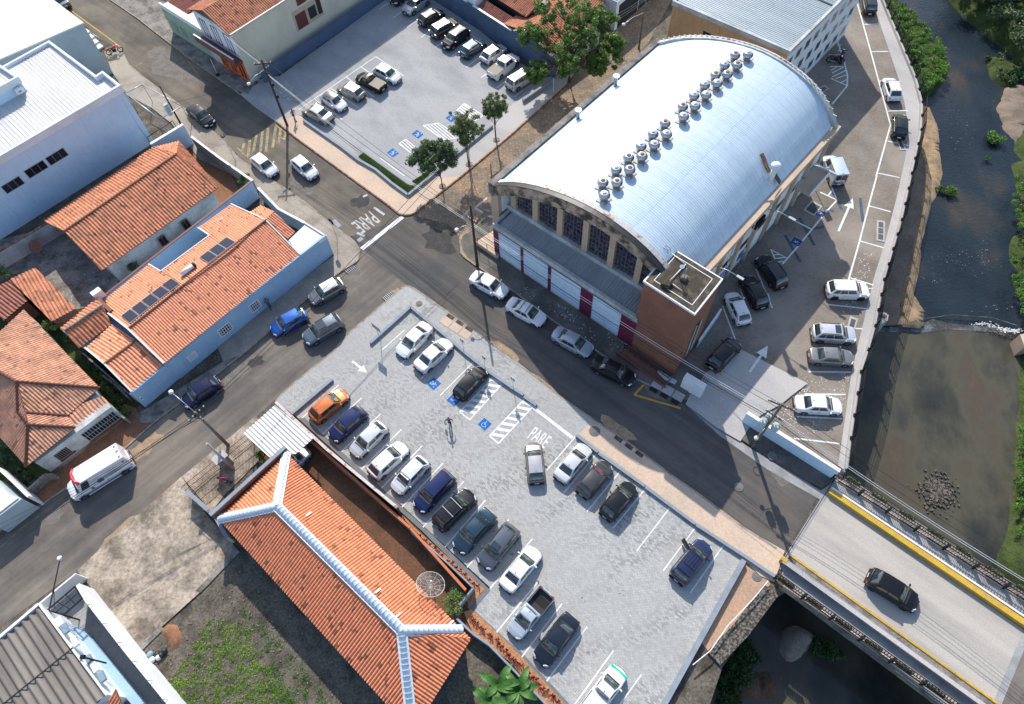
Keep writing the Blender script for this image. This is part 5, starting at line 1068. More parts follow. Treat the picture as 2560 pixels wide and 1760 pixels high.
m=MB(); m.wall(AX[0]-ax*.03-axn*.10,AX[1]-axn*.10,.04,4.40,4.56,1); m.build('fascia_trim','gutter_blue',annex)
Lx=(AX[1]-AX[0]).length
for u0,u1,mt in ((0.0,.036,'plum_paint'),(.036,.205,0),(.205,.222,'plum_paint'),(.222,.405,0),(.405,.425,'plum_paint'),(.425,.635,0),(.635,.715,'plum_paint'),(.715,.905,0),(.905,1.0,'plum_paint')):
    m=MB(); 
    if mt: panel(m,AX[0],AX[1],u0,u1,.1,4.4,.10,-.03); m.build('plum_stripe',mt,annex)
    else:
        panel(m,AX[0],AX[1],u0+.001,(u0+u1)/2-.001,.3,4.38,.03,-.03); panel(m,AX[0],AX[1],(u0+u1)/2+.0005,u1-.001,.3,4.38,.03,-.03); m.build('wall_panel','wall_blue_white',annex)
m=MB(); panel(m,AX[0],AX[1],.04,.9,.0,.28,.06,-.03); m.build('plinth','wall_beige',annex)
# ramp with railing at the annex end
rp=GL([(1194,606),(1236,585),(1248,640),(1258,655),(1196,620)],.5); ramp_=thing('entrance_ramp','pale ramp with a thin railing at the left end of the annex','ramp',tuple(G(1225,620)))
m=MB(); m.prism([xy(p) for p in GL([(1190,604),(1243,570),(1247,637),(1241,640)],.7)],0,.7); m.build('ramp','concrete_peach',ramp_)
m=MB(); q=GL([(1194,608),(1218,623),(1242,638)],.7)
for p in q: m.tube([p,p+Vector((0,0,.9))],.03,6)
m.tube([p+Vector((0,0,.9)) for p in q],.03,6); m.tube([p+Vector((0,0,.5)) for p in q],.02,6); m.build('railing','dark_metal',ramp_)
# ===== office block behind the hall
off=thing('office_block','three storey block with grey ribbed roof, orange end wall and white window wall','building',tuple(G(1900,60)))
opx=[(1684,8),(1972,132),(2180,-75),(1890,-200)]; ow,op=house_walls(off,opx,8.9,'wall_white')
a,b=op[0],op[1]; m=MB(); panel(m,a,b,0,1,0,8.85,.05,-.02); m.build('end_wall','wall_orange',off)
roof_face([p.to_3d()+Vector((0,0,9.05)) for p in (op[1],op[2],op[3],op[0])],'ribbed_roof','roof_grey_sheet',off,.30,.04,'rib')
parapet(off,[op[3],op[0],op[1],op[2]],.30,8.7,9.25,'wall_dirty_white')
m=MB(); q=op[1].lerp(op[2],.52); q2=op[0].lerp(op[3],.52); m.beam(q.to_3d()+Vector((0,0,9.12)),q2.to_3d()+Vector((0,0,9.12)),.12,.06); m.build('roof_joint','dark_metal',off)
a,b=op[1],op[2]
for i in range(9):
    for z0,z1 in ((6.3,7.5),(3.6,4.8),(1.0,2.1)):
        u=.035+i*.107; window(off,a,b,u,u+.058,z0,z1,(1,0),'galv','window_glass',.04,.05)
m=MB(); panel(m,op[0],op[1],.30,.38,6.2,7.2,.08,.05); m.build('window','dark_opening',off)
for k in range(3):
    p=wallpt(a,b,.05+.12*k,3.0,.5); t=thing('air_conditioner',['first','second','third'][k]+' grey air conditioner from the hall, low on the office window wall','air conditioner',tuple(p),'air conditioners on the office wall'); m=MB(); m.box(p,(.9,.35,.6),rz=R_(46)); m.build('casing','galv',t)
    m=MB(); q=wallpt(a,b,.05+.12*k,3.0,.69); m.box(q,(.5,.03,.45),rz=R_(46)); m.build('fan_grille','dark_metal',t)
# ===== big white blocks top left
wb=thing('white_commercial_block','large white walled building with striped sheet roof and parapets, top left','building',tuple(G(150,330)))
ZC=8.6; cpx=[(-170,508),(306,226),(264,193),(248,204),(131,117),(-200,300)]
cw,cp=house_walls(wb,cpx,ZC-.75,'wall_blue_white'); parapet(wb,[cp[0],cp[1],cp[2],cp[3],cp[4],cp[5]],.26,ZC-.9,ZC,'wall_white')
pl=lambda x,y,z=ZC-.6:G(x,y,z)
V=[xy(v) for v in cp]; n1=V[0].lerp(V[1],.935)
z3=lambda p,z:Vector((p[0],p[1],z))
roof_face([z3(V[0],ZC-.72),z3(n1,ZC-.72),z3(V[3],ZC-.52),z3(V[4],ZC-.42),z3(V[5],ZC-.42)],'sheet_roof','roof_white_sheet',wb,.42,.05,'rib')
roof_face([z3(n1,ZC-.70),z3(V[1],ZC-.70),z3(V[2],ZC-.6),z3(V[3],ZC-.6)],'sheet_roof','roof_white_sheet',wb,.42,.04,'rib')
LW=(V[1]-V[0]).length
wa,wbb=V[0],V[1]
def onwall(px,py,a,b):
    d=ray(px,py); n=Vector((-(b-a).y,(b-a).x,0)); k=(Vector((a.x,a.y,0))-Vector((0,0,HC))).dot(n)/d.dot(n); p=Vector((0,0,HC))+d*k; return (xy(p)-a).dot(b-a)/(b-a).length_squared,p.z
def ufrac(px,py,z,a,b): p=xy(G(px,py,z)); return (p-a).dot(b-a)/(b-a).length_squared
for (xa,ya),(xb,yb) in ((tp(0,0,405,1435),tp(0,0,570,1335)),(tp(0,0,210,1552),tp(0,0,385,1448)),(tp(1,0,0,95),tp(1,0,170,0))):
    u0,z0_=onwall(xa,ya,wa,wbb); u1,z1_=onwall(xb,yb,wa,wbb); zt_=(z0_+z1_)/2; window(wb,wa,wbb,u0,u1,zt_-1.15,zt_,(2,0),'galv','window_glass',.04,.06)
m=MB(); p=wallpt(wa,wbb,.975,0,.06); m.tube([(p.x,p.y,.2),(p.x,p.y,7)],.04,6); m.build('drain_pipe','steel_white',wb)
hb=[xy(G(*tp(0,0,x,y),10.0)) for x,y in ((-900,0),(150,695),(-500,1060),(-1300,500))]
m=MB(); m.prism(hb,ZC-.7,9.4); m.build('upper_block','wall_blue_white',wb); parapet(wb,hb,.24,9.2,10.0,'wall_white',closed=True)
roof_face([z3(hb[2],9.5),z3(hb[1],9.5),z3(hb[0],9.6),z3(hb[3],9.6)],'sheet_roof','roof_white_sheet',wb,.42,.05,'rib')
p=G(*tp(0,0,185,830),ZC); t=thing('air_conditioner','white air conditioner on the upper block wall of the white building','air conditioner',tuple(p)); m=MB(); m.box((p.x,p.y,ZC+.2),(.9,.4,.65),rz=R_(45)); m.build('casing','steel_white',t); m=MB(); m.lathe((p.x+.15,p.y-.22,ZC+.2),[(.2,-.02),(.2,.02)],12); m.build('fan_grille','galv',t)
# lower wall running on from the block to the pavement
t=thing('white_yard_wall','low white wall running from the big white building to the pavement','wall',tuple(G(420,360)))
q=[xy(G(377,361,3.0)),xy(G(458,312,3.0))]; m=MB(); m.wall(q[0],q[1],.25,0,3.0); m.build('wall_body','wall_blue_white',t); m=MB(); m.wall(q[0],q[1],.34,3.0,3.12); m.build('coping','trim_white',t)
# building with plain white roof
wr_=thing('plain_white_roof_building','building with a smooth bright white roof and grey green walls, top left corner','building',tuple(G(60,100)))
zz=7.35; rp_=[(211,59),(-110,199),(-193,90),(0,30),(91,-8),(130,-2)]; w_,wp=house_walls(wr_,rp_,zz,'wall_grey_teal',inset=.25); sheet('roof','roof_plain_white',[xy(G(x,y,zz)) for x,y in rp_],zz+.16,wr_,thick=.16)
sheet('roof','roof_plain_white',[xy(G(x,y,5.5)) for x,y in [(-200,60),(0,28),(91,-8),(60,-60),(-250,-60)]],5.5,wr_,thick=5.5); 
t=thing('entrance_steps','small white steps and railing beside the plain white roofed building','steps',tuple(G(243,103))); m=MB()
for k in range(4): c=G(222+9*k,92+9*k); m.box((c.x,c.y,.12+.1*(3-k)),(1.0,.8,.24+.2*(3-k)),rz=R_(-42))
m.build('steps','trim_white',t); m=MB(); q=GL([(222,88),(262,112)],.2); m.tube([q[0]+Vector((0,0,.9)),q[1]+Vector((0,0,.9))],.03,5); [m.tube([p,p+Vector((0,0,.9))],.025,5) for p in q]; m.build('railing','galv',t)
# wire canopy
cn=thing('wire_canopy','empty grey metal canopy frame with wires over the pavement yard','canopy',tuple(G(390,255))); q=[G(*tp(0,0,x,y),2.9) for x,y in ((1140,845),(1290,765),(1650,965),(1450,1080))]
m=MB(); [m.tube([q[i],q[(i+1)%4]],.06,6) for i in range(4)]; m.build('frame','galv',cn); m=MB()
for k in range(1,9): m.tube([q[0].lerp(q[1],k/9),q[3].lerp(q[2],k/9)],.015,4)
m.build('wires','galv',cn)
for p in q: m=MB(); m.tube([(p.x,p.y,0),p],.05,6); m.build('post','galv',cn)
q=[G(*tp(0,0,x,y),1.6) for x,y in ((1335,1245),(1565,1095))]; gt=thing('yard_barrier','dark metal rail barrier inside the yard behind the white wall','barrier',tuple(q[0])); m=MB(); m.tube(q,.05,6); [m.tube([(p.x,p.y,0),p],.04,6) for p in (q[0],q[0].lerp(q[1],.5),q[1])]; m.build('rail','dark_metal',gt)
# ===== tiled house behind the blue one
def gable(root,anch,ridge,e1,e2,zr,ze,mat,mat2=None,caps='tile_red',pitch=.25,end=None,amp=.05):
    """ridge: two px; e1/e2: eave px pairs"""
    out=[]
    for e in (e1,e2):
        if not e: continue
        pl=Plane(G(*ridge[0],zr),G(*ridge[1],zr),G(*e[0],ze)); pts=[pl.at(*e[0]),pl.at(*e[1]),pl.at(*ridge[1]),pl.at(*ridge[0])]; out.append(roof_face(pts,'roof','%s'%mat,root,pitch,amp))
    ridge_caps(G(*ridge[0],zr+.03),G(*ridge[1],zr+.03),caps,root); return out
hd=thing('long_tiled_house','long pale house with a faded orange tile roof beside the big white wall','house',tuple(G(340,560)))
gable(hd,None,[(160,577),(441,384)],[(254,677),(546,469)],[(108,552),(382,368)],4.9,3.2,'tile_brown',caps='tile_brown',pitch=.34,amp=.06)
roof_face([G(546,469,3.2),G(448,352,3.2),G(441,384,4.9)],'roof','tile_brown',hd,.34,.06); roof_face([G(448,352,3.2),G(382,368,3.2),G(441,384,4.9)],'roof','tile_brown',hd,.34,.06)
house_walls(hd,[(262,672),(540,473),(415,402),(150,576)],3.1,'wall_dirty_white',inset=.45)
m=MB(); q=GL([(258,676),(540,474)],3.1); a,b=q[0],q[1]
hw,hpn=None,[xy(G(x,y,3.1)) for x,y in [(262,672),(540,473)]]
for u in (.42,.63): window(hd,hpn[0],hpn[1],u,u+.06,.9,2.2,(1,0),'brown_trim','window_glass',-.30+.35,.08)
t=thing('curved_awning','pale curved awning against the wall of the long tiled house','awning',tuple(G(500,520))); m=MB(); q0,q1=G(440,530,1.9),G(522,475,1.9); d=(q1-q0).normalized(); nn=Vector((d.y,-d.x,0)); 
rows=[(0,2.2),(.35,2.15),(.65,1.95),(.85,1.6)]; vs=[]
for o,z in rows: vs+= [Vector((q0.x,q0.y,0))+nn*o+Vector((0,0,z)),Vector((q1.x,q1.y,0))+nn*o+Vector((0,0,z))]
m.add(vs+[v-Vector((0,0,.05)) for v in vs],[(0,1,3,2),(2,3,5,4),(4,5,7,6),(8,10,11,9),(10,12,13,11),(12,14,15,13)],smooth=True); m.build('canopy','wall_blue_white',t); m=MB(); p=q1+nn*.5; m.tube([(p.x,p.y,0),(p.x,p.y,1.9)],.05,6); m.build('bracket','maroon',t)
# boundary wall at the foot of the big white wall
t=thing('stained_back_wall','stained white boundary wall behind the small yard','wall',tuple(G(80,600))); q=[xy(G(x,y,2.2)) for x,y in ((-20,640),(150,540))]; m=MB(); m.wall(q[0],q[1],.2,0,2.2); m.build('wall_body','wall_dirty_white',t); m=MB(); m.wall(q[0],q[1],.28,2.2,2.3); m.build('coping','rusty',t)
# small tiled lean-tos
g1=thing('tiled_shed','brown tiled lean-to roof beside the dark stained yard','shed',tuple(G(110,780)))
roofpoly('roof',[(*tp(1,0,470,1320),2.4),(*tp(1,0,690,1200),2.4),(*tp(1,0,90,935),3.2)],[tp(1,0,470,1320),tp(1,0,690,1200),tp(1,0,320,830),tp(1,0,90,935)],'tile_brown',g1,pitch=.35,amp=.06); house_walls(g1,[tp(1,0,470,1320),tp(1,0,690,1200),tp(1,0,320,830),tp(1,0,90,935)],2.3,'wall_brick_red',inset=.2)
g2=thing('dark_tiled_shed','dark weathered tile roof at the left edge beside the brown lean-to','shed',tuple(G(20,740)))
roofpoly('roof',[(*tp(1,0,35,1310),2.6),(*tp(1,0,250,1130),2.6),(*tp(1,0,-150,1000),3.4)],[tp(1,0,35,1310),tp(1,0,250,1130),tp(1,0,90,945),tp(1,0,-200,1080)],'tile_red',g2,pitch=.35,amp=.06); house_walls(g2,[tp(1,0,35,1310),tp(1,0,250,1130),tp(1,0,90,945),tp(1,0,-200,1080)],2.5,'wall_brick_red',inset=.2)
c=G(88,617,1.6); t=thing('rusty_dish','rust brown satellite dish leaning in the small yard','satellite dish',(c.x,c.y,0)); m=MB(); m.tube([(c.x,c.y,0),(c.x,c.y,1.4)],.04,6); m.build('pole','dark_metal',t); m=MB(); M_=Matrix.Translation(c)@Matrix.Rotation(R_(35),4,'X'); n=18
vs=[M_@Vector((.0,0,-.15))]+[M_@Vector((.75*math.cos(6.283*k/n),.75*math.sin(6.283*k/n),0)) for k in range(n)]; m.add(vs,[(0,1+k,1+(k+1)%n) for k in range(n)],smooth=True); m.build('dish','wall_tile_brick',t)
t=thing('sheet_lean_to','narrow pale blue corrugated lean-to at the foot of the big white wall','lean-to',tuple(G(270,470))); roof_face([G(228,512,2.7),G(328,450,2.7),G(316,430,3.0),G(216,492,3.0)],'roof','roof_grey_sheet',t,.3,.04,'wave'); m=MB(); m.prism([xy(G(*p,2.7)) for p in ((228,508),(324,450),(318,436),(222,492))],0,2.5); m.build('wall','wall_dirty_white',t)
# ===== pale blue corner house with solar panels
ph=thing('pale_blue_corner_house','long house with pale blue street wall and bright orange tile roof with solar panels','house',tuple(G(560,740)))
t10=lambda x,y:tp(1,0,x,y)
R0,R1=t10(1160,1385),t10(2411,400); zr,ze=4.75,3.3
EW,EE=tp(2,0,1490,105),tp(1,1,400,715)
plS=Plane(G(*R0,zr),G(*R1,zr),G(*EE,ze)); roof_face([plS.at(*EW),plS.at(*EE),plS.at(*R1),plS.at(*R0)],'roof','tile_salmon',ph,.25,.05)
plN=Plane(G(*R0,zr),G(*R1,zr),G(*t10(1460,865),3.55))
Ra,Rb=t10(1675,992),t10(2097,671)
for pts in ([t10(955,1115),t10(1350,800),Ra,R0,t10(980,1245)],[t10(1460,865),t10(1900,540),Rb,Ra],[t10(1795,470),t10(2095,255),R1,Rb]):
    roof_face([plN.at(*p) for p in pts],'roof','tile_salmon',ph,.25,.05)
ridge_caps(G(*R0,zr+.03),G(*R1,zr+.03),'tile_red',ph,.12)
m=MB(); e0,e1=plS.at(*R0),plS.at(*EW); m.beam(e0+Vector((0,0,.08)),e1+Vector((0,0,.08)),.18,.16); e2,e3=plS.at(*R1),plS.at(*EE); m.beam(e2+Vector((0,0,.06)),e3+Vector((0,0,.06)),.12,.12); e4=plN.at(*t10(980,1245)); m.beam(e4+Vector((0,0,.06)),e0+Vector((0,0,.06)),.14,.12)
for a,b in ((t10(1350,800),t10(1460,865)),(t10(1795,470),t10(1900,540)),(t10(1460,865),t10(1900,540)),(t10(2095,255),R1)): m.beam(plN.at(*a)+Vector((0,0,.04)),plN.at(*b)+Vector((0,0,.04)),.10,.12)
m.build('white_verge','trim_white',ph)
# walls: street wall line runs from the west front corner to the corner parapet
SW=xy(G(*tp(2,0,1175,380),2.95)); SE=xy(G(816,590,3.2)); EWx=xy(G(*EW,3.2)); 
wl=(SE-EWx).normalized(); wn=Vector((wl.y,-wl.x))
f0=EWx+wn*.02; f1=EWx+wl*((SE-EWx).dot(wl))+wn*.02
m=MB(); inner=-wn
bd=[f0,xy(plS.at(*EE)),xy(plN.at(*t10(2095,255))),xy(plN.at(*t10(1795,470))),xy(plN.at(*t10(1900,540))),xy(plN.at(*t10(1460,865))),xy(plN.at(*t10(1350,800))),xy(plN.at(*t10(960,1120)))]
m.prism(inset([xy(plS.at(*EW)),xy(plS.at(*EE)),xy(G(*R1,zr)),xy(G(*R0,zr))],.15),0,3.1); m.prism(inset([xy(G(*R0,zr)),xy(G(*Ra,zr)),bd[5].lerp(bd[5],1),bd[6],bd[7]],.3),0,2.9); m.prism(inset([xy(G(*Ra,zr)),xy(G(*Rb,zr)),bd[4],bd[5]],.15),0,3.15); m.prism(inset([xy(G(*Rb,zr)),xy(G(*R1,zr)),bd[2],bd[3]],.3),0,2.9); m.build('wall','wall_pale_blue',ph)
m=MB(); m.wall(f0,SE,.22,0,3.32,1); m.build('street_wall','wall_pale_blue',ph)
# flat white roof at the corner
cr=[tp(1,1,285,575),tp(1,1,445,425),tp(1,1,635,545),tp(1,1,385,725)]
cq=[xy(G(x,y,3.2)) for x,y in cr]; m=MB(); m.prism(cq,0,3.0); m.build('corner_block','wall_pale_blue',ph); sheet('flat_roof','roof_plain_white',inset(cq,.12),3.08,ph,thick=.08); parapet(ph,[cq[1],cq[2],cq[3]],.14,2.9,3.24,'trim_white')
# small gable over the rear part
pg=Plane(G(*tp(1,1,0,365),3.9),G(*tp(1,1,90,400),3.9),G(*tp(1,1,165,320),4.2))
roofpoly('roof',[(*tp(1,1,285,575),3.1),(*tp(1,1,90,385),4.1),(*tp(1,1,355,508),3.1)],[tp(1,1,285,575),tp(1,1,355,508),tp(1,1,165,320),tp(1,1,95,390)],'tile_salmon',ph,pitch=.25,amp=.05)
roofpoly('roof',[(*tp(1,1,165,320),4.15),(*tp(1,1,95,390),4.1),(*tp(1,1,40,265),3.3)],[tp(1,1,-60,330),tp(1,1,40,265),tp(1,1,165,320),tp(1,1,95,390)],'tile_salmon',ph,pitch=.25,amp=.05)
u=lambda px,py,z:(xy(G(px,py,z))-f0).dot(SE-f0)/(SE-f0).length_squared
for (xa,ya),(xb,yb),z0,z1,fr in ((tp(1,0,2230,1170),tp(1,0,2321,1100),.9,2.2,'wall_white'),(tp(1,0,1935,1380),tp(1,0,2055,1300),.9,2.2,'trim_white'),(tp(1,0,1640,1600),tp(1,0,1720,1540),1.0,2.0,'trim_white')):
    ua,ub=u(xa,ya,2.1),u(xb,yb,2.1); window(ph,f0,SE,ua,ub,z0,z1,(5,2),fr,'window_glass',.07,.10)
# lower western front of the same house
lw=thing('lower_front_house','lower house front with stepped tile roofs at the end of the pale blue wall','house',tuple(G(330,930)))
t20=lambda x,y:tp(2,0,x,y)
rA,rB=t20(945,105),t10(1230,1490)
pF=Plane(G(*rA,4.0),G(*rB,4.0),G(*t20(1200,355),2.95)); roof_face([pF.at(*t20(1200,358)),pF.at(*t20(1488,108)),pF.at(*t10(1368,1590)),pF.at(*rB),pF.at(*rA)],'roof','tile_salmon',lw,.33,.06)
pG=Plane(G(*rA,4.0),G(*rB,4.0),G(*t10(1015,1345),3.3)); roof_face([pG.at(*t10(775,1560)),pG.at(*t10(1015,1345)),pG.at(*rB),pG.at(*rA)],'roof','tile_salmon',lw,.33,.06)
ridge_caps(G(*rA,4.03),G(*rB,4.03),'tile_brown',lw)
rC,rD=t10(580,1405),t10(930,1165)
pH=Plane(G(*rC,4.3),G(*rD,4.3),G(*t10(720,1565),3.2)); roof_face([pH.at(*t10(715,1565)),pH.at(*t10(1010,1345)),pH.at(*rD),pH.at(*rC)],'roof','tile_brown',lw,.36,.06)
pI=Plane(G(*rC,4.3),G(*rD,4.3),G(*t10(545,1390),4.0)); roof_face([pI.at(*t10(540,1385)),pI.at(*t10(870,1115)),pI.at(*rD),pI.at(*rC)],'roof','tile_brown',lw,.36,.06)
ridge_caps(G(*rC,4.33),G(*rD,4.33),'concrete_old',lw)
house_walls(lw,[t20(1195,362),t20(1488,110),t10(930,1165),t10(545,1390),t20(800,-20)],2.85,'wall_pale_blue',inset=.12)
m=MB(); m.beam(pF.at(*t20(1198,362))+Vector((0,0,.06)),pF.at(*rA)+Vector((0,0,.06)),.16,.16); m.beam(pG.at(*rA)+Vector((0,0,.06)),pG.at(*t10(775,1560))+Vector((0,0,.06)),.16,.16); m.build('white_verge','trim_white',lw)
fw_=[xy(G(*t20(1185,385),2.9)),EWx]; m=MB(); m.wall(fw_[0],fw_[1]+wl*.1,.2,0,2.95,1); m.build('street_wall','wall_pale_blue',lw)
p=wallpt(fw_[0],fw_[1],.10,1.5,.03); m=MB(); panel(m,fw_[0],fw_[1],.07,.12,1.2,1.8,.05); mb=m.build('meter_box','trim_white',lw); m=MB(); panel(m,fw_[0],fw_[1],.085,.105,1.35,1.65,.06,.05); m.build('meter_glass','dark_opening',mb)
m=MB(); a=xy(G(*t20(740,0),2.4)); b=xy(G(*t20(1170,380),2.4)); m.wall(a,b,.15,0,2.3); sw=m.build('side_wall','concrete_old',lw)
# chimney like block, white planter of the roof edge
m=MB(); c=G(*t10(880,1060),3.8); m.box((c.x,c.y,3.6),(1.0,.6,1.0),rz=R_(45)); m.build('chimney','trim_white',lw)
c=G(*t10(945,1165),3.9); m=MB(); m.box((c.x,c.y,3.4),(2.2,.4,.9),rz=R_(-43)); m.build('parapet','wall_brick_red',lw)
# solar panels and water heater lie on the roof: things of their own
def onroof(plane,pxs,thick=.06,lift=.12):
    P=[plane.at(*p)+plane.n*(lift if plane.n.z>0 else -lift) for p in pxs]; return P
def solar(pa,pb,pc,pd,lab):
    lab=None
    P=onroof(plN,(pa,pb,pc,pd)); r=thing('solar_panel',lab,None,tuple(sum(P,Vector())/4)); r.parent=ph; r.location=sum(P,Vector())/4-wpos(ph); up3=plN.n if plN.n.z>0 else -plN.n
    m=MB(); m.add([p-up3*.05 for p in P]+P,[(0,1,2,3),(7,6,5,4),(0,4,5,1),(1,5,6,2),(2,6,7,3),(3,7,4,0)]); m.build('frame','galv',r)
    c=sum(P,Vector())/4; Q=[c+(p-c)*.93+up3*.012 for p in P]; m=MB(); m.uv=[]; m.face(Q); L1=(Q[1]-Q[0]).length; L2=(Q[3]-Q[0]).length; m.uv=[(0,0),(L1,0),(L1,L2),(0,L2)]; m.build('cells','solar_glass',r)
def quadgrid(c0,c1,c2,c3,n,labf):
    for i in range(n):
        a=[lerp(c0[k],c1[k],i/n+.006) for k in (0,1)]; b=[lerp(c0[k],c1[k],(i+1)/n-.006) for k in (0,1)]; c=[lerp(c3[k],c2[k],(i+1)/n-.006) for k in (0,1)]; d=[lerp(c3[k],c2[k],i/n+.006) for k in (0,1)]
        solar(a,b,c,d,labf(i))
quadgrid(t10(1178,1345),t10(1640,980),t10(1560,930),t10(1098,1278),5,lambda i:['first','second','third','fourth','fifth'][i]+' solar panel from the street end in the row of five')
quadgrid(t10(1895,797),t10(2145,605),t10(2062,557),t10(1810,745),3,lambda i:['lower','middle','upper'][i]+' solar panel in the row of three near the house centre')
wh=thing('solar_water_heater','white horizontal water tank with silver ends on the orange roof between panel rows','water heater',tuple(plN.at(*t10(1700,870)))); a,b=plN.at(*t10(1655,910))+Vector((0,0,.35)),plN.at(*t10(1760,830))+Vector((0,0,.35))
m=MB(); m.tube([a,b],.25,14); m.build('tank','trim_white',wh); m=MB(); m.tube([b,b+(b-a).normalized()*.25],.27,14); m.build('end_cap','dark_metal',wh); m=MB(); m.beam(a-Vector((0,0,.25)),b+(b-a)*.2-Vector((0,0,.25)),.5,.04); m.build('base_tray','galv',wh)
c=plN.at(*t10(2030,455)); t=thing('tv_antenna','small white television antenna on the orange roof','antenna',tuple(c)); m=MB(); m.tube([c,c+Vector((0,0,1.1))],.02,5); m.build('mast','galv',t); m=MB(); d=Vector((.7,.3,0)); m.tube([c+Vector((0,0,1.1))-d*.5,c+Vector((0,0,1.1))+d*.5],.015,5); [m.tube([c+Vector((0,0,1.1))+d*k+Vector((-.12,.28,0)),c+Vector((0,0,1.1))+d*k-Vector((-.12,.28,0))],.012,4) for k in (-.4,-.15,.1,.35)]; m.build('aerial','steel_white',t)
# yard walls of the corner house
for lab,pp,z,mt in (('pale wall with white coping beside the pavement behind the corner house',[tp(1,1,20,110),tp(1,1,205,300),tp(1,1,440,425)],2.1,'wall_grey_teal'),('blue white courtyard wall between the two tiled houses',[t10(955,1080),t10(1350,770),t10(1880,360),t10(2280,50)],2.6,'wall_blue_white'),('rough grey wall along the side street pavement',[tp(0,0,1735,1240),tp(0,0,2000,1440),tp(0,0,2290,1640)],1.9,'concrete_grey')):
    t=thing('yard_wall',lab,'wall',tuple(G(*pp[0]))); q=[xy(G(*p,z)) for p in pp]; m=MB(); [m.wall(a,b,.18,0,z) for a,b in zip(q,q[1:])]; m.build('wall_body',mt,t); m=MB(); [m.wall(a,b,.26,z,z+.08) for a,b in zip(q,q[1:])]; m.build('coping','brown_trim' if 'courtyard' in lab else 'trim_white',t)
# ===== old hipped house at the left
fh=thing('old_hipped_house','old white house with a big stepped brown tile roof at the left edge','house',tuple(G(120,1000)))
V1,V2,V3=t20(155,270),t20(165,545),t20(255,660); zE=3.25
S0=t20(235,1040); E0=t20(905,325); E1=t20(610,578); E2=t20(685,685); TOP=t10(215,1210)
# main north-east slope
plNE=Plane(G(*E0,zE),G(*TOP,zE),G(*V1,5.4)); roof_face([plNE.at(*E0),plNE.at(*TOP),plNE.at(*t10(-250,1640)),plNE.at(*V1)],'roof','tile_old',fh,.28,.05)
pl1=Plane(G(*E1,zE),G(*E0,zE),plNE.at(*V1)); roof_face([pl1.at(*E1),pl1.at(*E0),pl1.at(*V1),pl1.at(*V2)],'roof','tile_old',fh,.27,.05)
v2=pl1.at(*V2); pl2=Plane(v2,pl1.at(*E1),G(*E2,zE)); v3=pl2.at(*V3)
roof_face([pl2.at(*E2),pl2.at(*E1),pl2.at(*V2),pl2.at(*V3)],'roof','tile_old',fh,.27,.05)
pl3=Plane(G(*S0,zE),G(*E2,zE),v3); roof_face([pl3.at(*S0),pl3.at(*E2),v3],'roof','tile_old',fh,.27,.05)
v1=plNE.at(*V1)
plW=Plane(v1,G(*S0,zE),G(*t20(0,790),zE)); roof_face([G(*t20(-300,440),zE),plW.at(*S0),plW.at(*V3),plW.at(*V1),plW.at(*t20(-400,-200))],'roof','tile_old',fh,.27,.05)
for a,b in ((v1,pl1.at(*E0)),(v1,v2),(v2,v3),(v3,G(*S0,zE)),(v3,G(*E2,zE)),(v2,pl1.at(*E1)),(v1,plNE.at(*t10(-250,1640)))): ridge_caps(a+Vector((0,0,.04)),b+Vector((0,0,.04)),'tile_red',fh,.13)
roofpoly('porch_roof',[(*t20(680,705),2.75),(*t20(1000,475),2.75),(*t20(620,575),3.2)],[t20(680,710),t20(1000,478),t20(930,400),t20(750,465),t20(620,580)],'tile_old',fh,pitch=.33,amp=.05)
fwp=[xy(G(*t20(310,1000),3.0)),xy(G(*t20(660,735),3.0)),xy(G(*t20(1005,495),2.9))]
m=MB(); wa1,wa2=fwp[0],fwp[2]; d=(wa2-wa1).normalized(); nin=Vector((-d.y,d.x)); m.prism([wa1,wa2,wa2+nin*1.0,xy(G(*E0,zE))-d*.6,xy(G(*TOP,zE))+Vector((.6,-.6)),wa1+nin*11-d*1],0,2.85); m.build('wall','wall_dirty_white',fh)
uu=lambda a,b,z:((xy(G(*t20(a,b),z))-wa1).dot(wa2-wa1))/(wa2-wa1).length_squared
f=window(fh,wa1,wa2,uu(690,700,2.2),uu(1010,520,2.2),.75,2.3,(11,1),'wall_grey_teal','window_glass',.06,.05); 
m=MB(); panel(m,wa1,wa2,uu(690,700,2.2),uu(1010,520,2.2)+.03,.30,.68,.05); m.build('brown_sill','brown_trim',fh)
window(fh,wa1,wa2,uu(440,880,2.0),uu(560,800,2.0),1.0,2.2,(6,0),'galv','dark_metal',.06,.05); m=MB(); panel(m,wa1,wa2,uu(440,880,2.0),uu(560,800,2.0)+.02,.75,.95,.12); m.build('brown_sill','brown_trim',fh)
m=MB(); panel(m,wa1,wa2,0,1,0,.5,.03); m.build('plinth','concrete_old',fh)
for lab,pp,z,mt in (('low mossy wall beside the old hipped house at the street',[t20(210,1280),t20(400,1110),t20(480,1110)],1.2,'concrete_old'),('white gate wall with an iron gate near the left edge',[t20(-30,1040),t20(100,1160),t20(255,1310)],2.3,'trim_white'),('short concrete wall with rail between the two houses',[t20(930,210),t20(1050,300),t20(1150,400)],1.1,'concrete_old'),('low wall at the garden corner below the pale blue house',[t20(1000,480),t20(1130,600)],1.2,'concrete_grey')):
    t=thing('garden_wall',lab,'wall',tuple(G(*pp[0]))); q=[xy(G(*p,z)) for p in pp]; m=MB(); [m.wall(a,b,.2,0,z) for a,b in zip(q,q[1:])]; m.build('wall_body',mt,t)
m=MB(); q=[G(*t20(*p),.5) for p in ((-40,1180),(60,1230))]; t=thing('iron_gate','dark iron gate bars at the left edge','gate',tuple(q[0]))
[m.tube([q[0].lerp(q[1],k/10),q[0].lerp(q[1],k/10)+Vector((0,0,1.6))],.025,5) for k in range(11)]; m.build('bars','iron_black',t)
rn=random.Random(31)
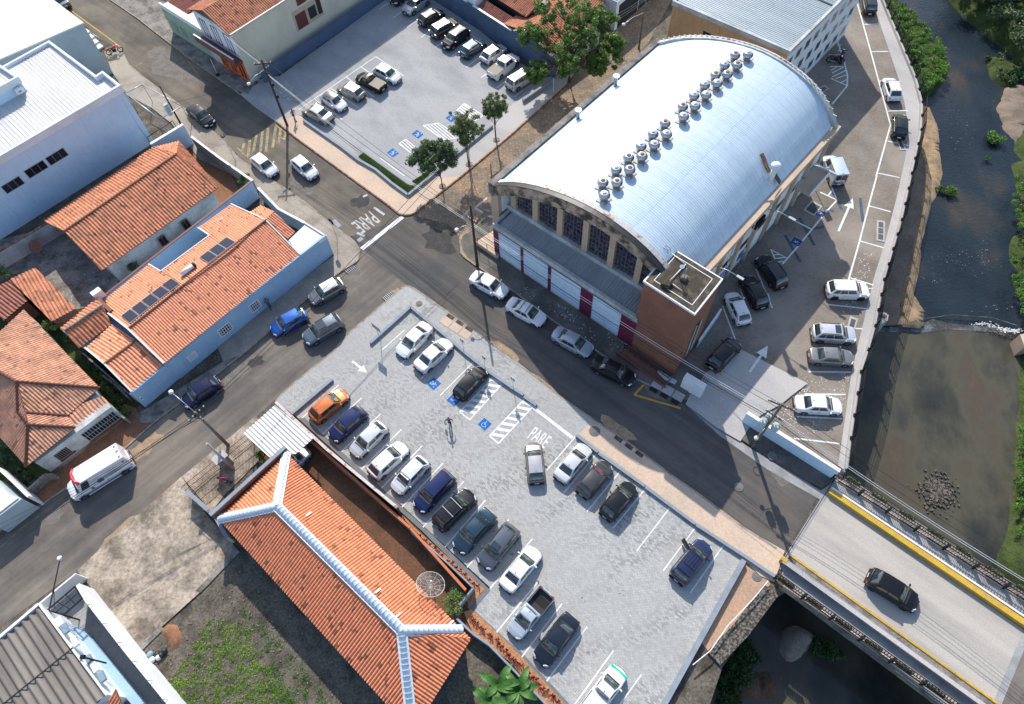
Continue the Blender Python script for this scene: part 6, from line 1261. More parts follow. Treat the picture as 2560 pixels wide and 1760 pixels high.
for lab,px,n,mt in (('dark green shrubs in the narrow garden beside the hipped house',[(165,810),(200,840),(330,1010),(310,1035),(270,990),(170,850)],2600,'leaf_dark'),('grassy weeds in the small front garden by the left edge',[(10,1090),(60,1180),(95,1210),(60,1235),(0,1180)],1500,'leaf_dark'),('leafy weeds at the mouth of the garden',[(285,1010),(320,1030),(310,1045),(288,1035)],500,'lawn_blade')):
    bush_stuff('garden_shrubs',px,.2,n,mt,rn.randint(1,99),.13,24,(.3,.6),lab)
# ===== big orange roofed house
bh=thing('orange_roofed_house','long house with a bright orange hipped roof and white ridge tiles','house',tuple(G(850,1450)))
t21=lambda x,y:tp(2,1,x,y); t31=lambda x,y:tp(3,1,x,y)
zr,ze=5.3,3.3
RA,RB=t21(190,1400),t31(1320,930)
cN=G(716,1132,ze); cW=G(545,1297,ze); cE=G(*t31(1950,1005),ze); 
pNE=Plane(G(*RA,zr),G(*RB,zr),G(*t31(1540,450),ze)); pSW=Plane(G(*RA,zr),G(*RB,zr),G(*t31(700,1040),ze))
ra,rb=G(*RA,zr),G(*RB,zr)
cS=pSW.at(*t31(1420,1860)); pSE=Plane(rb,pNE.at(*t31(1950,1005)),cS); pNW=Plane(ra,pNE.at(716,1132),pSW.at(545,1297))
roof_face([pNE.at(716,1132),pNE.at(*t31(1950,1005)),rb,ra],'roof','tile_orange',bh,.26,.05)
roof_face([pSW.at(545,1297),cS,rb,ra],'roof','tile_orange',bh,.26,.05)
roof_face([cS,pNE.at(*t31(1950,1005)),rb],'roof','tile_orange',bh,.26,.05)
roof_face([pNE.at(716,1132),pSW.at(545,1297),ra],'roof','tile_orange',bh,.26,.05)
for a,b in ((ra,rb),(ra,pNE.at(716,1132)),(ra,pSW.at(548,1297)),(rb,pNE.at(*t31(1870,925))),(rb,cS)):
    ridge_caps(a+Vector((0,0,.04)),b+Vector((0,0,.04)),'ridge_white',bh,.25,.38)
    d=(b-a).normalized(); n2=Vector((-d.y,d.x,0)).normalized()*.30; m=MB(); m.beam(a+n2+Vector((0,0,-.02)),b+n2+Vector((0,0,-.04)),.24,.10); m.beam(a-n2+Vector((0,0,-.02)),b-n2+Vector((0,0,-.04)),.24,.10); m.build('ridge_mortar','ridge_white',bh)
fp=[xy(pNE.at(716,1132)),xy(pNE.at(*t31(1950,1005))),xy(cS),xy(pSW.at(545,1297))]; m=MB(); m.prism(inset(fp,.9),0,3.15); m.build('wall','wall_pale_blue',bh)
for q in ((1105,570),(1290,790),(1770,860),(640,1465)):
    c=pNE.at(*(t31(q[0],q[1]) if q[0]!=640 else t21(480,1470))); d=(rb-ra).normalized(); e=pNE.n.cross(d); m=MB(); m.beam(c-e*.28+Vector((0,0,.07)),c+e*.28+Vector((0,0,.07)),.16,.04); m.build('glass_tile','trim_white',bh)
a,b=inset(fp,.9)[2],inset(fp,.9)[1]
m=MB(); panel(m,a,b,.0,1,2.2,3.1,.35); m.build('eaves_board','wall_blue_white',bh); window(bh,a,b,.72,.82,.8,2.0,(1,0),'trim_white','window_glass',.05,.06)
# parapet walls at the street end
for lab,pp,z,mt in (('dark stained parapet wall at the street end of the orange roofed house',[t20(1905,1480),t21(265,862)],3.9,'wall_brick_red'),('plastered boundary wall between the concrete plot and the orange roofed house',[t20(1690,1260),t20(1960,1500),tp(3,0,2060,90)],1.6,'wall_beige')):
    t=thing('end_wall',lab,'wall',tuple(G(*pp[0]))); q=[xy(G(*p,z)) for p in pp]; m=MB(); [m.wall(a,b,.28,0,z) for a,b in zip(q,q[1:])]; m.build('wall_body',mt,t); m=MB(); [m.wall(a,b,.34,z,z+.10) for a,b in zip(q,q[1:])]; m.build('coping','kerb_wall_grey',t)
# mesh dish
c=G(*t31(1580,515),2.6); ds=thing('mesh_satellite_dish','large white mesh satellite dish at the eave of the orange roofed house','satellite dish',(c.x,c.y,0)); m=MB(); m.tube([(c.x,c.y,0),(c.x,c.y,4.4)],.05,6); m.build('pole','galv',ds)
c=G(*t31(1580,520),4.6); M_=Matrix.Translation(c)@Matrix.Rotation(R_(14),4,'Y')@Matrix.Rotation(R_(-20),4,'X'); m=MB(); R0_=1.12; n=12
f_=lambda r,a:tuple(M_@Vector((r*math.cos(a),r*math.sin(a),.28*r*r-.2)))
for k in range(n):
    a=2*math.pi*k/n; m.tube([f_(R0_*j/5,a) for j in range(6)],.014,5)
for rr in (.35,.7,1.0): m.tube([f_(R0_*rr,2*math.pi*k/28) for k in range(29)],.008 if rr<1 else .026,5)
m.build('frame','dish_beige',ds); m=MB()
for rr in [i/16 for i in range(3,16)]: m.tube([f_(R0_*rr,2*math.pi*k/24) for k in range(25)],.005,3)
for k in range(48): a=2*math.pi*k/48; m.tube([f_(R0_*.2,a),f_(R0_,a)],.004,3)
m.build('mesh','galv',ds); m=MB(); tip=M_@Vector((0,0,.62)); [m.tube([f_(R0_*.8,a),tuple(tip)],.014,4) for a in (0.3,2.4,4.5)]; m.build('struts','galv',ds); m=MB(); m.lathe(tuple(tip),[(.07,-.08),(.07,.08)],8); m.build('receiver','steel_white',ds)
# ===== carport and gates
cpx_=[(608,1083),(688,1012),(783,1095),(741,1134),(676,1145)]; cpt=thing('sheet_carport','white corrugated sheet carport at the end of the brick wall','carport',tuple(G(690,1080)))
roof_face([G(608,1083,2.7),G(688,1012,2.7),G(783,1095,2.8),G(741,1134,2.8),G(676,1145,2.75)],'roof','roof_white_sheet',cpt,.34,.04,'wave')
for p in ((612,1084),(686,1016),(775,1095),(740,1130)): q=G(*p,2.6); m=MB(); m.tube([(q.x,q.y,0),q],.05,6); m.build('post','brown_trim',cpt)
def fence(lab,pp,h,mat='brown_trim',nm='iron_gate',cat='gate',step=.16):
    t=thing(nm,lab,cat,tuple(G(*pp[0]))); q=[G(*p,.1) for p in pp]; m=MB()
    for a,b in zip(q,q[1:]):
        n=max(2,int((b-a).length/step))
        for k in range(n+1): p=a.lerp(b,k/n); m.tube([p,p+Vector((0,0,h))],.018,4)
    m.build('bars',mat,t); m=MB()
    for z in (.12,h*.55,h-.03):
        for a,b in zip(q,q[1:]): m.tube([a+Vector((0,0,z)),b+Vector((0,0,z))],.03,5)
    m.build('rails',mat,t); return t
fence('brown iron gate with vertical bars facing the main street',[t20(1720,1290),t20(2000,1060)],1.9)
fence('shorter brown iron gate beside the tilted concrete meter post',[t20(2120,960),t20(2321,800)],1.9)
t=thing('gate_pillar','squat grey concrete meter pillar between the brown gates','pillar',tuple(G(*t20(2060,1040)))); c=G(*t20(2060,1020)); m=MB(); m.box((c.x,c.y,.9),(1.1,.7,1.8),rz=R_(45)); m.build('block','concrete_grey',t); m=MB(); m.box((c.x,c.y,1.85),(1.3,.9,.12),rz=R_(45)); m.build('cap','concrete_pale',t)
# ===== brick boundary wall of the central lot
def lowwall(nm,lab,pp,h,t_,mat,cap=None,capm=None,cat='wall',z0=-.05,side=0,capt=.06):
    t=thing(nm,lab,cat,tuple(G(*pp[0]))); q=[xy(G(*p,h)) for p in pp]; m=MB()
    for a,b in zip(q,q[1:]): m.wall(a,b,t_,z0,h,side)
    m.build('wall_body',mat,t)
    if cap: m=MB(); [m.wall(a-(b-a).normalized()*.02,b+(b-a).normalized()*.02,t_+capt,h,h+cap,side) for a,b in zip(q,q[1:])]; m.build('coping',capm,t)
    return t
lowwall('brick_boundary_wall','long rust red brick wall with pale coping along the central lot',[t21(180,455),t21(640,880),t21(1280,1410)],2.0,.20,'wall_brick_red',.07,'wall_rust_ridge')
lowwall('orange_pipe_wall','thin orange rail running below the brick wall',[t21(495,800),t21(1400,1596),t31(1900,560)],1.5,.16,'wall_brick_red',.06,'rail_orange')
lowwall('grey_boundary_wall','narrow grey concrete wall behind the planted strip with red leaves',[t31(1400,20),t31(1730,310),t31(1970,540),t31(1840,700)],1.2,.14,'kerb_wall_grey')
lowwall('grey_boundary_wall','long grey wall with stepped joints below the red leaved strip',[t31(1820,820),t31(1970,960),t31(2115,1060),t31(2321,1270),tp(3,2,330,1620)],1.2,.16,'kerb_wall_grey')
# gravel strips with red plants
for lab,px in (('upper',[t31(1360,-60),t21(1330,1480),t31(1440,0),t31(2070,560),t31(1930,720),t31(1900,620),t31(1960,560)]),('lower',[t31(1880,760),t31(1960,740),t31(2321,1080),tp(3,2,60,1140),tp(3,2,520,1640),tp(3,2,330,1640),t31(2321,1230),t31(1960,940)])):
    sheet('gravel_strip','gravel_orange',[xy(G(*p)) for p in px],.115,thick=.3)
ORD='first second third fourth fifth sixth seventh eighth ninth tenth eleventh twelfth thirteenth fourteenth fifteenth sixteenth seventeenth eighteenth nineteenth twentieth twenty-first twenty-second twenty-third twenty-fourth twenty-fifth twenty-sixth'.split()
rn=random.Random(12)
def redplants(p0,p1,n,wd,desc):
    for k in range(n):
        u=(k+.5)/n; x=lerp(p0[0],p1[0],u)+rn.gauss(0,wd); y=lerp(p0[1],p1[1],u)+rn.gauss(0,wd); c=G(x,y,.12); t=thing('red_leaf_plant',ORD[k]+' small red leaved plant from the upper end '+desc,'plant',tuple(c),'red leaved plants '+desc); m=MB()
        for q in range(10):
            a=q*2.4+rn.random(); L_=.17+.12*rn.random(); e=c+Vector((math.cos(a)*L_,math.sin(a)*L_,.16+.22*rn.random())); s=Vector((-math.sin(a),math.cos(a),0))*.045; md=c.lerp(e,.55)+Vector((0,0,.10)); m.face([c,md-s,e,md+s])
        m.build('leaves','red_leaf',t)
redplants(t31(1480,60),t31(2040,560),14,2,'beside the parked cars'); redplants(t31(1930,800),tp(3,2,430,1590),26,2,'along the lower boundary wall')
# flush dark kerb band and low stepped walls
sheet('kerb_band','kerb_flush',[xy(G(*p)) for p in [t21(385,605),t21(445,600),t21(1560,1620),t31(2125,570),t31(1975,745),t31(2321,1060),tp(3,2,40,1075),tp(3,2,560,1640),tp(3,2,470,1640),t31(2300,1130),t31(1915,720),t31(2060,580),t21(1500,1620)]],.108)
lowwall('low_kerb_wall','low blue grey kerb wall at the top corner of the central lot',[tp(1,1,1035,1510),tp(1,1,1400,1180)],.42,.30,'kerb_wall_grey')
lowwall('low_kerb_wall','long blue grey kerb wall behind the blue parking signs',[tp(1,1,1402,1183),tp(1,1,1730,1455),t21(1890,0),t21(2130,190),tp(2,2,0,320),tp(2,2,105,385)],.42,.28,'kerb_wall_grey')
lowwall('low_kerb_wall','short blue grey kerb wall end beside the painted stop line',[tp(2,2,108,400),tp(2,2,220,480)],.34,.28,'kerb_wall_grey')
lowwall('low_kerb_wall','blue grey stepped kerb wall beside the peach pavement',[tp(2,2,585,748),tp(2,2,780,905)],.44,.28,'kerb_wall_grey')
lowwall('low_kerb_wall','second blue grey step of the kerb wall by the peach pavement',[tp(2,2,785,915),tp(2,2,1205,1212)],.40,.28,'kerb_wall_grey')
lowwall('low_kerb_wall','third blue grey step of the kerb wall by the peach pavement',[tp(2,2,1212,1222),tp(2,2,1665,1556)],.40,.28,'kerb_wall_grey')
lowwall('low_kerb_wall','last blue grey step of the kerb wall ending at the bridge corner',[tp(2,2,1670,1562),tp(3,2,2145,275),tp(3,2,2321,395),(1938,1440)],.44,.28,'kerb_wall_grey')
lowwall('low_kerb_wall','short blue grey kerb wall beside the orange car',[t21(320,558),t21(690,242)],.42,.30,'kerb_wall_grey')
lowwall('low_kerb_wall','straight blue grey wall closing the lower right side of the central lot',[tp(3,2,2105,290),tp(3,2,1370,1620)],.55,.42,'kerb_wall_grey')
# upper lot low walls and grass strips
lowwall('low_kerb_wall','stepped blue grey kerb wall between the upper lot and the side street',[tp(0,1,430,1085),tp(0,1,780,1330),tp(0,1,920,1440),tp(0,1,1080,1530),tp(1,1,1230,60),tp(1,1,1375,165)],.45,.28,'kerb_wall_grey')
lowwall('low_kerb_wall','blue grey kerb wall between the upper lot and the hexagon paved street',[tp(1,1,1378,165),tp(1,1,1580,0),tp(0,1,1870,1350),tp(0,1,2140,1130)],.45,.28,'kerb_wall_grey')
lowwall('low_kerb_wall','short blue grey kerb wall near the big tree',[tp(0,2,100,900),tp(0,2,360,720)],.6,.28,'kerb_wall_grey')
gs=[tp(0,1,930,1420),tp(0,1,975,1385),tp(1,1,1370,75),tp(1,1,1410,90),tp(1,1,1470,70),tp(1,1,1380,150),tp(1,1,1240,60)]
sheet('grass_strip','grass_base',[xy(G(*p)) for p in gs],.10,thick=.1); 
pp=scatter([tuple(xy(G(*p,.1))) for p in gs],5200,41); tri_strip_blades('grass','lawn_blade',[(p[0],p[1],.09) for p in pp],.10,.03,1,kind='stuff',label='strip of green lawn at the corner of the upper lot',cat='grass')
gs2=[tp(1,1,1415,50),tp(1,1,1545,-30),tp(1,1,1590,-60),tp(1,1,1560,0),tp(1,1,1470,65)]; sheet('grass_strip','grass_base',[xy(G(*p)) for p in gs2],.10,thick=.1); pp=scatter([tuple(xy(G(*p,.1))) for p in gs2],1500,42); tri_strip_blades('grass','lawn_blade',[(p[0],p[1],.09) for p in pp],.10,.03,2,kind='stuff',label='small lawn patch under the round dark tree',cat='grass')
# ===== bottom left building with the driveway
jb=thing('fibre_roof_building','building with a weathered grey corrugated roof at the bottom left corner','building',tuple(G(100,1650)))
t30=lambda x,y:tp(3,0,x,y)
pj=[t30(-420,1330),t30(340,700),t30(955,1510),t30(300,2150)]
P=[G(*p,3.9) for p in pj]; roof_face([P[0],P[1],P[2],P[3]],'corrugated_roof','roof_fibre',jb,.62,.12,'wave')
m=MB(); m.beam(G(*t30(-100,1700),4.02),G(*t30(660,1085),4.02),.10,.06); m.build('sheet_joint','dark_metal',jb)
m=MB(); m.prism(inset([xy(p) for p in P],.15),0,3.75); m.build('wall','wall_white',jb); m=MB(); a=xy(G(*t30(-420,1345),4.0)); b=xy(G(*t30(352,690),4.0)); m.wall(a,b,.22,3.5,4.1); m.build('parapet','trim_white',jb); m=MB(); q=xy(G(*t30(965,1515),4.0)); m.wall(b,q,.12,3.85,4.02); m.build('roof_edge','trim_white',jb)
ia,ib=xy(P[1]),xy(P[2]); 
for k,(u,mt) in enumerate(((.22,'trim_white'),(.30,'bag_blue'),(.45,'trim_white'),(.66,'bag_blue'),(.74,'trim_white'),(.84,'bag_blue'))):
    p=wallpt(ib,ia,1-u,3.2,.35); m=MB(); m.box((p.x,p.y,3.3),(.8,.4,.3),rz=R_(-53)); m.build('wall_box',mt,jb)
dw=[t30(350,700),t30(690,410),t30(740,500),t30(1620,1600),t30(1900,1950),t30(1500,2000),t30(900,1300)]
sheet('driveway','kerb_flush',[xy(G(*p)) for p in dw],.05,thick=.1)
sheet('driveway_front','concrete_grey',[xy(G(*p)) for p in [t30(350,700),t30(690,410),t30(745,500),t30(790,700),t30(770,960),t30(600,850),t30(430,790)]],.056)
lowwall('driveway_wall','thick bright white wall between the driveway and the vacant lot',[t30(700,520),t30(1130,1075),t30(1640,1700)],2.3,.42,'wall_white',.06,'trim_white')
lowwall('street_gate_wall','white wall with a sliding gate line at the driveway mouth',[t30(350,690),t30(685,412)],1.9,.14,'trim_white')
lowwall('ledge_wall','white sloping wall along the fibre roofed building',[t30(480,830),t30(760,1000),t30(1010,1300),t30(1270,1620)],.5,.7,'wall_pale_blue')
for k in range(6):
    u=.12+k*.15; p=G(*[lerp(a,b,u) for a,b in zip(t30(740,560),t30(1640,1700))],2.4); t=thing('wall_spike',ORD[k]+' small white wire bracket from the street on the driveway wall','bracket',tuple(p),'wire brackets on the driveway wall'); m=MB(); [m.tube([p,p+Vector((-.35,.05*q,.25+.05*q))],.02,4) for q in (-1,0,1)]; m.build('wires','steel_white',t)
gf=[G(*t30(x,y),2.4) for x,y in ((430,745),(680,530),(745,640),(575,790))]; t=thing('gate_frame','black steel gate frame over the driveway mouth','gate',(gf[0].x,gf[0].y,0)); m=MB()
for i in range(4): m.beam(gf[i],gf[(i+1)%4],.10,.10)
for u in (.35,.65): m.beam(gf[0].lerp(gf[1],u),gf[3].lerp(gf[2],u),.06,.06)
m.beam(gf[0].lerp(gf[3],.5),gf[1].lerp(gf[2],.5),.05,.05); m.build('frame','iron_black',t)
for p in gf: m=MB(); m.beam((p.x,p.y,0),p,.10,.10); m.build('post','iron_black',t)
b0,tp_=G(*t30(445,745),2.6),G(*t30(545,275),7.2); t=thing('guyed_mast','thin dark mast with guy wires and a white lamp head above the driveway gate','mast',tuple(b0)); m=MB(); m.tube([b0,tp_],.06,6,r1=.04); m.tube([b0+Vector((.4,.1,0)),tp_.lerp(b0,.55)],.03,5); m.build('pole','dark_metal',t); m=MB(); m.lathe(tuple(tp_),[(.1,0),(.2,.08),(.14,.2)],10); m.build('lamp_head','steel_white',t)
m=MB(); [m.tube([tp_,G(*q,z)],.012,4) for q,z in ((t30(280,740),4.1),(t30(600,800),.2))]; m.build('guy_wires','cable_pale',t)
b0,b1=G(*t30(750,1170),4.0),G(*t30(965,1225),2.6); t=thing('loading_arm','black steel arm sticking out over the driveway','arm',tuple(b0)); m=MB(); m.beam(b0,b1,.12,.12); m.build('arm','iron_black',t); m=MB(); m.box(b0,(.3,.3,.3)); m.build('bracket','iron_black',t)
hr=thing('small_tile_roof_house','small orange tile roof at the bottom edge beside the driveway','house',tuple(G(280,1750))); roof_face([G(*t30(930,1640),3.4),G(*t30(1240,1900),3.4),G(*t30(1045,1462),3.9),G(*t30(930,1560),3.8)][:3],'roof','tile_brown',hr,.25,.05); m=MB(); m.prism([xy(G(*t30(950,1600),3)),xy(G(*t30(1180,1850),3)),xy(G(*t30(900,1850),3))],0,3.1); m.build('wall','wall_white',hr)
for a,b,h,mt in ((t20(-40,1230),t20(140,1330),2.6,'wall_grey_teal'),):
    t=thing('teal_block','pale blue grey building corner at the left edge','building',tuple(G(*a))); m=MB(); m.prism([xy(G(x,y,h)) for x,y in (t20(-300,1250),t20(-60,1130),t20(120,1290),t20(200,1330),t20(-100,1560))],0,h); m.build('wall',mt,t); m=MB(); m.prism(inset([xy(G(x,y,h)) for x,y in (t20(-300,1250),t20(-60,1130),t20(120,1290),t20(200,1330),t20(-100,1560))],.3),h,h+.12); m.build('roof','roof_plain_white',t)
# ===== cream building, green building, shop
cb=thing('cream_building','tall cream walled building with a brown tile roof, balcony and orange shop front','building',tuple(G(640,100)))
CC=xy(G(576,79,7.6)); dse=Vector((math.cos(R_(46.2)),math.sin(R_(46.2)))); dsw=Vector((math.cos(R_(137.5)),math.sin(R_(137.5))))
m=MB(); m.prism([CC,CC+dse*30,CC+dse*30+dsw*7.6,CC+dsw*7.6],0,7.35); m.build('wall','wall_cream',cb)
fa,fb=CC+dsw*7.6,CC
m=MB(); panel(m,fa,fb,0,1,3.6,7.3,.04,-.02); m.build('front_wall','wall_white',cb)
for u in (.10,.40,.72): window(cb,fa,fb,u,u+.16,4.1,6.6,(1,0),'maroon','maroon',.09,.08,'shutter')
m=MB(); P=[wallpt(fa,fb,-.05,0,.05),wallpt(fa,fb,1.0,0,.05),wallpt(fa,fb,1.0,0,1.1),wallpt(fa,fb,-.05,0,1.1)]; m.prism(P,3.2,3.5); m.build('balcony','brown_trim',cb); m=MB(); m.wall(P[2],P[3],.12,3.5,4.3); m.build('balcony_front','brown_trim',cb); m=MB(); m.wall(P[2]+Vector((0,0,0)),P[3],.18,4.3,4.36); m.build('balcony_rail','trim_white',cb)
for u0,u1 in ((.28,.46),(.52,.70),(.76,.97)):
    window(cb,fa,fb,u0,u1,.2,2.9,(1,0),'orange_paint','window_glass',.16,.16,'shop_window')
m=MB(); panel(m,fa,fb,.0,.24,.1,3.0,.06); m.build('shop_wall','wall_dirty_white',cb)
o1=CC-dse*.35-dsw*.0; 
roof_face([(CC-dse*.5-dsw*.35).to_3d()+Vector((0,0,7.45)),(CC+dse*31-dsw*.35).to_3d()+Vector((0,0,7.45)),(CC+dse*31+dsw*3.9).to_3d()+Vector((0,0,9.0)),(CC-dse*.5+dsw*3.9).to_3d()+Vector((0,0,9.0))],'roof','tile_brown',cb,.28,.05)
roof_face([(CC+dse*31+dsw*8.0).to_3d()+Vector((0,0,7.45)),(CC-dse*.5+dsw*8.0).to_3d()+Vector((0,0,7.45)),(CC-dse*.5+dsw*3.9).to_3d()+Vector((0,0,9.0)),(CC+dse*31+dsw*3.9).to_3d()+Vector((0,0,9.0))],'roof','tile_brown',cb,.28,.05)
m=MB(); m.beam((CC-dse*.4-dsw*.4).to_3d()+Vector((0,0,7.55)),(CC+dse*31-dsw*.4).to_3d()+Vector((0,0,7.55)),.14,.10); m.build('white_verge','trim_white',cb)
sa,sb=CC,CC+dse*30; us=lambda x,y,z:((xy(G(*tp(0,1,x,y),z))-sa).dot(sb-sa))/(sb-sa).length_squared
m=MB(); panel(m,sa,sb,us(365,180,4.6),us(610,20,4.6),2.6,5.3,.04,.002); rc=m.build('recess','wall_beige',cb)
for x0,x1,z0,z1 in ((.06,.42,.0,2.0),(.52,.78,.4,1.9),(.84,.98,.3,2.4)):
    a,b=us(365,180,4.6),us(610,20,4.6); m=MB(); panel(m,sa,sb,lerp(a,b,x0),lerp(a,b,x1),2.7+z0,2.7+z1,.10,.041); ww=m.build('shutter','maroon' if x0<.5 else 'dark_metal',rc)
m=MB(); panel(m,sa,sb,us(330,-20,6.5),us(430,-60,6.5),5.6,7.0,.06); m.build('shutter','maroon',cb)
lowwall('dark_blue_lot_wall','dark blue painted wall band at the foot of the cream building',[tp(0,1,40,660),tp(0,1,1190,-125)],1.6,.16,'wall_dark_blue')
gb=thing('green_building','pale green building with white roof pieces along the side street','building',tuple(G(400,40)))
q=[xy(G(x,y,4.2)) for x,y in ((452,19),(480,70),(374,13),(340,-30),(560,-160))]
g0=CC+dsw*7.75; 
m=MB(); m.prism([g0,g0+dse*14,g0+dse*14+dsw*9,g0+dsw*9],0,3.9); m.build('wall','wall_green',gb); m=MB(); m.prism(inset([g0,g0+dse*14,g0+dse*14+dsw*9,g0+dsw*9],.2),3.9,4.05); m.build('roof','roof_plain_white',gb); m=MB(); m.wall(g0+dse*.1,g0+dsw*9+dse*.1,.22,3.85,4.5); m.build('parapet','trim_white',gb)
roof_face([(g0+dse*1.2+dsw*8.8).to_3d()+Vector((0,0,4.1)),(g0+dse*1.2+dsw*4.5).to_3d()+Vector((0,0,4.1)),(g0+dse*9+dsw*4.5).to_3d()+Vector((0,0,5.0)),(g0+dse*9+dsw*8.8).to_3d()+Vector((0,0,5.0))],'tile_roof','tile_red',gb,.28,.05)
ga,gbb=g0+dsw*9,g0
for u in (.12,.34,.56,.78): window(gb,ga,gbb,u,u+.12,.9,2.4,(4,0),'wall_green','wall_grey_teal',.06,.06)
# ===== houses behind the dark blue wall
hb2=thing('dark_blue_walled_house','house with patched tile roofs behind the dark blue lot wall','house',tuple(G(1290,60)))
wpx=[tp(0,1,1590,0),tp(0,2,375,715)]
wA=xy(G(*tp(0,1,1560,-30))); wB=xy(G(*tp(0,2,385,725)))
L_=(wB-wA); Lw=L_.length; dd=L_.normalized(); nn=Vector((-dd.y,dd.x))
m=MB(); m.wall(wA,wB,.22,0,3.1,1); m.build('lot_wall','wall_dark_blue',hb2)
ug=lambda x,y,z:(xy(G(*tp(0,2,x,y),z))-wA).dot(dd)
g0_,gm,g1=ug(0,300,3.2),ug(160,262,4.3),ug(370,520,2.9)
m=MB(); A3=lambda s,z:(wA+dd*s).to_3d()+Vector((0,0,z)); 
vs=[A3(g0_,3.1),A3(g1,3.1),A3(g1-.5,3.3),A3(gm,4.4),A3(g0_,3.3)]; vb=[v+nn.to_3d()*.22 for v in vs]; n=5; m.add(vs+vb,[(0,1,2,3,4),(9,8,7,6,5)]+[(i,(i+1)%5,5+(i+1)%5,5+i) for i in range(5)]); m.build('gable','wall_dark_blue',hb2)
m=MB(); m.beam(A3(g0_,3.4)+nn.to_3d()*.1,A3(gm,4.5)+nn.to_3d()*.1,.3,.1); m.beam(A3(gm,4.5)+nn.to_3d()*.1,A3(g1,3.2)+nn.to_3d()*.1,.3,.1); m.build('coping','trim_white',hb2)
N3=nn.to_3d()
for s0,sm,s1,zE_,zR_,dep in ((gm-4.4,gm,g1,3.1,4.3,9.0),):
    roof_face([A3(s0,zE_)+N3*dep,A3(s0,zE_)+N3*.25,A3(sm,zR_)+N3*.25,A3(sm,zR_)+N3*dep],'roof','tile_brown',hb2,.30,.05); roof_face([A3(s1,zE_)+N3*.25,A3(s1,zE_)+N3*dep,A3(sm,zR_)+N3*dep,A3(sm,zR_)+N3*.25],'roof','tile_brown',hb2,.30,.05)
m=MB(); m.prism([wA+dd*(gm-4.0)+nn*.3,wB-dd*.6+nn*.3,wB-dd*.6+nn*9,wA+dd*(gm-4.0)+nn*9],0,3.0); m.build('wall','wall_dirty_white',hb2)
sp=lambda x,y,z:(xy(G(*tp(0,1,x,y),z))-wA).dot(dd)
a0,a1=sp(1960,110,2.6),sp(2270,300,2.6)
roof_face([A3(a0,2.7)+N3*.3,A3(a1,2.7)+N3*.3,A3(a1,3.3)+N3*1.9,A3(a0,3.3)+N3*1.9],'roof','tile_red',hb2,.28,.05)
roof_face([A3(a0,4.0)+N3*2.4,A3(a1+1,4.0)+N3*2.4,A3(a1+1,5.4)+N3*7,A3(a0,5.4)+N3*7],'roof','tile_brown',hb2,.28,.05)
m=MB(); m.prism([wA+dd*a0+nn*2.6,wA+dd*(a1+.9)+nn*2.6,wA+dd*(a1+.9)+nn*6.8,wA+dd*a0+nn*6.8],0,3.9); m.build('wall','dark_metal',hb2)
m=MB(); m.prism([wA+dd*(a0-1.8)+nn*.3,wA+dd*(a0-.1)+nn*.3,wA+dd*(a0-.1)+nn*4,wA+dd*(a0-1.8)+nn*4],0,3.9); m.build('wall','wall_white',hb2)
m=MB(); m.wall(wA+dd*sp(1890,90,3.2),wA+dd*sp(2270,305,3.2),.3,3.1,3.16,1); m.build('coping','trim_white',hb2)
t=thing('maroon_gate','maroon metal gate beside the end of the dark blue wall under the big tree','gate',tuple(G(*tp(0,2,410,640)))); q=[G(*tp(0,2,395,690)),G(*tp(0,2,470,640))]; m=MB(); m.wall(q[0],q[1],.08,.1,2.0); m.build('gate_leaf','plum_paint',t); m=MB(); [m.tube([(p.x,p.y,0),(p.x,p.y,2.2)],.07,6) for p in q]; m.build('post','wall_beige',t)
wh2=thing('white_corner_building','white building with dark doorways behind the big tree at the top edge','building',tuple(G(1500,20)))
z=4.5; q=[xy(G(*tp(0,2,x,y),z)) for x,y in ((930,120),(1180,-60),(700,-560),(300,-250),(600,100))]
q0=xy(G(*tp(0,2,925,280),0)); e1=Vector((math.cos(R_(47)),math.sin(R_(47)))); e2=Vector((math.cos(R_(137)),math.sin(R_(137))))
m=MB(); m.prism([q0,q0+e1*16,q0+e1*16+e2*14,q0+e2*14],0,4.2); m.build('wall','wall_white',wh2); sheet('roof','roof_plain_white',[q0+e1*.2+e2*.2,q0+e1*15.8+e2*.2,q0+e1*15.8+e2*13.8,q0+e1*.2+e2*13.8],4.32,wh2,thick=.1)
m=MB(); panel(m,q0,q0+e1*16,.04,.62,.1,3.4,.06); dr=m.build('doorway','dark_opening',wh2); m=MB(); panel(m,q0,q0+e1*16,.32,.335,.1,3.4,.10,.06); m.build('frame','galv',dr)
roof_face([(q0+e2*2-e1*.3).to_3d()+Vector((0,0,4.4)),(q0+e2*10-e1*.3).to_3d()+Vector((0,0,4.4)),(q0+e2*10+e1*6).to_3d()+Vector((0,0,5.3)),(q0+e2*2+e1*6).to_3d()+Vector((0,0,5.3))],'roof','roof_white_sheet',wh2,.4,.05,'wave')
roof_face([(q0+e2*7-e1*4.5).to_3d()+Vector((0,0,3.2)),(q0+e2*1.5-e1*4.5).to_3d()+Vector((0,0,3.2)),(q0+e2*1.5-e1*.3).to_3d()+Vector((0,0,3.9)),(q0+e2*7-e1*.3).to_3d()+Vector((0,0,3.9))],'tile_roof','tile_brown',wh2,.3,.05)
